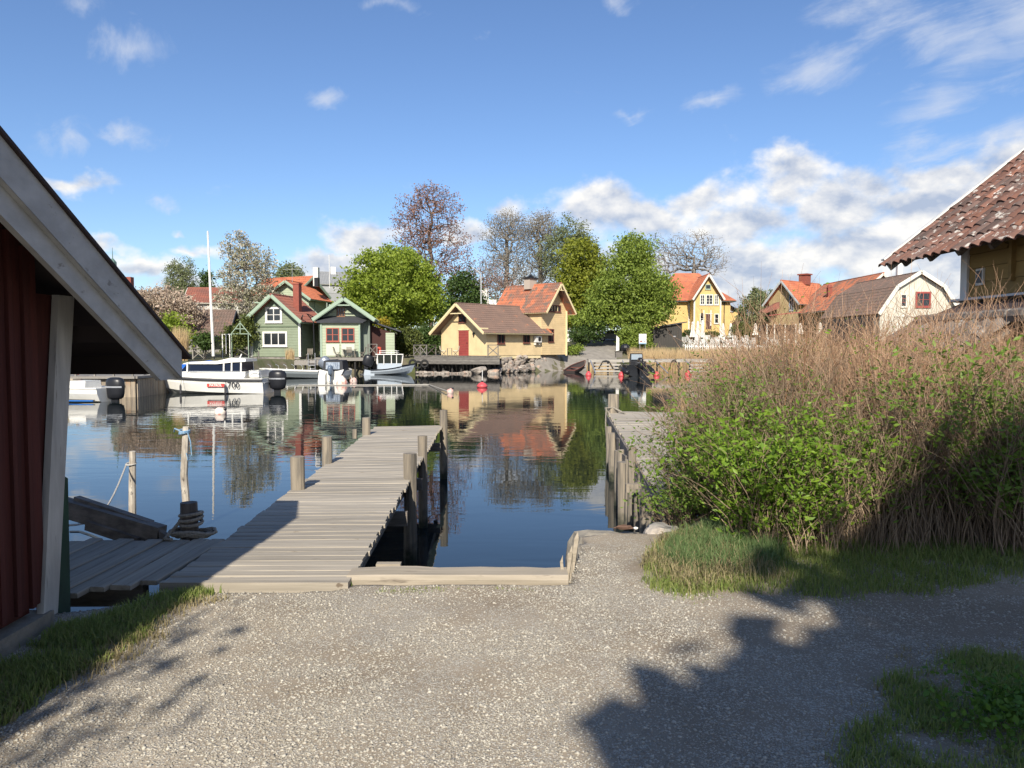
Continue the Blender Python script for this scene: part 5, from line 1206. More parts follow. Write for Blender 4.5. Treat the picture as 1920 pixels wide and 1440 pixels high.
# left background buildings
bk = House('red_roofed_house', 'white house with a dull red tile roof behind the open pavilion', 'house', at(352, 636, 86), rad(8), 5.6, 4, 4.2, 5.7, boards('white_board2', (.6, .6, .56)), M_rtile, M_crtrim, og=.4, oe=.4, fz=-2, found=M_stone)
wh = House('white_house', 'white house with a dark roof and chimney far behind the orange roof', 'house', at(604, 549, 125), rad(20), 5, 4, 1.6, 3.4, boards('white_board3', (.42, .43, .43)), mat('pale_grey_roof', (.24, .25, .26), .7), M_white, og=.4, oe=.4, fz=-8, found=mat('grey_render', (.30, .31, .31), .8))
wh.part('chimney', M_white, lambda b: (b.box((2.0, 2.0, 3.6), (.8, .8, 1.6)), ))
b = MB(); b.tube([at(618, 540, 120), at(617, 478, 120)], .05, 5); obj1(b, 'flagpole', M_white, 'thin white flagpole far behind the orange-roofed green house', 'flagpole')
wb = thing('flat_building', at(902, 600, 104), 'low white flat-roofed building with boxy vents behind the yellow house ridge', 'building')
b = MB(); q = at(902, 562, 104); b.box((q.x, 106, q.z - 2.6), (4.2, 4, 5.2)); b.build('wall', M_white, wb, world=True)
for (u0, u1, v0, v1) in ((886, 913, 543, 562), (905, 916, 540, 562)):
    b = MB(); a = at(u0, v0, 103.5); c = at(u1, v1, 103.5); b.box(((a.x + c.x) / 2, 104 + .4 * (u0 > 890), (a.z + c.z) / 2), (c.x - a.x, .9, a.z - c.z)); b.build('vent_box', M_white, wb, world=True)
b = MB(); q = at(869, 560, 102); b.box((q.x, 102, q.z), (.5, .5, 3.2)); b.build('flue', M_black, wb, world=True)
lp0 = thing('street_lamp', at(902, 600, 98), 'curved grey street lamp rising behind the yellow house', 'street lamp')
b = MB(); b.tube([at(902, 600, 98), at(902, 522, 98), at(900, 512, 98), at(891, 505, 98), at(880, 499, 98)], [.09, .08, .07, .06, .05], 7); b.build('pole', M_greyp, lp0, world=True)
b = MB(); b.bar(at(884, 501, 98), at(875, 497, 98), .2, .12); b.build('lamp_head', M_black, lp0, world=True)
tw = thing('turret', at(212, 560, 170), 'small green copper turret with a spike beyond the shed roof edge', 'turret')
b = MB(); q = at(212, 520, 170); b.lathe((q.x, 170, 5), [(1.3, 0), (1.3, q.z - 5), (1.6, q.z - 4.9), (.9, q.z - 3.4), (.8, q.z - 1.6), (.1, q.z - .8), (.04, q.z + 1.5)], 8); b.build('spire', mat('copper_green', (.10, .17, .15), .6), tw, world=True)
b = MB(); q = at(241, 530, 140); b.box((q.x, 140, q.z - 2), (1.4, 1.2, 6)); obj1(b, 'brick_chimney', M_brick, 'red brick chimney above the blossom beside the shed roof edge', 'chimney')

# lane side things
def sgn_panel(nm, label, u0, v0, u1, v1, Y, m, cat='sign', post_=True):
    a = at(u0, v0, Y); c = at(u1, v1, Y); r = thing(nm, ((a.x + c.x) / 2, Y, c.z - .9), label, cat)
    b = MB(); b.box(((a.x + c.x) / 2, Y, (a.z + c.z) / 2), (c.x - a.x, .05, a.z - c.z)); b.build('panel', m, r, world=True)
    if post_:
        for s_ in (.15, .85): b = MB(); x0 = a.x + (c.x - a.x) * s_; b.tube([(x0, Y + .05, c.z - 1.2), (x0, Y + .05, a.z)], .03, 5); b.build('post', M_alu, r, world=True)
    return r, a, c
sg, a, c = sgn_panel('notice_board', 'white notice board with small red and blue marks among the reeds', 1198, 626, 1212, 645, 86, M_white)
b = MB(); b.box((a.x + (c.x - a.x) * .3, 85.96, a.z + (c.z - a.z) * .72), (.28, .02, .12)); b.build('red_mark', M_brick_red, sg, world=True)
b = MB(); b.box((a.x + (c.x - a.x) * .75, 85.96, a.z + (c.z - a.z) * .72), (.18, .02, .12)); b.build('grey_mark', M_alu, sg, world=True)
b = MB(); b.box(((a.x + c.x) / 2, 85.96, c.z + .07), (c.x - a.x - .06, .02, .12)); b.build('blue_band', mat('pale_blue_print', (.25, .40, .55), .5), sg, world=True)
sgn_panel('white_gatepost', 'white panel on the right corner of the lane beside the yellow house', 1061, 626, 1075, 641, 93, M_white, 'panel', False)
b = MB(); a = at(1100, 625, 96); b.add([at(1100, 624, 96), at(1100, 639, 96), at(1114, 639, 96), at(1111, 631, 96)], [(0, 1, 2, 3)]); b2 = MB(); b2.prism([at(1100, 624, 96), at(1100, 639, 96), at(1114, 639, 96), at(1111, 631, 96)], (0, 0, 0), (0, .3, 0)); obj1(b2, 'tarpaulin', M_white, 'white draped tarpaulin at the hedge on the left of the lane', 'tarpaulin')
kb = thing('upturned_board', at(1158, 664, 80), 'white narrow upright board standing beside a dark crate by the lane', 'board')
b = MB(); b.prism([at(1156, 629, 80), at(1155, 658, 80), at(1161, 657, 80), at(1161, 634, 80)], (0, 0, 0), (0, .12, 0)); b.build('board', M_white, kb, world=True)
b = MB(); q = at(1160, 665, 79.5); b.box(q, (.7, .5, .6)); b.box(q + Vector((0, 0, .33)), (.8, .6, .05)); obj1(b, 'crate', M_greydk, 'dark wooden crate at the foot of the upright white board', 'crate')
b = MB(); q = at(1172, 652, 82); b.ell(q, (.5, .4, .45), 10, 6); obj1(b, 'barbecue', M_black, 'round black kettle object beside the reeds and the white board', 'barbecue')
# parked car under the tree
car = thing('parked_car', at(1148, 640, 101), 'grey estate car parked in the shade under the big green tree', 'car', rad(0))
M_carp = mat('grey_car_paint', (.22, .23, .24), .3, metal=.4, coat=.5)
prof = [(-2.1, .3), (-2.15, .75), (-1.9, .95), (-1.2, 1.0), (-.7, 1.42), (1.2, 1.45), (1.8, 1.1), (2.1, .95), (2.15, .35)]
b = MB(); b.prism([(x, 0, z) for x, z in prof][::-1], (0, -.85, 0), (0, .85, 0)); b.build('body', M_carp, car)
b = MB(); b.prism([(x, 0, z) for x, z in ((-1.1, 1.03), (-.66, 1.36), (1.15, 1.38), (1.6, 1.08))][::-1], (0, -.87, 0), (0, -.855, 0)); b.build('side_window', M_glass, car)
for x_ in (-1.35, 1.35):
    b = MB(); b.lathe((x_, -.78, .33), [(.33, -.1), (.33, .1)], 16, 'y'); w_ = b.build('wheel', M_tyre, car); b = MB(); b.lathe((x_, -.89, .33), [(.2, -.01), (.19, .01), (.05, .02)], 12, 'y'); b.build('rim', M_alu, w_)
b = MB(); b.box((-2.1, -.6, .8), (.08, .3, .12)); b.build('headlight', M_glass, car)
b = MB(); b.box((2.1, -.6, .9), (.08, .2, .2)); b.build('tail_light', M_brick_red, car)

# white parasols, closed
M_canvas = mat('white_canvas', (.78, .76, .70), .9, (.66, .64, .58), 3.)
def parasol(label, u, v0, v1, Y, w=.33):
    p = at(u, v1, Y); H_ = at(u, v0, Y).z - p.z; base = Vector((p.x, Y, p.z)); r = thing('closed_parasol', base, label, 'parasol', random.uniform(0, 6), 'closed white parasols on the terrace')
    b = MB(); b.tube([(0, 0, -.6), (0, 0, H_)], .03, 6); b.build('pole', M_white, r)
    b = MB(); n = 12; prof = [(.05, H_), (.10, H_ * .95), (.16, H_ * .7), (.20, H_ * .45), (.30, H_ * .22), (.36, H_ * .12)]
    vs = [((rr * (1 + .22 * (-1) ** j)) * math.cos(2 * math.pi * j / n), (rr * (1 + .22 * (-1) ** j)) * math.sin(2 * math.pi * j / n), z) for rr, z in prof for j in range(n)]
    fs = [(i * n + j, i * n + (j + 1) % n, (i + 1) * n + (j + 1) % n, (i + 1) * n + j) for i in range(len(prof) - 1) for j in range(n)] + [tuple(range(n))]
    b.add(vs, fs); b.build('canopy', M_canvas, r)
for (lb, u, v0, v1, Y) in (('closed white parasol nearest the dark shed, leftmost on the terrace', 1298.5, 603, 636, 99), ('closed white parasol in the middle of the three before the villa steps', 1308, 602, 636, 98), ('broad closed white parasol left of the villa door', 1316.5, 600, 637, 97),
      ('closed white parasol just right of the villa door', 1355, 606, 636, 98), ('closed white parasol before the right corner of the yellow villa', 1370, 606, 636, 97), ('closed white parasol at the left edge of the right-hand terrace hedge', 1416.5, 606, 631, 96),
      ('closed white parasol before the left end of the red porch', 1462, 607, 631, 95), ('closed white parasol before the right end of the red porch', 1500.5, 606, 628, 94), ('closed white parasol at the left corner of the gambrel roof', 1537.5, 605, 628, 90), ('rightmost closed white parasol, before the shaded veranda of the gambrel house', 1582.5, 605, 628, 85)):
    parasol(lb, u, v0, v1, Y)
b = MB(); q = at(1427, 632, 95); b.lathe(q, [(.28, 0), (.3, .1), (.15, .2), (.14, .6), (.22, .8), (.18, 1.0), (.08, 1.1), (.12, 1.2), (.1, 1.32), (.02, 1.36)], 10); obj1(b, 'statue', M_white, 'small white garden statue right of the hedge parasol', 'statue')
pc = None; WCH = 'white garden chairs on the terrace'
spots = []
random.seed(31)
for row, (v, Y) in enumerate(((641, 95), (645, 92), (649, 89))):
    for k in range(11):
        spots.append((1283 + k * 11.5 + row * 4 + random.uniform(-2, 2) + (0 if k < 6 else 6), v, Y + random.uniform(-.8, .8)))
for i, (u, v, Y) in enumerate(spots):
    p = at(u, v, Y); p = Vector((p.x, Y, far_h(p.x, Y)))
    if pc is None:
        pc = chair('white garden chair in the rows before the yellow villa', p, .3, M_white, WCH)
        for o in [o for o in C.objects if o.parent == pc]: o.scale = (1.25, 1.25, 1.25)
    else: copy_thing(pc, p, random.uniform(0, 6.28))
for i in range(14):
    u = 1435 + i * 13 + random.uniform(-3, 3); Y = 88 + random.uniform(-1.5, 1.5); p = at(u, 640, Y); p = Vector((p.x, Y, far_h(p.x, Y) + .15)); c_ = copy_thing(pc, p, random.uniform(0, 6.28), 'white garden chair behind the reeds before the red porch and gambrel house'); c_['group'] = 'white garden chairs on the right terrace'
ft = thing('terrace_fence', at(1400, 645, 87), 'low white picket fence along the terrace behind the reeds', 'fence')
b = MB()
for i in range(80):
    x0 = at(1285 + i * 4.0, 640, 87).x; zz = far_h(x0, 87); b.box((x0, 87, zz + .35), (.12, .03, .7))
pk = b.build('pickets', M_white, ft, world=True); pk['kind'] = 'stuff'
b = MB(); xa_, xz_ = at(1285, 640, 87).x, at(1601, 640, 87).x; b.bar((xa_, 87.03, far_h(xa_, 87) + .5), (xz_, 87.03, far_h(xz_, 87) + .5), .04, .08); b.build('rail', M_white, ft, world=True)

# ================================================================ BOATS
def outboard(parent, loc, rz=0., tilt=0., m=None, s=1., label=None, stripe=None):
    """engine at a transom; the leg points down, prop towards local -x"""
    m = m or M_black
    e = bpy.data.objects.new('outboard', None); C.objects.link(e); e.parent = parent; e.location = loc; e.rotation_euler = (0, tilt, rz); e.scale = (s, s, s); e.empty_display_size = .1
    n = 12; b = MB(); prof = [(.12, .17, .10), (.19, .24, .16), (.21, .27, .30), (.22, .29, .56), (.21, .28, .72), (.17, .23, .82), (.10, .14, .86), (.02, .03, .865)]
    vs = [(-.22 + a * 1.0 * math.cos(2 * math.pi * j / n) * 1.25, w * .9 * math.sin(2 * math.pi * j / n), z) for (w, a, z) in prof for j in range(n)]
    fs = [(i * n + j, i * n + (j + 1) % n, (i + 1) * n + (j + 1) % n, (i + 1) * n + j) for i in range(len(prof) - 1) for j in range(n)] + [tuple(range(n))[::-1]]
    b.add(vs, fs); b.build('cowling', m, e, smooth=True)
    b = MB(); b.prism([(-.34, -.05, .15), (-.08, -.05, .15), (-.10, -.05, -.55), (-.30, -.05, -.55)][::-1], (0, 0, 0), (0, .1, 0)); b.lathe((-.42, 0, -.5), [(.02, .5), (.07, .4), (.08, .15), (.05, 0)], 8, 'x'); b.box((-.30, 0, -.36), (.4, .22, .02)); b.build('leg', m, e)
    b = MB()
    for k in range(3):
        a = 2 * math.pi * k / 3; c_, s_ = math.cos(a), math.sin(a); b.add([(-.44, .03 * c_, -.5 + .03 * s_), (-.42, .16 * math.cos(a - .4), -.5 + .16 * math.sin(a - .4)), (-.47, .17 * math.cos(a + .4), -.5 + .17 * math.sin(a + .4))], [(0, 1, 2)])
    b.build('propeller', M_alu, e)
    if stripe: b = MB(); b.add([(-.22 + .285 * 1.25 * 1.03 * math.cos(2 * math.pi * j / n), .22 * .9 * 1.03 * math.sin(2 * math.pi * j / n), z_) for z_ in (.50, .555) for j in range(n)], [(j, (j + 1) % n, n + (j + 1) % n, n + j) for j in range(n) if (j % 6) in (1, 2, 3, 4)]); b.build('stripe', stripe, e)
    return e
def text_obj(s_, size, m, parent, loc, rot, name='lettering', bold=0.):
    cu = bpy.data.curves.new('t', 'FONT'); cu.body = s_; cu.size = size; cu.extrude = .004; cu.offset = bold; cu.align_x = 'CENTER'; cu.align_y = 'CENTER'; cu.resolution_u = 3
    t = bpy.data.objects.new('t', cu); C.objects.link(t); me = bpy.data.meshes.new_from_object(t); bpy.data.objects.remove(t)
    me.materials.clear(); me.materials.append(m); o = bpy.data.objects.new(name, me); C.objects.link(o); o.parent = parent; o.location = loc; o.rotation_euler = rot; return o
# white cabin boat with the number 700
pb = thing('cabin_boat', (at(400, 700, 41.5).x, 41.6, WZ), 'white cabin motorboat with a red name plate and the number 700 on its side', 'motorboat', rad(179))
b = MB(); rings = hull(b, 5.7, 2.3, .78, .98, .25, flare=.86, tw=.9, n=18, bowrake=.75); b.build('hull', M_gel, pb, smooth=False)
M_grey2 = mat('dark_grey_rubber', (.06, .06, .065), .5)
b = MB()
for s_ in (0, 6): b.tube([Vector(r_[s_]) + Vector((0, -.03 if s_ == 0 else .03, -.09)) for r_ in rings], .065, 6)
b.build('rubbing_strake', M_grey2, pb)
def loft(b, secs):
    n = len(secs[0]); vs = [p for s_ in secs for p in s_]
    b.add(vs, [(i * n + j, i * n + (j + 1) % n, (i + 1) * n + (j + 1) % n, (i + 1) * n + j) for i in range(len(secs) - 1) for j in range(n)] + [tuple(range(n))[::-1], tuple((len(secs) - 1) * n + j for j in range(n))])
def sec(x, w, z0, z1, wt, xt=0): return [(x, -w, z0), (x, w, z0), (x + xt, wt, z1), (x + xt, -wt, z1)]
b = MB(); loft(b, [sec(-1.95, .98, .74, 1.12, .9), sec(1.2, .9, .84, 1.12, .8), sec(2.3, .5, .92, 1.05, .4), sec(3.0, .1, .96, 1.0, .06)]); b.build('deck', M_gel, pb)
b = MB(); loft(b, [sec(-1.75, .86, 1.1, 1.62, .80), sec(.9, .82, 1.1, 1.5, .74), sec(1.45, .70, 1.1, 1.46, .5, -.25)]); b.build('cabin_window', mat('tinted_glass', (.008, .014, .032), .12, spec=.25), pb)
b = MB(); loft(b, [sec(-1.95, .86, 1.62, 1.76, .80), sec(-1.2, .88, 1.58, 1.82, .78), sec(-.5, .86, 1.5, 1.66, .76), sec(.9, .80, 1.5, 1.60, .74), sec(1.35, .62, 1.48, 1.53, .5)]); b.build('cabin_roof', M_gel, pb, smooth=False)
b = MB()
for x_ in (-1.72, -1.25, -.85, 1.0):
    for s_ in (-1, 1): b.bar((x_, s_ * .87, 1.08), (x_, s_ * .82, 1.58), .07)
b.build('window_pillar', M_gel, pb)
b = MB(); b.tube([(-1.35, 0, 1.8), (-1.45, 0, 2.0)], .03, 6); b.build('mast', M_gel, pb)
b = MB(); b.tube([(-1.9, -1.0, .8), (-2.3, -1.02, 1.2), (-2.75, -1.0, 1.1), (-2.8, -1.0, .8)], .02, 5); b.tube([(-1.9, 1.0, .8), (-2.3, 1.02, 1.2), (-2.75, 1.0, 1.1), (-2.8, 1.0, .8)], .02, 5); b.build('guard_rail', M_alu, pb)
b = MB(); b.tube([(1.9, .9, .95), (1.9, .88, 1.2), (2.8, .4, 1.28), (3.2, 0, 1.28), (2.8, -.4, 1.28), (1.9, -.88, 1.2), (1.9, -.9, .95)], .018, 5); b.build('pulpit', M_alu, pb)
b = MB(); b.box((-2.35, 0, 1.0), (.5, 1.6, .35)); b.build('stern_seat', M_gel, pb)
b = MB(); b.tube([(-1.7, .93, 1.13), (.9, .9, 1.13)], .02, 4); b.tube([(-2.9, -.9, .55), (-2.9, .9, .55)], .03, 5); b.build('grab_rail', M_alu, pb)
M_redp = mat('red_print', (.55, .06, .05), .5); M_darkp = mat('dark_print', (.03, .03, .035), .5)
pb.scale = (1.05, 1.05, 1.05)
ysd = 1.135
b = MB(); b.box((-.53, ysd - .02, .44), (.88, .03, .17)); b.build('name_plate', M_redp, pb)
text_obj('PATROL', .17, M_gel, pb, (-.53, ysd + .0, .44), (rad(90), 0, rad(180)), 'lettering', .004)
text_obj('700', .42, M_darkp, pb, (-1.42, ysd - .0, .44), (rad(90), 0, rad(180)), 'lettering', .0)
for x_ in (1.2, -1.05):
    b = MB(); b.tube([(x_, ysd - .05, .85), (x_, ysd + .05, .5)], .01, 4); b.tube([(x_, ysd + .09, .0), (x_, ysd + .09, .06), (x_, ysd + .09, .42), (x_, ysd + .09, .5)], [.02, .055, .055, .02], 8); b.build('fender', M_grey2, pb)
outboard(pb, (-3.0, 0, .05), 0, .0, M_black, 1.3, stripe=M_alu)
# blue tarpaulin-covered boat behind it
tb_ = thing('covered_boat', (at(378, 690, 47).x, 47.2, WZ), 'boat under a bright blue tarpaulin behind the white cabin boat', 'boat', rad(178))
b = MB(); hull(b, 4.8, 1.9, .8, 1.0, .2); b.build('hull', M_gel, tb_)
b = MB(); secs = []
for i in range(13):
    t = i / 12; x_ = -2.4 + 4.8 * t; w = .98 * (1 - max(0, (t - .4) / .6) ** 2) + .05; h_ = 1.0 + .62 * math.sin(math.pi * min(1, t * .9 + .1)) ** .8
    secs.append([(x_, w * math.cos(math.pi * j / 8), .78 + (h_ - .78) * math.sin(math.pi * j / 8) * (1 + .05 * math.sin(i * 2.1 + j))) for j in range(9)])
n9 = 9; b.add([p for s_ in secs for p in s_], [(i * n9 + j, i * n9 + j + 1, (i + 1) * n9 + j + 1, (i + 1) * n9 + j) for i in range(12) for j in range(8)])
b.build('tarpaulin', mat('blue_tarpaulin', (.02, .13, .52), .5, (.015, .10, .42), 4., bump=.03), tb_)
# small white boat left with black outboard
sb = thing('motorboat', (at(121, 730, 35.6).x, 35.6, WZ), 'small white open motorboat with a black outboard moored at the wooden quay', 'motorboat', rad(170))
b = MB(); rings = hull(b, 4.6, 1.9, .62, .8, .15, n=14, close=True); b.build('hull', M_gel, sb)
b = MB(); 
for s_ in (0, 6): b.tube([Vector(r_[s_]) for r_ in rings], .035, 5)
b.build('gunwale', M_white, sb)
b = MB(); b.tube([(-2.25, .97, .08), (0, .98, .06), (1.5, .7, .1)], .03, 5); b.build('waterline_stripe', mat('blue_stripe', (.03, .16, .5), .4), sb)
b = MB(); loft(b, [sec(-1.5, .55, .6, .95, .5), sec(-.6, .5, .6, .95, .45)]); b.box((.2, 0, .75), (.9, 1.2, .2)); b.build('console', M_gel, sb)
b = MB(); b.box((-.2, 0, 1.0), (.9, .5, .06)); b.build('seat', mat('tan_cushion', (.40, .34, .26), .8), sb)
b = MB(); b.tube([(1.0, .9, .42), (1.0, .97, .2)], .01, 4); b.lathe((1.0, .99, .2), [(.02, -.2), (.10, -.14), (.11, .12), (.03, .18)], 8); b.build('fender', M_grey2, sb)
b = MB(); b.tube([(1.0, .97, .35), (0, 1.02, .12), (-2.2, .8, .1)], .025, 5); b.build('mooring_line', M_black, sb)
outboard(sb, (-2.35, 0, -.02), 0, 0, M_black, 1.3, stripe=M_alu)
# open grey aluminium boat with tilted silver engine
ab = thing('open_boat', (at(545, 700, 60).x, 60.5, WZ), 'long low grey aluminium boat moored under the sage boathouse with its engine tilted up', 'boat', rad(180 + 4))
b = MB(); rings = hull(b, 5.6, 1.9, .55, .8, .15, close=False); b.build('hull', mat('grey_aluminium_hull', (.30, .34, .36), .35, metal=.4), ab)
b = MB()
for s_ in (0, 6): b.tube([Vector(r_[s_]) for r_ in rings], .04, 5)
b.box((-2.7, 0, .4), (.1, 1.7, .3)); b.box((0, 0, .35), (.3, 1.6, .05)); b.build('gunwale', M_white, ab)
b = MB()
for k in range(6): x_ = -1.6 + k * .6; b.tube([(x_, .9, .6), (x_ + .1, .85, 1.0), (x_ + .35, .6, 1.1)], .02, 4)
b.build('rod_holders', M_alu, ab)
outboard(ab, (-2.85, 0, .5), 0, rad(48), mat('silver_engine', (.22, .25, .30), .3, metal=.3), 1.35)
# stern-on white boat with black canopy
cbt = thing('canopy_boat', (at(633, 700, 55).x, 55.5, WZ), 'white motorboat seen from astern with a black canopy and twin sterns, moored bow-in', 'motorboat', rad(88)); cbt.scale = (.9, .9, .9)
b = MB(); rings = hull(b, 4.4, 1.95, .85, 1.0, .2, close=True); b.build('hull', M_gel, cbt)
for s_ in (-1, 1): b = MB(); loft(b, [[(-2.75, s_ * .95, -.1), (-2.75, s_ * .38, -.1), (-2.65, s_ * .42, .55), (-2.65, s_ * .9, .7)], [(-2.2, s_ * .96, -.1), (-2.2, s_ * .35, -.1), (-2.2, s_ * .38, .85), (-2.2, s_ * .95, 1.0)]]); b.build('bathing_platform', M_gel, cbt)
b = MB(); loft(b, [[(-1.9, -.82, .85), (-1.9, .82, .85), (-1.8, .72, 1.65), (-1.8, -.72, 1.65)], [(0, -.82, .85), (0, .82, .85), (-.3, .72, 1.7), (-.3, -.72, 1.7)]]); cn = b.build('canopy', mat('black_canvas', (.025, .027, .032), .7), cbt)
b = MB(); b.box((-1.885, 0, 1.27), (.02, 1.1, .55), ry=.12); b.build('clear_panel', mat('clear_vinyl', (.32, .37, .43), .15, (.12, .15, .2), (2, 9, 3), 5, (.4, .6)), cn)
b = MB()
for s_ in (-1, 1): b.tube([(-2.6, s_ * .95, .62), (-2.3, s_ * 1.0, .85), (-1.8, s_ * 1.0, .95)], .035, 5)
b.build('black_trim', M_black, cbt)
outboard(cbt, (-2.35, 0, .45), 0, 0, mat('steel_blue_engine', (.12, .16, .22), .3), 1.0)
# grey cabin boat by the deck
kb2 = thing('cabin_boat', (at(733, 690, 68).x, 68.0, WZ), 'grey aluminium cabin boat with a glazed wheelhouse beside the tyre fenders', 'motorboat', rad(12))
M_ghull = mat('pale_blue_grey_hull', (.42, .48, .54), .35)
b = MB(); rings = hull(b, 3.6, 1.9, .42, .95, .1, close=True, n=14); b.build('hull', M_ghull, kb2)
b = MB(); [b.tube([Vector(r_[s_]) for r_ in rings], .05, 5) for s_ in (0, 6)]; b.build('rubbing_strake', M_black, kb2)
b = MB(); b.box((-1.9, -.5, .14), (.9, .35, .5), ry=.2); b.build('stern_pod', M_ghull, kb2)
cabx0, cabx1 = -1.2, .9
b = MB(); b.box((-.15, 0, 1.78), (2.4, 1.7, .07)); b.build('cabin_roof', M_white, kb2)
b = MB(); b.box((-.15, 0, .75), (2.1, 1.5, .5)); b.build('cabin_side', M_ghull, kb2)
b = MB()
for x_ in (-1.2, -.65, 0, .45, .9):
    for y_ in (-.76, .76): b.bar((x_, y_, .9), (x_ + (.12 if x_ > .6 else 0), y_, 1.78), .07)
b.build('window_pillar', M_white, kb2)
b = MB(); b.box((-.6, 0, 1.38), (1.05, 1.45, .72)); b.box((.45, 0, 1.38), (.8, 1.45, .72)); b.build('cabin_window', mat('smoked_glass', (.03, .035, .03), .06, spec=.8), kb2)
b = MB()
for z_ in (1.95, 2.1): b.tube([(-1.0, -.6, z_), (.5, -.6, z_), (.7, 0, z_), (.5, .6, z_), (-1.0, .6, z_)], .02, 5)
for x_ in (-1, 0, .5): b.tube([(x_, -.6, 1.8), (x_, -.6, 2.1)], .02, 4)
b.build('roof_rack', M_white, kb2)
outboard(kb2, (-1.9, .1, .5), 0, rad(20), M_black, 1.35)
# dark rowing boat drawn to the slipway
dr = thing('rowing_boat', (at(1082, 695, 74).x, 74.2, WZ + .05), 'old dark wooden rowing boat with its bow raised on the slipway', 'boat', rad(58))
dr.rotation_euler = (0, rad(-12), rad(60))
b = MB(); rings = hull(b, 3.4, 1.4, .5, .65, .1, close=False); b.build('hull', mat('tarred_boat', (.05, .04, .038), .6), dr)
b = MB(); [b.tube([Vector(r_[s_]) for r_ in rings], .035, 5) for s_ in (0, 6)]; b.box((0, 0, .4), (.22, 1.2, .04)); b.box((-1, 0, .38), (.22, 1.2, .04)); b.build('gunwale', M_brnfr, dr)
b = MB(); b.box((-.1, 0, .12), (2.6, .8, .04)); b.build('floor_boards', mat('boat_floor', (.16, .12, .10), .8), dr)
# black motorboat at the far dock
bb_ = thing('motorboat', (at(1200, 700, 63).x, 65.4, WZ), 'black motorboat seen from astern with a tall windscreen at the far dock', 'motorboat', rad(90))
b = MB(); hull(b, 4.2, 2.5, .95, 1.1, .2, close=True); b.build('hull', mat('black_gloss', (.012, .013, .016), .2, coat=.5), bb_)
for s_ in (-1, 1): b = MB(); b.tube([(-2.5, s_ * 1.05, .35), (-1, s_ * 1.15, .5), (1, s_ * 1.05, .65), (2.0, s_ * .4, .8)], [.2, .26, .26, .2], 8); b.build('side_tube', M_black, bb_, smooth=True)
b = MB(); loft(b, [[(-.6, -.6, .9), (-.6, .6, .9), (-.5, .52, 1.85), (-.5, -.52, 1.85)], [(-.3, -.6, .9), (-.3, .6, .9), (-.35, .52, 1.9), (-.35, -.52, 1.9)]]); ws = b.build('windscreen_frame', M_black, bb_)
b = MB(); b.box((-.66, 0, 1.6), (.03, .9, .45)); b.build('pane', mat('pale_glass', (.30, .36, .42), .1), ws)
b = MB(); b.box((-.75, 0, 2.02), (.3, 1.0, .06)); b.build('top', mat('brown_canvas', (.14, .12, .10), .8), bb_)
b = MB(); b.box((-1.4, -.45, 1.0), (.4, .4, .5)); b.box((-1.4, .45, 1.0), (.4, .4, .5)); b.build('seat', M_black, bb_)
outboard(bb_, (-2.3, 0, .5), 0, 0, M_black, 1.25, stripe=M_alu)
b = MB(); b.lathe((0, 0, 0), [(.10, 0), (.14, .05), (.02, .1)], 6); 
# far dock with lattice sides
fd = thing('dock', at(1200, 675, 70), 'low far dock of grey boards with lattice sides in front of the reeds', 'dock')
fx0, fx1 = at(1103, 675, 70).x, at(1345, 675, 70).x; dzt = at(1200, 674, 70).z
for i in range(30):
    b = MB(); b.box((fx0 + (fx1 - fx0) * (i + .5) / 30, 70.7, dzt), ((fx1 - fx0) / 30 - .02, 1.6, .07)); b.build('plank', M_deckY, fd, world=True)
b = MB(); b.box(((fx0 + fx1) / 2, 69.87, dzt - .13), (fx1 - fx0, .06, .24)); b.build('fascia_board', mat('bleached_board', (.42, .39, .34), .85, (.3, .28, .25), (1, 8, 8)), fd, world=True)
for (ua, ub_) in ((1114, 1166), (1292, 1330)):
    for k in range(4):
        b = MB(); a = at(ua, 684 + 6 * k, 69.8); c = at(ub_, 684 + 6 * k, 69.8); b.bar(a, c, .06, .16); b.build('lattice_board', MATS['bleached_board'], fd, world=True)
for u in (1104, 1115, 1140, 1164, 1190, 1232, 1273, 1293, 1330):
    b = MB(); q = at(u, 690, 69.9); b.tube([(q.x, 69.95, -1.7), (q.x, 69.95, dzt - .02)], .09, 7); b.build('pile', M_tar, fd, world=True)
for i, u in enumerate((1107, 1167, 1228, 1285)):
    q = at(u, 680, 69.7); o = obj1((lambda b: (b.bar((q.x, 69.7, dzt - .1), (q.x + (.15 if i < 2 else .6), 66.8, WZ + .15), .08), b)[1])(MB()), 'mooring_boom', M_alu, ['galvanised boom at the left end of the far dock', 'galvanised boom left of the black motorboat', 'galvanised boom right of the black motorboat', 'galvanised boom furthest right, half behind the shrubs'][i], 'boom', 'mooring booms of the far dock')
# tyre hoops / hoses on the dock side
for (u0, u1, v) in ((1122, 1150, 678), (1255, 1272, 677), (1322, 1340, 676)):
    b = MB(); a = at(u0, v + 14, 69.7); c = at(u1, v + 14, 69.7); m_ = at((u0 + u1) / 2, v - 2, 69.7)
    b.tube([a, a.lerp(m_, .6) + Vector((0, 0, .25)), m_, c.lerp(m_, .6) + Vector((0, 0, .25)), c], .05, 6); b.build('hose', M_tyre, fd, world=True)
for (u, v) in ((1123, 668), (1161, 660), (1175, 668)):
    pass
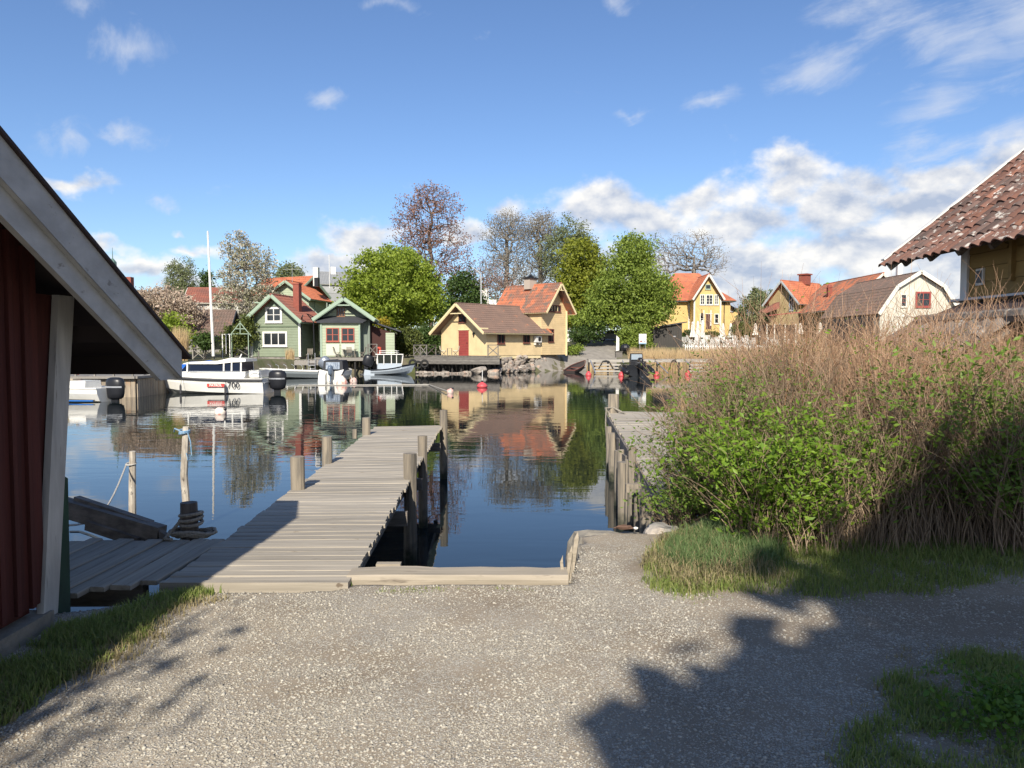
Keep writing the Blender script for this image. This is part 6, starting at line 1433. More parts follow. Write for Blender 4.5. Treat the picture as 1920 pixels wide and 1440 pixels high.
# far-left wooden quay
qy = thing('quay', (-24, 38.2, WZ), 'tall wooden quay of pale upright boards on the left with a cluttered rail on top', 'quay')
M_quay = mat('quay_boards', (.40, .33, .24), .85, (.25, .21, .165), (8, 8, .8), 6, (.35, .65), .02, (14, 14, 1), rnd=.16, col3=(.34, .19, .10), s3=(3, 3, .6), c3=(.56, .68))
x = -18.62
qtop = .02
while x > -30: 
    b = MB(); b.box((x - .12, 38.0, (qtop - 1.5) / 2 - .03), (.225, .06, qtop + 1.5 - .2)); b.build('board', M_quay, qy, world=True); x -= .24
y = 38.1
while y < 50:
    b = MB(); b.box((-18.6, y + .14, (qtop - 1.5) / 2 - .03), (.06, .265, qtop + 1.5 - .2)); b.build('board', M_quay, qy, world=True); y += .28
b = MB(); b.box((-25, 44.2, -.5), (12.6, 12.2, .9)); b.box((-25, 37.9, qtop - .04), (12.9, .3, .12)); b.box((-18.6, 44, qtop - .04), (.3, 12.3, .12)); b.build('deck', M_deckY, qy, world=True)
qr = thing('quay_rail', (-22, 38.3, 0), 'low bleached rail with ropes and gear along the edge of the wooden quay', 'railing')
for i in range(7): b = MB(); b.box((-19.0 - i * .95, 38.5, .25), (.08, .08, .5)); b.build('post', M_deckY, qr, world=True)
b = MB(); b.bar((-18.9, 38.5, .48), (-25, 38.5, .48), .10, .06); b.build('rail', M_deckY, qr, world=True)
b = MB(); b.bar((-18.9, 38.55, .24), (-25, 38.55, .24), .06, .06); b.build('rail', M_deckY, qr, world=True)
for i, (u, lb) in enumerate(((183, 'coil of pale rope on the quay rail'), (225, 'heap of nets and sacks at the corner of the quay'))):
    b = MB(); q = at(u, 690, 38.8)
    for k in range(5): b.ell((q.x + random.uniform(-.4, .4), 38.8 + random.uniform(-.1, .1), .42 + random.uniform(-.1, .15)), (random.uniform(.15, .35), .2, random.uniform(.1, .2)), 8, 5, .12)
    obj1(b, 'net_heap', M_rope, lb, 'gear')
for (u, v, m_, lb, cat_) in ((163, 690, mat('yellow_plastic', (.6, .42, .05), .6), 'yellow bag on the quay behind the small white boat', 'bag'), (183, 692, MATS['bright_red_plastic'], 'red life vest pile on the quay behind the small white boat', 'vests')):
    b = MB(); q = at(u, 640, 42); b.ell((q.x, 40, .25), (.3, .25, .22), 8, 5, .15); obj1(b, 'bag' if cat_ == 'bag' else 'vest_pile', m_, lb, cat_)
# buoys
M_buoy = mat('red_buoy', (.62, .07, .08), .45, (.52, .09, .10), 3.); M_bpink = mat('faded_pink_buoy', (.66, .25, .22), .5, (.6, .5, .44), 2.5, 3, (.3, .6)); M_bwhite = mat('scuffed_white_buoy', (.70, .62, .54), .5, (.6, .25, .2), (3, 3, 3), 3, (.5, .62))
def buoy(label, u, v, r, m, sq=1., tilt=0., rope=True):
    p = gz(u, v, WZ + r * .25); o = thing('buoy', (p.x, p.y, WZ), label, 'buoy', 0, 'mooring buoys')
    b = MB(); b.lathe((0, 0, r * .25), [(.02, -r * sq), (r * .6, -r * sq * .8), (r, -r * sq * .2), (r, r * sq * .2), (r * .65, r * sq * .78), (.10, r * sq * 1.1), (.06, r * sq * 1.25)], 14); bo = b.build('float', m, o, smooth=True); bo.rotation_euler = (tilt * .4, tilt, 0)
    b = MB(); b.lathe((0, 0, r * .25 + r * sq * 1.2), [(.05, 0), (.07, .05), (.03, .1)], 8); e_ = b.build('eye', M_black, o); e_.rotation_euler = (tilt * .4, tilt, 0)
    return o
buoy('scuffed white and pink buoy right behind the stern-on canopy boat', 641, 719, .38, M_bwhite, 1.1); buoy('pinkish red buoy with a white line right of the canopy boat', 662, 715, .27, M_bpink, .9, .5)
buoy('faded pink buoy at the end of the floating line', 843, 735, .20, M_bpink, .9, .6); buoy('flat bright red buoy with an upright stick in front of the yellow house', 904, 724, .33, M_buoy, .62)
buoy('red buoy below the left boom of the far dock', 1103.5, 703, .26, M_buoy); buoy('red buoy just left of the black motorboat', 1165, 704, .26, M_buoy)
buoy('red buoy just right of the black motorboat', 1231, 703, .26, M_buoy); buoy('red buoy at the far dock half hidden by shrub twigs', 1290, 703, .30, M_buoy); buoy('pale orange-white buoy afloat in front of the cabin boat number', 412, 773, .24, M_bwhite, .8, .9)
b = MB(); p = gz(904, 724, WZ); b.tube([(p.x, p.y, WZ), (p.x + .02, p.y, WZ + 1.0)], .025, 5); obj1(b, 'marker_stick', M_white, 'thin pale stick standing in the flat bright red buoy', 'stick')
b = MB(); L1_ = [gz(560, 733, WZ + .03), gz(640, 734, WZ + .03), gz(720, 736, WZ + .03), gz(804, 722, WZ + .1), gz(838, 734, WZ + .1)]; L1_ = [gz(560, 722, WZ + .03), gz(680, 722, WZ + .03), gz(804, 721, WZ + .04), gz(838, 733, WZ + .12)]
b.tube(L1_, .03, 5); obj1(b, 'floating_rope', MATS['pale_rope'], 'long pale floating rope running left from the faded pink buoy', 'rope')
b = MB(); b.tube([(at(655, 704, 58).x, 58, WZ + .7), gz(660, 712, WZ + .2)], .03, 5); obj1(b, 'rope', M_white, 'white line from the canopy boat to the pinkish red buoy', 'rope')
# ================================================================ VEGETATION
RN = np.random.RandomState(5)
def tubes_from_edges(P0, P1, R0, R1, n=4):
    d = P1 - P0; d /= np.linalg.norm(d, axis=1, keepdims=True) + 1e-9
    ref = np.where(np.abs(d[:, 2:3]) < .9, np.array([[0, 0, 1.]]), np.array([[1., 0, 0]]))
    x = np.cross(d, ref); x /= np.linalg.norm(x, axis=1, keepdims=True) + 1e-9; y = np.cross(x, d)
    vs = []
    for k in range(n):
        a = 2 * math.pi * k / n; o = x * math.cos(a) + y * math.sin(a); vs += [P0 + o * R0[:, None], P1 + o * R1[:, None]]
    V = np.stack(vs, 1).reshape(-1, 3); m = len(P0); base = (np.arange(m) * 2 * n)[:, None]
    F = np.concatenate([base + np.array([[2 * k, 2 * ((k + 1) % n), 2 * ((k + 1) % n) + 1, 2 * k + 1]]) for k in range(n)], 0)
    return V, F
def quads(C_, size, aspect=1.6, rs=RN, flat=0., fold=False, spread=.35):
    """leaf quads (diamond, pointed) at the centres, random facing"""
    n = len(C_); a = rs.normal(size=(n, 3)); a[:, 2] *= (1 - flat); a /= np.linalg.norm(a, axis=1, keepdims=True)
    b = rs.normal(size=(n, 3)); b -= (b * a).sum(1)[:, None] * a; b /= np.linalg.norm(b, axis=1, keepdims=True)
    s = size * rs.uniform(1 - spread, 1 + spread, n)[:, None]; l = a * s * aspect / 2; w = b * s / 2
    V = np.stack([C_ - l, C_ + w * .9 - l * .1, C_ + l, C_ - w * .9 - l * .1], 1).reshape(-1, 3)
    return V, np.arange(4 * n).reshape(n, 4)
def tree(name, label, base, H, env, ntar, bark, leaf=None, nleaf=0, lsize=.25, trunk_h=.3, r_tip=.02, cat='tree', group=None, spread=.5, seed=1, leader=.75, seg=None, lean=(0, 0), lasp=1.4, fillin=0., extra=None, wave=.12, upright=0., rpow=.45):
    rs = np.random.RandomState(seed); root = thing(name, base, label, cat, 0, group); seg = seg or H / 18
    nodes = [np.zeros(3)]; par = [-1]
    k = max(4, int(H * leader / seg)); top = np.array([lean[0], lean[1], H * leader])
    for i in range(1, k + 1):
        p = top * i / k + rs.normal(size=3) * seg * .12 * (i / k); nodes.append(p); par.append(i - 1)
    T = []
    wts = np.array([e[1][0] * e[1][1] * e[1][2] for e in env]) ** .7; wts /= wts.sum()
    for i in range(ntar):
        (c, r) = env[rs.choice(len(env), p=wts)]
        d = rs.normal(size=3); d /= np.linalg.norm(d); T.append(np.array(c) + d * np.array(r) * rs.uniform(.15, 1) ** .45 * (1 + rs.normal() * .05))
    T = np.array(T); T = T[T[:, 2] > H * trunk_h * .75]
    T = T[np.argsort(np.linalg.norm(T[:, :2], axis=1) + .35 * np.abs(T[:, 2] - H * trunk_h))]
    cap = len(T) * 14 + 200; A = np.zeros((cap, 3)); n = len(nodes); A[:n] = nodes; lowest = np.zeros(cap, bool); lowest[:n] = [p[2] < H * trunk_h * .8 for p in nodes]; par = par + [0] * (cap - n); tips = []
    for t in T:
        d = A[:n] - t; dist = np.sqrt((d ** 2).sum(1)); cost = dist + np.maximum(0, d[:, 2]) * (.9 + upright) + np.where(lowest[:n], 99, 0)
        j = int(np.argmin(cost)); L_ = dist[j]; ns = max(1, int(round(L_ / seg))); q0 = A[j].copy(); prev = j
        bend = rs.normal(size=3) * L_ * wave; bend[2] += L_ * .06
        for s_ in range(1, ns + 1):
            f = s_ / ns; A[n] = q0 * (1 - f) + t * f + bend * math.sin(math.pi * f) ; par[n] = prev; prev = n; n += 1
            if n >= cap - 2: break
        tips.append(prev)
        if n >= cap - 40: break
    A = A[:n]; par = np.array(par[:n]); cnt = np.zeros(n)
    ch = np.bincount(par[1:], minlength=n); cnt[ch == 0] = 1
    for i in range(n - 1, 0, -1): cnt[par[i]] += cnt[i]
    R_ = r_tip * np.maximum(cnt, 1) ** rpow
    i1 = np.arange(1, n); P0 = A[par[i1]]; P1 = A[i1]; V, F = tubes_from_edges(P0, P1, np.minimum(R_[par[i1]], R_[i1] * 1.5), R_[i1], 4)
    fastmesh('trunk', V, F, bark, root)
    if leaf is not None and nleaf:
        tp = A[tips]; cl = []
        k = int(nleaf * (1 - fillin)) // max(1, len(tp)); cl.append(np.repeat(tp, k, 0) + rs.normal(size=(k * len(tp), 3)) * spread * np.array([1, 1, .7]))
        if fillin:
            m_ = int(nleaf * fillin); ids = rs.choice(len(env), m_, p=wts); d = rs.normal(size=(m_, 3)); d /= np.linalg.norm(d, axis=1, keepdims=True)
            cs_ = np.array([e[0] for e in env])[ids]; rr = np.array([e[1] for e in env])[ids]; cl.append(cs_ + d * rr * rs.uniform(.3, .97, (m_, 1)) ** .5)
        Cc = np.concatenate(cl); V, F = quads(Cc, lsize, lasp, rs); o = fastmesh('crown', V, F, leaf, root); o['kind'] = 'stuff'
    return root
B_grey = mat('grey_bark', (.30, .27, .24), .9, (.20, .18, .16), 1.5); B_br = mat('brown_bark', (.14, .10, .08), .9, (.09, .07, .055), 1.5); B_dk = mat('dark_bark', (.05, .042, .035), .9)
L_maple = leafmat('bright_maple_leaves', (.34, .42, .06), (.19, .27, .03), .42); L_lime = leafmat('yellow_green_leaves', (.31, .33, .04), (.18, .22, .03), .4); L_mid = leafmat('mid_green_leaves', (.30, .38, .07), (.16, .23, .04), .4)
L_red = leafmat('reddish_buds', (.36, .20, .15), (.23, .14, .11), .3); L_bud = leafmat('grey_green_buds', (.24, .22, .15), (.30, .26, .20), .3); L_blos = leafmat('blossom_and_young_leaves', (.66, .60, .50), (.20, .21, .09), .3); L_blos2 = leafmat('pinkish_blossom', (.62, .48, .38), (.34, .29, .21), .3)
L_dark = leafmat('dark_green_leaves', (.045, .085, .02), (.08, .13, .03), .25); L_olive = leafmat('olive_bush_leaves', (.15, .17, .04), (.08, .11, .03), .3); L_haze = leafmat('hazy_green_leaves', (.17, .21, .09), (.22, .24, .12), .3)
def crown(u, v, ru, rv, Y, base, k=1.0):
    """ellipsoid from its outline in the photograph, relative to the tree's foot"""
    c = at(u, v, Y); return ((c.x - base.x, 0.0, c.z - base.z), (ru * Y / FPX, ru * Y / FPX * k, rv * Y / FPX))
def gpt(u, Y): p = at(u, 640, Y); return Vector((p.x, Y, far_h(p.x, Y) - .1))
# 1 round maple
Y = 88; b0 = gpt(728, Y)
tree('maple_tree', 'round bright green maple between the green and yellow boathouses', b0, at(738, 460, Y).z - b0.z, [crown(738, 545, 88, 80, Y, b0), crown(690, 560, 52, 52, Y, b0), crown(785, 560, 48, 52, Y, b0), crown(738, 497, 58, 38, Y, b0), crown(720, 595, 60, 22, Y, b0)], 420, B_dk, L_maple, 50000, .22, .12, .02, seed=3, spread=.5, fillin=.15)
# 2 tall reddish tree
Y = 112; b0 = gpt(808, Y)
tree('reddish_tree', 'tall sparse tree with reddish spring buds behind the round maple', b0, at(808, 345, Y).z - b0.z, [crown(806, 400, 66, 52, Y, b0), crown(820, 470, 74, 50, Y, b0), crown(770, 430, 40, 40, Y, b0), crown(845, 520, 50, 34, Y, b0), crown(812, 372, 34, 28, Y, b0)], 1000, B_br, L_red, 9500, .18, .22, .024, seed=4, spread=.4, leader=.8, upright=.5)
# 3 grey bare trees
for (u, top, ru, lb, sd, gx) in ((950, 398, 52, 'tall bare grey tree left of the pair behind the yellow house', 5, .0), (1012, 396, 40, 'tall bare grey tree right of the pair behind the yellow house', 6, 0)):
    Y = 118 + sd * 2; b0 = gpt(u, Y)
    tree('bare_tree', lb, b0, at(u, top, Y).z - b0.z, [crown(u, 450, ru, 52, Y, b0), crown(u - 6, 510, ru * 1.0, 40, Y, b0), crown(u + 6, 425, ru * .75, 32, Y, b0)], 1700, B_grey, L_bud, 9000, .14, .2, .026, seed=sd, spread=.5, upright=1.0, group=None)
Y = 105; b0 = gpt(905, Y)
tree('bare_tree', 'lower brownish leafless tree behind the street lamp', b0, at(905, 470, Y).z - b0.z, [crown(905, 520, 44, 40, Y, b0), crown(880, 545, 40, 24, Y, b0), crown(935, 540, 40, 30, Y, b0)], 500, B_br, L_red, 3500, .13, .12, .016, seed=8, spread=.5)
Y = 100; b0 = gpt(870, Y)
tree('evergreen_tree', 'dark green shrubby tree between the street lamp and the maple', b0, at(870, 505, Y).z - b0.z, [crown(868, 560, 36, 52, Y, b0), crown(850, 590, 30, 30, Y, b0), crown(890, 585, 30, 30, Y, b0)], 120, B_dk, L_dark, 12000, .22, .1, .02, seed=9, spread=.5, fillin=.4)
# 4 birch behind
Y = 125; b0 = gpt(1068, Y)
tree('birch_tree', 'feathery green birch showing above the yellow-green tree', b0, at(1068, 405, Y).z - b0.z, [crown(1070, 440, 32, 34, Y, b0), crown(1050, 470, 40, 34, Y, b0), crown(1090, 470, 34, 30, Y, b0), crown(1060, 510, 44, 40, Y, b0)], 350, B_grey, L_haze, 14000, .2, .2, .018, seed=10, spread=.5)
# 5 yellow green
Y = 100; b0 = gpt(1095, Y)
tree('maple_tree', 'yellow-green maple directly behind the tower of the yellow house', b0, at(1095, 440, Y).z - b0.z, [crown(1092, 485, 40, 38, Y, b0), crown(1075, 530, 36, 44, Y, b0), crown(1110, 540, 46, 60, Y, b0), crown(1095, 590, 44, 30, Y, b0)], 300, B_dk, L_lime, 24000, .25, .15, .018, seed=11, spread=.5, fillin=.18)
# 6 big green
Y = 93; b0 = gpt(1185, Y)
tree('maple_tree', 'big fresh green tree over the lane between the yellow house and the villa', b0, at(1190, 436, Y).z - b0.z, [crown(1190, 475, 40, 38, Y, b0), crown(1180, 530, 62, 56, Y, b0), crown(1225, 555, 42, 48, Y, b0), crown(1140, 570, 44, 44, Y, b0), crown(1200, 585, 62, 30, Y, b0), crown(1110, 595, 36, 22, Y, b0)], 420, B_dk, L_mid, 36000, .22, .1, .02, seed=12, spread=.55, fillin=.05)
# 7 bare right
Y = 135; b0 = gpt(1300, Y)
tree('bare_tree', 'wide bare branching tree behind the yellow villa roof', b0, at(1300, 430, Y).z - b0.z, [crown(1300, 470, 62, 38, Y, b0), crown(1260, 480, 44, 36, Y, b0), crown(1335, 490, 34, 28, Y, b0), crown(1225, 470, 26, 34, Y, b0)], 1300, B_grey, L_bud, 3000, .12, .25, .026, seed=13, spread=.5)
# 8 cherry left
Y = 82; b0 = gpt(462, Y)
tree('cherry_tree', 'spiky white blossoming cherry tree behind the sage boathouse', b0, at(458, 432, Y).z - b0.z, [crown(462, 520, 52, 52, Y, b0), crown(448, 470, 36, 36, Y, b0), crown(490, 490, 28, 36, Y, b0), crown(440, 570, 44, 44, Y, b0), crown(495, 570, 40, 36, Y, b0)], 900, B_grey, L_blos, 12500, .15, .1, .02, seed=14, spread=.2, upright=.2, fillin=.0)
# 9 poplars
for (u, top, ru, lb, sd) in ((328, 482, 17, 'left of two slender budding poplars beyond the shed roof', 15), (350, 482, 18, 'right of two slender budding poplars beyond the shed roof', 16)):
    Y = 130; b0 = gpt(u, Y)
    tree('poplar_tree', lb, b0, at(u, top, Y).z - b0.z, [crown(u, 525, ru, 42, Y, b0), crown(u, 560, ru * 1.1, 30, Y, b0)], 260, B_grey, L_haze, 7000, .17, .1, .02, seed=sd, spread=.35, upright=2.0)
Y = 92; b0 = gpt(385, Y)
tree('bare_tree', 'grey-green budding tree low beside the flagpole', b0, at(385, 545, Y).z - b0.z, [crown(385, 580, 40, 34, Y, b0), crown(360, 590, 30, 26, Y, b0)], 250, B_grey, L_bud, 5000, .17, .1, .02, seed=17)
Y = 112; b0 = gpt(387, Y)
tree('conifer_tree', 'small dark conifer tip beside the flagpole', b0, at(387, 508, Y).z - b0.z, [crown(387, 530, 7, 22, Y, b0), crown(387, 560, 13, 22, Y, b0)], 80, B_dk, L_dark, 4000, .2, .1, .03, seed=18, leader=.97)
# 10 blossom hedge tree
Y = 74; b0 = gpt(300, Y)
tree('magnolia_tree', 'wide pinkish white blossoming tree right behind the shed roof edge', b0, at(300, 540, Y).z - b0.z, [crown(300, 572, 60, 32, Y, b0), crown(345, 585, 36, 26, Y, b0), crown(255, 570, 44, 30, Y, b0)], 420, B_grey, L_blos2, 15000, .15, .12, .018, seed=19, spread=.3, fillin=.15)
Y = 68; b0 = gpt(318, Y)
tree('garden_bush', 'fresh green bush at the left end of the open pavilion', b0, at(318, 592, Y).z - b0.z, [crown(318, 620, 24, 28, Y, b0), crown(340, 636, 14, 16, Y, b0)], 60, B_dk, L_maple, 4500, .16, .1, .015, cat='bush', seed=20, fillin=.4)
Y = 150; b0 = gpt(545, Y)
tree('budding_tree', 'low round olive tree on the skyline between the cherry and the white chimney', b0, at(545, 492, Y).z - b0.z, [crown(545, 520, 28, 26, Y, b0)], 120, B_grey, L_haze, 4000, .26, .1, .02, seed=21, fillin=.3)
def bush(label, u, v, ru, rv, Y, leaf, n=4000, ls=.15, seed=1, name='garden_bush', ex=None):
    b0 = gpt(u, Y); env = [crown(u, v, ru, rv, Y, b0)] + [crown(*e, Y, b0) for e in (ex or [])]
    tree(name, label, b0, max(.8, env[0][0][2] + env[0][1][2]), env, 60, B_dk, leaf, n, ls, .05, .012, cat='bush', seed=seed, fillin=.45, spread=.25)
bush('olive-green bush behind the grey cabin boat, right of the red annex', 765, 640, 30, 28, 77, L_olive, 6000, .15, 30, ex=[(745, 650, 22, 20)])
bush('darker bush touching the left gable of the yellow house', 808, 640, 24, 26, 80, L_dark, 5000, .15, 31, ex=[(800, 625, 20, 14)])
bush('dark low shrubs at the left side of the lane', 1092, 626, 26, 18, 92, L_dark, 4000, .16, 32, ex=[(1115, 618, 22, 20)])
bush('round green bush left of the notice board', 1178, 635, 24, 24, 88, L_mid, 6500, .15, 33, ex=[(1195, 628, 24, 22), (1210, 640, 14, 16)])
bush('tall hedge shrub between the villa and the beige gable', 1408, 595, 24, 40, 103, L_haze, 6500, .18, 34, ex=[(1425, 585, 22, 36), (1392, 610, 14, 24)])
bush('olive brown shrub in front of the villa corner', 1388, 622, 22, 18, 97, L_olive, 3500, .15, 35)
bush('low green shrub at the foot of the villa beside the tarred shed', 1290, 632, 12, 14, 100, L_dark, 1800, .16, 36)
bush('clipped shrubs in front of the villa door', 1335, 632, 18, 12, 100, L_olive, 2500, .14, 37)
bush('green foliage behind the arch and bicycles', 440, 640, 22, 34, 70, L_olive, 6000, .15, 38, ex=[(462, 620, 14, 30)])
bush('green bush inside the open pavilion opening', 385, 640, 16, 16, 66.5, L_dark, 2500, .14, 39)
bush('red-leaved shrub at the right corner of the villa', 1381, 610, 8, 9, 98, L_red, 700, .16, 40)
bush('faint green tree crown left of the beige gable', 1440, 575, 26, 30, 125, L_haze, 4000, .24, 41, ex=[(1420, 560, 20, 22)])
bush('yellowish forsythia behind the dark annex roof', 716, 606, 12, 8, 80, leafmat('forsythia', (.5, .35, .03), (.3, .3, .05)), 1200, .15, 42)
bush('grassy green bank shrub on the slope under the tower corner', 1072, 657, 14, 8, 84, L_mid, 1800, .12, 43, ex=[(1085, 652, 10, 5)])
# low skyline woods closing the gaps
def wood(label, u0, u1, top, Y, leaf, n, seed):
    rs = np.random.RandomState(seed); x0, x1 = at(u0, 640, Y).x, at(u1, 640, Y).x; zt_ = at(u0, top, Y).z; Cc = []
    k = max(3, int((x1 - x0) / 3.2))
    for i in range(k):
        c = np.array([x0 + (x1 - x0) * (i + .5) / k, Y + rs.uniform(-4, 4), 0]); hh = (zt_ - 3) * rs.uniform(.72, 1.02); r_ = np.array([rs.uniform(2.0, 3.6), 2.5, hh * .52])
        d = rs.normal(size=(n // k, 3)); d /= np.linalg.norm(d, axis=1, keepdims=True); Cc.append(c + np.array([0, 0, 3 + hh * .5]) + d * r_ * rs.uniform(.3, 1, (n // k, 1)) ** .5)
    V, F = quads(np.concatenate(Cc), .38, 1.3, rs); a = np.concatenate(Cc); o = fastmesh('distant_wood', V, F, leaf, None, (float(a[:, 0].mean()), Y, 2.)); tag(o, label, 'trees', None, 'stuff')
wood('hazy distant trees behind the roofs at the left', 120, 620, 560, 175, L_haze, 9000, 1); wood('hazy distant trees behind the yellow house', 600, 1260, 530, 170, L_haze, 14000, 2); wood('hazy distant trees behind the right-hand houses', 1200, 1960, 585, 165, L_haze, 12000, 3)

# reeds
def blades(P, h, w, lean, m, name, label=None, cat=None, kind='stuff', parent=None, seg=2, rs=RN, curl=.3, hv=.35):
    n = len(P); P = np.asarray(P, float); ang = rs.uniform(0, 2 * np.pi, n); H_ = h * rs.uniform(1 - hv, 1 + hv, n) if np.isscalar(h) else h
    dirx = rs.normal(size=(n, 2)) * lean; side = np.stack([np.cos(ang), np.sin(ang), np.zeros(n)], 1) * w / 2
    tip = np.stack([dirx[:, 0] * H_, dirx[:, 1] * H_, H_], 1); mid = tip * .5; mid[:, 2] += H_ * curl * .15 * 1; mid[:, :2] *= .6; tip[:, 2] -= H_ * curl * (dirx ** 2).sum(1).clip(0, 1) * .8
    V = np.stack([P - side, P + side, P + mid + side * .7, P + mid - side * .7, P + tip + side * .12, P + tip - side * .12], 1).reshape(-1, 3)
    b_ = (np.arange(n) * 6)[:, None]; F = np.concatenate([b_ + [[0, 1, 2, 3]], b_ + [[3, 2, 4, 5]]], 0)
    o = fastmesh(name, V, F, m, parent, tuple(P.mean(0)) if parent is None else (0, 0, 0)); 
    tag(o, label, cat, None, kind); return o
L_reed = leafmat('dry_reeds', (.66, .50, .28), (.46, .34, .19), .25, .8)
def reedfield(label, u0, u1, Y0_, Y1_, n, h, zadd=0., seed=1):
    rs = np.random.RandomState(seed); Ys = rs.uniform(Y0_, Y1_, n); us = rs.uniform(u0, u1, n); xs_ = (us - 960) / FPX * Ys
    zs = np.array([max(WZ - .1, far_h(x_, y_) - .1) for x_, y_ in zip(xs_, Ys)]); blades(np.stack([xs_, Ys, zs], 1), h, .05, .07, L_reed, 'reeds', label, 'reeds', rs=rs, curl=0, hv=.3)
reedfield('pale dry reed bed behind the far dock and the dark motorboat', 1180, 1360, 76, 84, 9000, 1.9, seed=1)
reedfield('pale dry reed bed in front of the terrace, behind the shrubs', 1340, 1680, 62, 84, 16000, 2.0, seed=2)
reedfield('clump of dry reeds left of the open pavilion', 325, 352, 61, 64, 700, 2.3, seed=3)
reedfield('small clump of dry reeds below the sage boathouse', 536, 552, 66.8, 67.8, 160, .9, seed=4)
reedfield('thin dry grass at the foot of the lane beside the far dock', 1100, 1150, 76.5, 79, 350, .8, seed=5)

# ---------------- near grass
L_grass = leafmat('grass_blades', (.20, .29, .06), (.36, .38, .14), .45, .6); L_gdry = leafmat('dry_grass_blades', (.42, .35, .20), (.28, .24, .12), .3, .7); L_gblue = leafmat('blue_green_grass', (.12, .21, .07), (.22, .29, .12), .4, .6)
def inpoly(x, y, poly):
    c = False; j = len(poly) - 1
    for i in range(len(poly)):
        xi, yi = poly[i]; xj, yj = poly[j]
        if (yi > y) != (yj > y) and x < (xj - xi) * (y - yi) / (yj - yi) + xi: c = not c
        j = i
    return c
def grass(poly_px, n, h, m, label, seed, w=.006, lean=.35, edge=.0, dens=None):
    rs = np.random.RandomState(seed); poly = [tuple(gz(u, v)[:2]) for u, v in poly_px]; xs_ = [p[0] for p in poly]; ys_ = [p[1] for p in poly]; P = []
    while len(P) < n:
        x_, y_ = rs.uniform(min(xs_), max(xs_)), rs.uniform(min(ys_), max(ys_)); 
        nn = mnoise.noise(Vector((x_ * 3.2, y_ * 3.2, seed))) + .4 * mnoise.noise(Vector((x_ * 9, y_ * 9, seed)))
        n2 = mnoise.noise(Vector((x_ * 1.9, y_ * 1.9, seed + 20))); jx = abs(rs.normal()) * .07
        if inpoly(x_ + nn * .16 + rs.normal() * .035, y_ + n2 * .20 + rs.normal() * .035, poly) and inpoly(x_, y_ - jx, poly) and nn > (dens if dens is not None else -.35) + rs.uniform(-.4, .4): 
            z_ = near_h(x_, y_)
            if z_ > -.35: P.append((x_, y_, z_ - .01))
    return blades(np.array(P), h, w, lean, m, 'grass', label, 'grass', rs=rs, curl=.9, hv=.5)
GL = [(-60, 1215), (60, 1195), (95, 1165), (205, 1145), (260, 1118), (400, 1098), (415, 1108), (330, 1135), (270, 1170), (300, 1175), (210, 1230), (120, 1270), (90, 1300), (0, 1350), (-120, 1420), (-250, 1440)]
grass(GL, 15000, .055, L_grass, 'short green grass along the foot of the red shed', 1); grass([(p[0] + 25, p[1] + 12) for p in GL], 3500, .045, L_gdry, 'dry yellowish blades in the grass verge by the red shed', 2, dens=.05)
GR = [(1205, 1085), (1215, 1040), (1250, 1005), (1330, 985), (1500, 1000), (1700, 1010), (1960, 1010), (2100, 1060), (1960, 1085), (1750, 1110), (1560, 1118), (1480, 1110), (1380, 1112), (1290, 1122), (1225, 1110)]
grass([(u, v + 10) for u, v in GR], 5000, .03, L_grass, 'short sparse sprouts thinning out onto the gravel below the shrubs', 13, dens=.1); grass(GR, 26000, .062, L_grass, 'fresh grass fringe in front of the shrubs', 3); grass([(1240, 1060), (1270, 1000), (1400, 1000), (1480, 1040), (1460, 1075), (1300, 1085)], 7000, .12, L_gblue, 'taller blue-green grass tuft at the left foot of the shrubs', 4)
grass([(1200, 1080), (1215, 1035), (1250, 1010), (1330, 1000), (1420, 1060), (1500, 1090), (1300, 1115)], 3200, .11, L_gdry, 'dry straw blades in the grass tuft beside the gravel spit', 5, lean=.6)
GB = [(1560, 1460), (1600, 1390), (1660, 1330), (1650, 1290), (1720, 1245), (1830, 1215), (1960, 1200), (2200, 1200), (2200, 1500)]
grass(GB, 14000, .045, L_grass, 'shaded dark grass in the bottom right corner', 6, dens=-.1); grass([(u - 40, v - 15) for u, v in GB], 2600, .03, L_gdry, 'worn thin grass at the edge of the shaded corner', 16, dens=.0)
grass([(612, 1086), (660, 1082), (660, 1092), (618, 1095)], 90, .04, L_grass, 'tiny grass tuft at the corner of the jetty and the sill timber', 7)
grass([(700, 1103), (1040, 1097), (1040, 1102), (700, 1109)], 260, .022, L_grass, 'thin line of sprouts along the front of the sill timber', 8)
# weed leaves bottom right
rs = np.random.RandomState(9); Cc = []
for i in range(34):
    u, v = rs.normal(1880, 45), rs.normal(1355, 26); p = gz(u, v)
    for k in range(26): Cc.append((p.x + rs.normal() * .05, p.y + rs.normal() * .05, near_h(p.x, p.y) + rs.uniform(.02, .12)))
V, F = quads(np.array(Cc), .022, 1.4, rs, flat=0.3); p = gz(1850, 1355); o = fastmesh('ground_elder', V, F, leafmat('weed_leaves', (.13, .24, .03), (.09, .17, .03), .35), None, (p.x, p.y, 0)); tag(o, 'brighter broad-leaved weeds in the shaded grass at the bottom right', 'weeds', None, 'stuff')

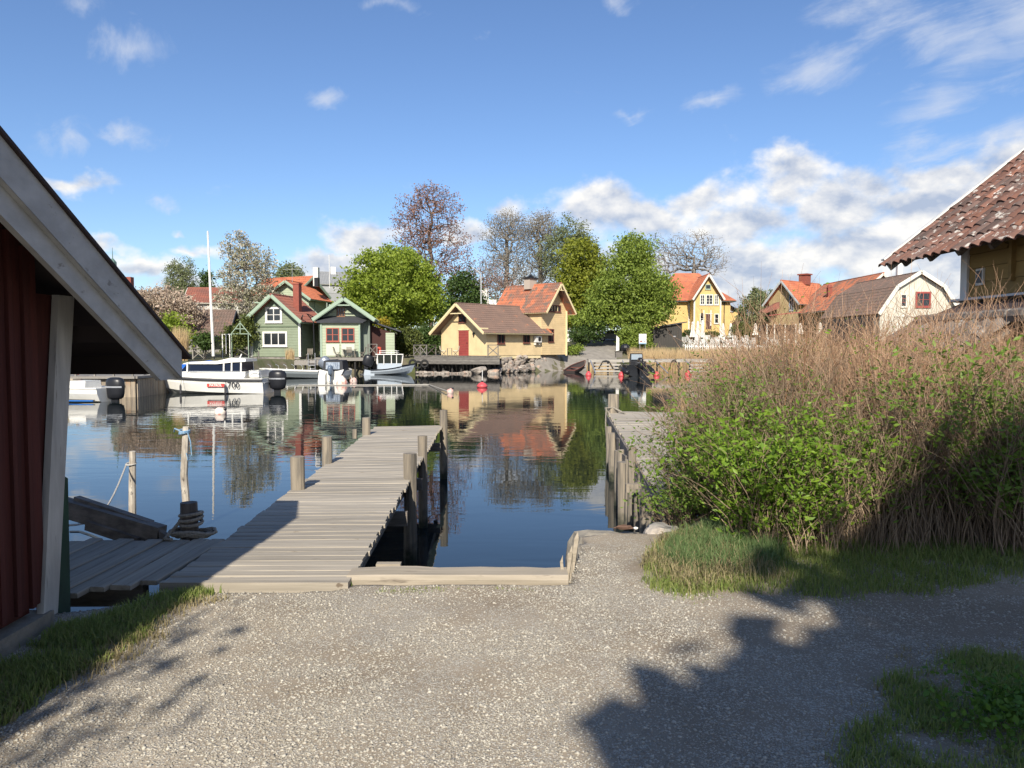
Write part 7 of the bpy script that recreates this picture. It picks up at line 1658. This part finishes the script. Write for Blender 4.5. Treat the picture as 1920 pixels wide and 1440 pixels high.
# gravel chips
def gravel(n, seed, label):
    rs = np.random.RandomState(seed); pts = []
    while len(pts) < n:
        Y_ = 2.55 + 3.4 * rs.uniform() ** 1.3; x_ = rs.uniform(-2.9, 3.6)
        s = interp(near_shore, x_)
        if Y_ > s - .12: continue
        patch = mnoise.noise(Vector((x_ * 1.7, Y_ * 1.7, 7))) + .5 * mnoise.noise(Vector((x_ * 5, Y_ * 5, 7)))
        bare = sm((x_ - .4) / 1.6)
        if patch < rs.uniform(-.75, .25) + .45 * bare: continue
        if x_ < -1.9 and rs.uniform() < .5: continue
        pts.append((x_, Y_, near_h(x_, Y_)))
    P = np.array(pts); r_ = rs.gamma(2.6, .0017, n).clip(.002, .012)
    O = np.array([[1, 0, 0], [.1, 1, 0], [-1, 0, 0], [0, -1, .1], [0, 0, 1], [0, 0, -1]], float)
    V = O[None] * rs.uniform(.55, 1.35, (n, 6, 1)) * (r_[:, None, None] * np.stack([rs.uniform(.8, 1.4, n), rs.uniform(.7, 1.1, n), rs.uniform(.35, .7, n)], 1)[:, None, :])
    a = rs.uniform(0, 6.28, n); c_, s_ = np.cos(a)[:, None], np.sin(a)[:, None]; V = np.stack([V[..., 0] * c_ - V[..., 1] * s_, V[..., 0] * s_ + V[..., 1] * c_, V[..., 2]], -1) + P[:, None, :] + np.array([0, 0, .001])
    T_ = np.array([[0, 1, 4], [1, 2, 4], [2, 3, 4], [3, 0, 4], [1, 0, 5], [2, 1, 5], [3, 2, 5], [0, 3, 5]]); F = (np.arange(n) * 6)[:, None, None] + T_[None]
    o = fastmesh('gravel', V.reshape(-1, 3), F.reshape(-1, 3), leafmat('gravel_chips', (.52, .49, .42), (.26, .235, .195), 0., .85), None, (0, 4, 0)); tag(o, label, 'gravel', None, 'stuff')
gravel(80000, 3, 'loose pale gravel chips on the trodden ground')

# ---------------- shrubs at the right
def stems(root, seeds, n, hgt, fan, rad_, m, rs, name='stems', bent=.25, nseg=5, fork=.6, shift=(0, 0)):
    """shoots rising from the seeds area and fanning out"""
    P0s, P1s, R0s, R1s, tipsl, allp = [], [], [], [], [], []
    for i in range(n):
        x_, y_ = seeds(rs); z_ = max(near_h(x_, y_), -.3) - .03; h_ = hgt(x_, y_) * rs.uniform(.55, 1.08)
        d = np.array([rs.normal() * fan + shift[0], rs.normal() * fan * .8 + shift[1], 1.]); p = np.array([x_, y_, z_]); L_ = h_ / nseg; r0 = rad_ * rs.uniform(.6, 1.4)
        for s_ in range(nseg):
            d2 = d / np.linalg.norm(d); q = p + d2 * L_; P0s.append(p); P1s.append(q); R0s.append(r0 * (1 - s_ / nseg * .75)); R1s.append(r0 * (1 - (s_ + 1) / nseg * .75))
            if s_ >= 1 and rs.uniform() < fork:
                e = d2 + rs.normal(size=3) * .45; e /= np.linalg.norm(e); l2 = L_ * rs.uniform(.6, 1.6); mid = q + e * l2 * .5; e2 = e + rs.normal(size=3) * .2; en = mid + e2 * l2 * .5
                P0s += [q, mid]; P1s += [mid, en]; R0s += [r0 * .4, r0 * .3]; R1s += [r0 * .3, r0 * .12]; allp.append(en); allp.append(mid)
            d = d + rs.normal(size=3) * bent * np.array([1, 1, .4]); d[2] = max(d[2], .25); p = q; allp.append(q)
    off = np.array(root.location); V, F = tubes_from_edges(np.array(P0s) - off, np.array(P1s) - off, np.array(R0s), np.array(R1s), 3)
    o = fastmesh(name, V, F, m, root); o['kind'] = 'stuff'; return np.array(allp)
def leaves(root, pts, size, m, rs, aspect=2.4, name='leaves', up=.5):
    """bent lance-shaped leaves, two quads each"""
    n = len(pts); a = rs.normal(size=(n, 3)); a[:, 2] = np.abs(a[:, 2]) * up + .1; a /= np.linalg.norm(a, axis=1, keepdims=True)
    b = rs.normal(size=(n, 3)); b -= (b * a).sum(1)[:, None] * a; b /= np.linalg.norm(b, axis=1, keepdims=True); nrm = np.cross(a, b)
    s = size * rs.uniform(.55, 1.25, n)[:, None]; l = a * s; w = b * s / aspect
    V = np.stack([pts, pts + l * .45 + w * .5 + nrm * s * .05, pts + l, pts + l * .45 - w * .5 + nrm * s * .05, pts + l * .5 - nrm * s * .04], 1) - np.array(root.location)
    F = (np.arange(n) * 5)[:, None, None] + np.array([[0, 1, 4, 4], [1, 2, 4, 4], [2, 3, 4, 4], [3, 0, 4, 4]])[None]
    F3 = (np.arange(n) * 5)[:, None, None] + np.array([[0, 1, 4], [1, 2, 4], [2, 3, 4], [3, 0, 4]])[None]
    o = fastmesh(name, V.reshape(-1, 3), F3.reshape(-1, 3), m, root); o['kind'] = 'stuff'; return o
M_tw = leafmat('reddish_twigs', (.56, .38, .25), (.30, .17, .10), 0., .8); M_twg = leafmat('grey_brown_twigs', (.42, .31, .21), (.16, .115, .08), 0., .8); M_cane = leafmat('orange_canes', (.36, .19, .09), (.22, .12, .07), 0., .7)
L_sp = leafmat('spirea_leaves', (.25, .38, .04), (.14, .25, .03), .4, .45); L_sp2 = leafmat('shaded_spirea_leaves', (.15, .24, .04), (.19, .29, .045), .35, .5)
rs = np.random.RandomState(77)
def area(x0, x1, y0, y1): return lambda r_: (r_.uniform(x0, x1), r_.uniform(y0, y1))
def shrub(label, area_, n, hgt, fan, leafn, lsize, twig, leafm, rad_=.005, zr=(0, 9), seed=1, shift=(0, 0), name='shrub', clump=.10, fork=.6, bent=.22, nseg=5, lfilter=None):
    r_ = np.random.RandomState(seed); x_, y_ = area_(r_); c = np.mean([area_(r_) for _ in range(30)], 0); root = thing(name, (float(c[0]), float(c[1]), -.02), label, 'shrub')
    pts = stems(root, area_, n, hgt, fan, rad_, twig, r_, shift=shift, fork=fork, bent=bent, nseg=nseg)
    if leafn:
        sel = pts[(pts[:, 2] > zr[0]) & (pts[:, 2] < zr[1])]
        if lfilter is not None: sel = sel[[lfilter(p) for p in sel]]
        # leaves gather in whorls round a subset of shoot tips
        k = max(1, leafn // 9); cs_ = sel[r_.choice(len(sel), k)]; L_ = np.repeat(cs_, 9, 0) + r_.normal(size=(k * 9, 3)) * clump * np.array([1, 1, .8]) * r_.uniform(.3, 1, (k * 9, 1))
        leaves(root, L_, lsize, leafm, r_)
    return root
def noisefilter(sc, th, seed): return lambda p: mnoise.noise(Vector((p[0] * sc, p[1] * sc, p[2] * sc + seed))) > th
# leafy front shrub
shrub('bright green leafy shrub in the sun at the front of the thicket', area(1.75, 2.5, 5.75, 6.25), 420, lambda x_, y_: 1.0, .32, 11500, .06, M_twg, L_sp, zr=(.08, 1.15), seed=1, shift=(-.02, -.12), clump=.09, name='leafy_shrub')
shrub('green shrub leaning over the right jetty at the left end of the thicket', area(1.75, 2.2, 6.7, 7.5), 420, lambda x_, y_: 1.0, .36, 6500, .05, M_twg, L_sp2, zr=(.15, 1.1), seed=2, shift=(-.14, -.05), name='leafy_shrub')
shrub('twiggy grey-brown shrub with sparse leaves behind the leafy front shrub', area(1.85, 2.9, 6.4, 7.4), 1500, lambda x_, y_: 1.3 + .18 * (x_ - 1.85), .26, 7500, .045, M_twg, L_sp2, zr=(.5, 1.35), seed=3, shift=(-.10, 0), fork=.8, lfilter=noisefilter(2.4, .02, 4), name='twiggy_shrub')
shrub('tall thicket of reddish leafless shoots rising before the lean-to roof', area(2.6, 5.2, 6.6, 8.6), 3200, lambda x_, y_: 1.55 + .12 * (y_ - 6.6) + .12 * max(0, x_ - 3.3) + .25 * mnoise.noise(Vector((x_ * 1.4, y_, 0))), .13, 5200, .045, M_tw, L_sp, rad_=.0055, zr=(.7, 1.6), seed=4, lfilter=noisefilter(1.8, .22, 9), name='reddish_thicket', fork=.85, bent=.19, nseg=6)
shrub('reddish shoots reaching up left of the lean-to roof', area(2.1, 3.0, 7.4, 9.0), 1200, lambda x_, y_: 1.65 + .15 * (x_ - 1.8), .12, 1500, .04, M_tw, L_sp2, rad_=.005, zr=(.7, 1.5), seed=5, lfilter=noisefilter(2, .2, 5), name='reddish_thicket', fork=.75, bent=.14)
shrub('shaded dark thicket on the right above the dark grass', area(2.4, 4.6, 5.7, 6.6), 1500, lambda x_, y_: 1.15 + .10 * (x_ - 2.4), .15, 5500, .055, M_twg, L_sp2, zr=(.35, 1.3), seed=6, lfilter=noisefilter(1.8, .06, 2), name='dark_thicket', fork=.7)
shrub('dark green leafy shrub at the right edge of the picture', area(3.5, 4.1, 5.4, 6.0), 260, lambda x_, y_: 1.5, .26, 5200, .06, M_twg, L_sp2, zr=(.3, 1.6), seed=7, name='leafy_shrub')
shrub('reddish-brown thicket in front of the lean-to roof at the right, leafy low down', area(2.9, 4.9, 6.1, 7.1), 2000, lambda x_, y_: 1.5 + .06 * (x_ - 2.9) + .2 * mnoise.noise(Vector((x_ * 1.6, y_, 4))), .14, 3600, .045, M_tw, L_sp2, rad_=.005, zr=(.5, 1.5), seed=14, lfilter=noisefilter(2.1, .15, 6), name='reddish_thicket', fork=.85, bent=.18, nseg=6)
shrub('sparse high canes standing above the thicket against the houses', area(2.2, 5.0, 6.4, 8.8), 230, lambda x_, y_: 1.72, .12, 200, .035, M_cane, L_sp, rad_=.006, zr=(1.0, 2.2), seed=8, name='tall_canes', fork=.9, bent=.1)
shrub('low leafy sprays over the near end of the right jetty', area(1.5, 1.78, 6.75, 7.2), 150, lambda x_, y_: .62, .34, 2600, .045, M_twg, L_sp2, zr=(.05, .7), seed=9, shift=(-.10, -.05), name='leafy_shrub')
# small isolated weed stalk in the shade and the dark understory
P = []
for i in range(1300): P.append((rs.uniform(1.7, 4.6), rs.uniform(5.5, 6.4), -.02))
blades(np.array(P), .36, .007, .30, M_twg, 'dead_stalks', 'dead upright stalks under the front of the shrubs', 'stalks', rs=rs, curl=0, hv=.5)

# ---------------- trees and bushes behind the camera that throw the big shade at the right
tree('linden_tree', 'dense tree behind the viewpoint whose shadow covers the gravel at the right', (3.75, -7.0, 0), 10.2, [((0, 0, 7.0), (3.4, 2.0, 3.25)), ((-3.3, 0, 7.15), (1.15, .7, .55)), ((-2.6, 0, 5.5), (2.2, 1.0, 1.5)), ((2.6, 0, 7.2), (3.4, 2.2, 3.6)), ((.5, 0, 4.0), (3.2, 1.6, 2.0))], 260, B_dk, L_mid, 30000, .28, .1, .03, seed=50, spread=.3, fillin=.65)
tree('bare_tree', 'sparse sapling behind the viewpoint throwing thin branch shadows', (-2.65, -3.2, 0), 5.7, [((.05, 0, 4.75), (.5, .5, .8))], 46, B_grey, L_mid, 260, .07, .55, .009, seed=51, leader=.85, spread=.15)
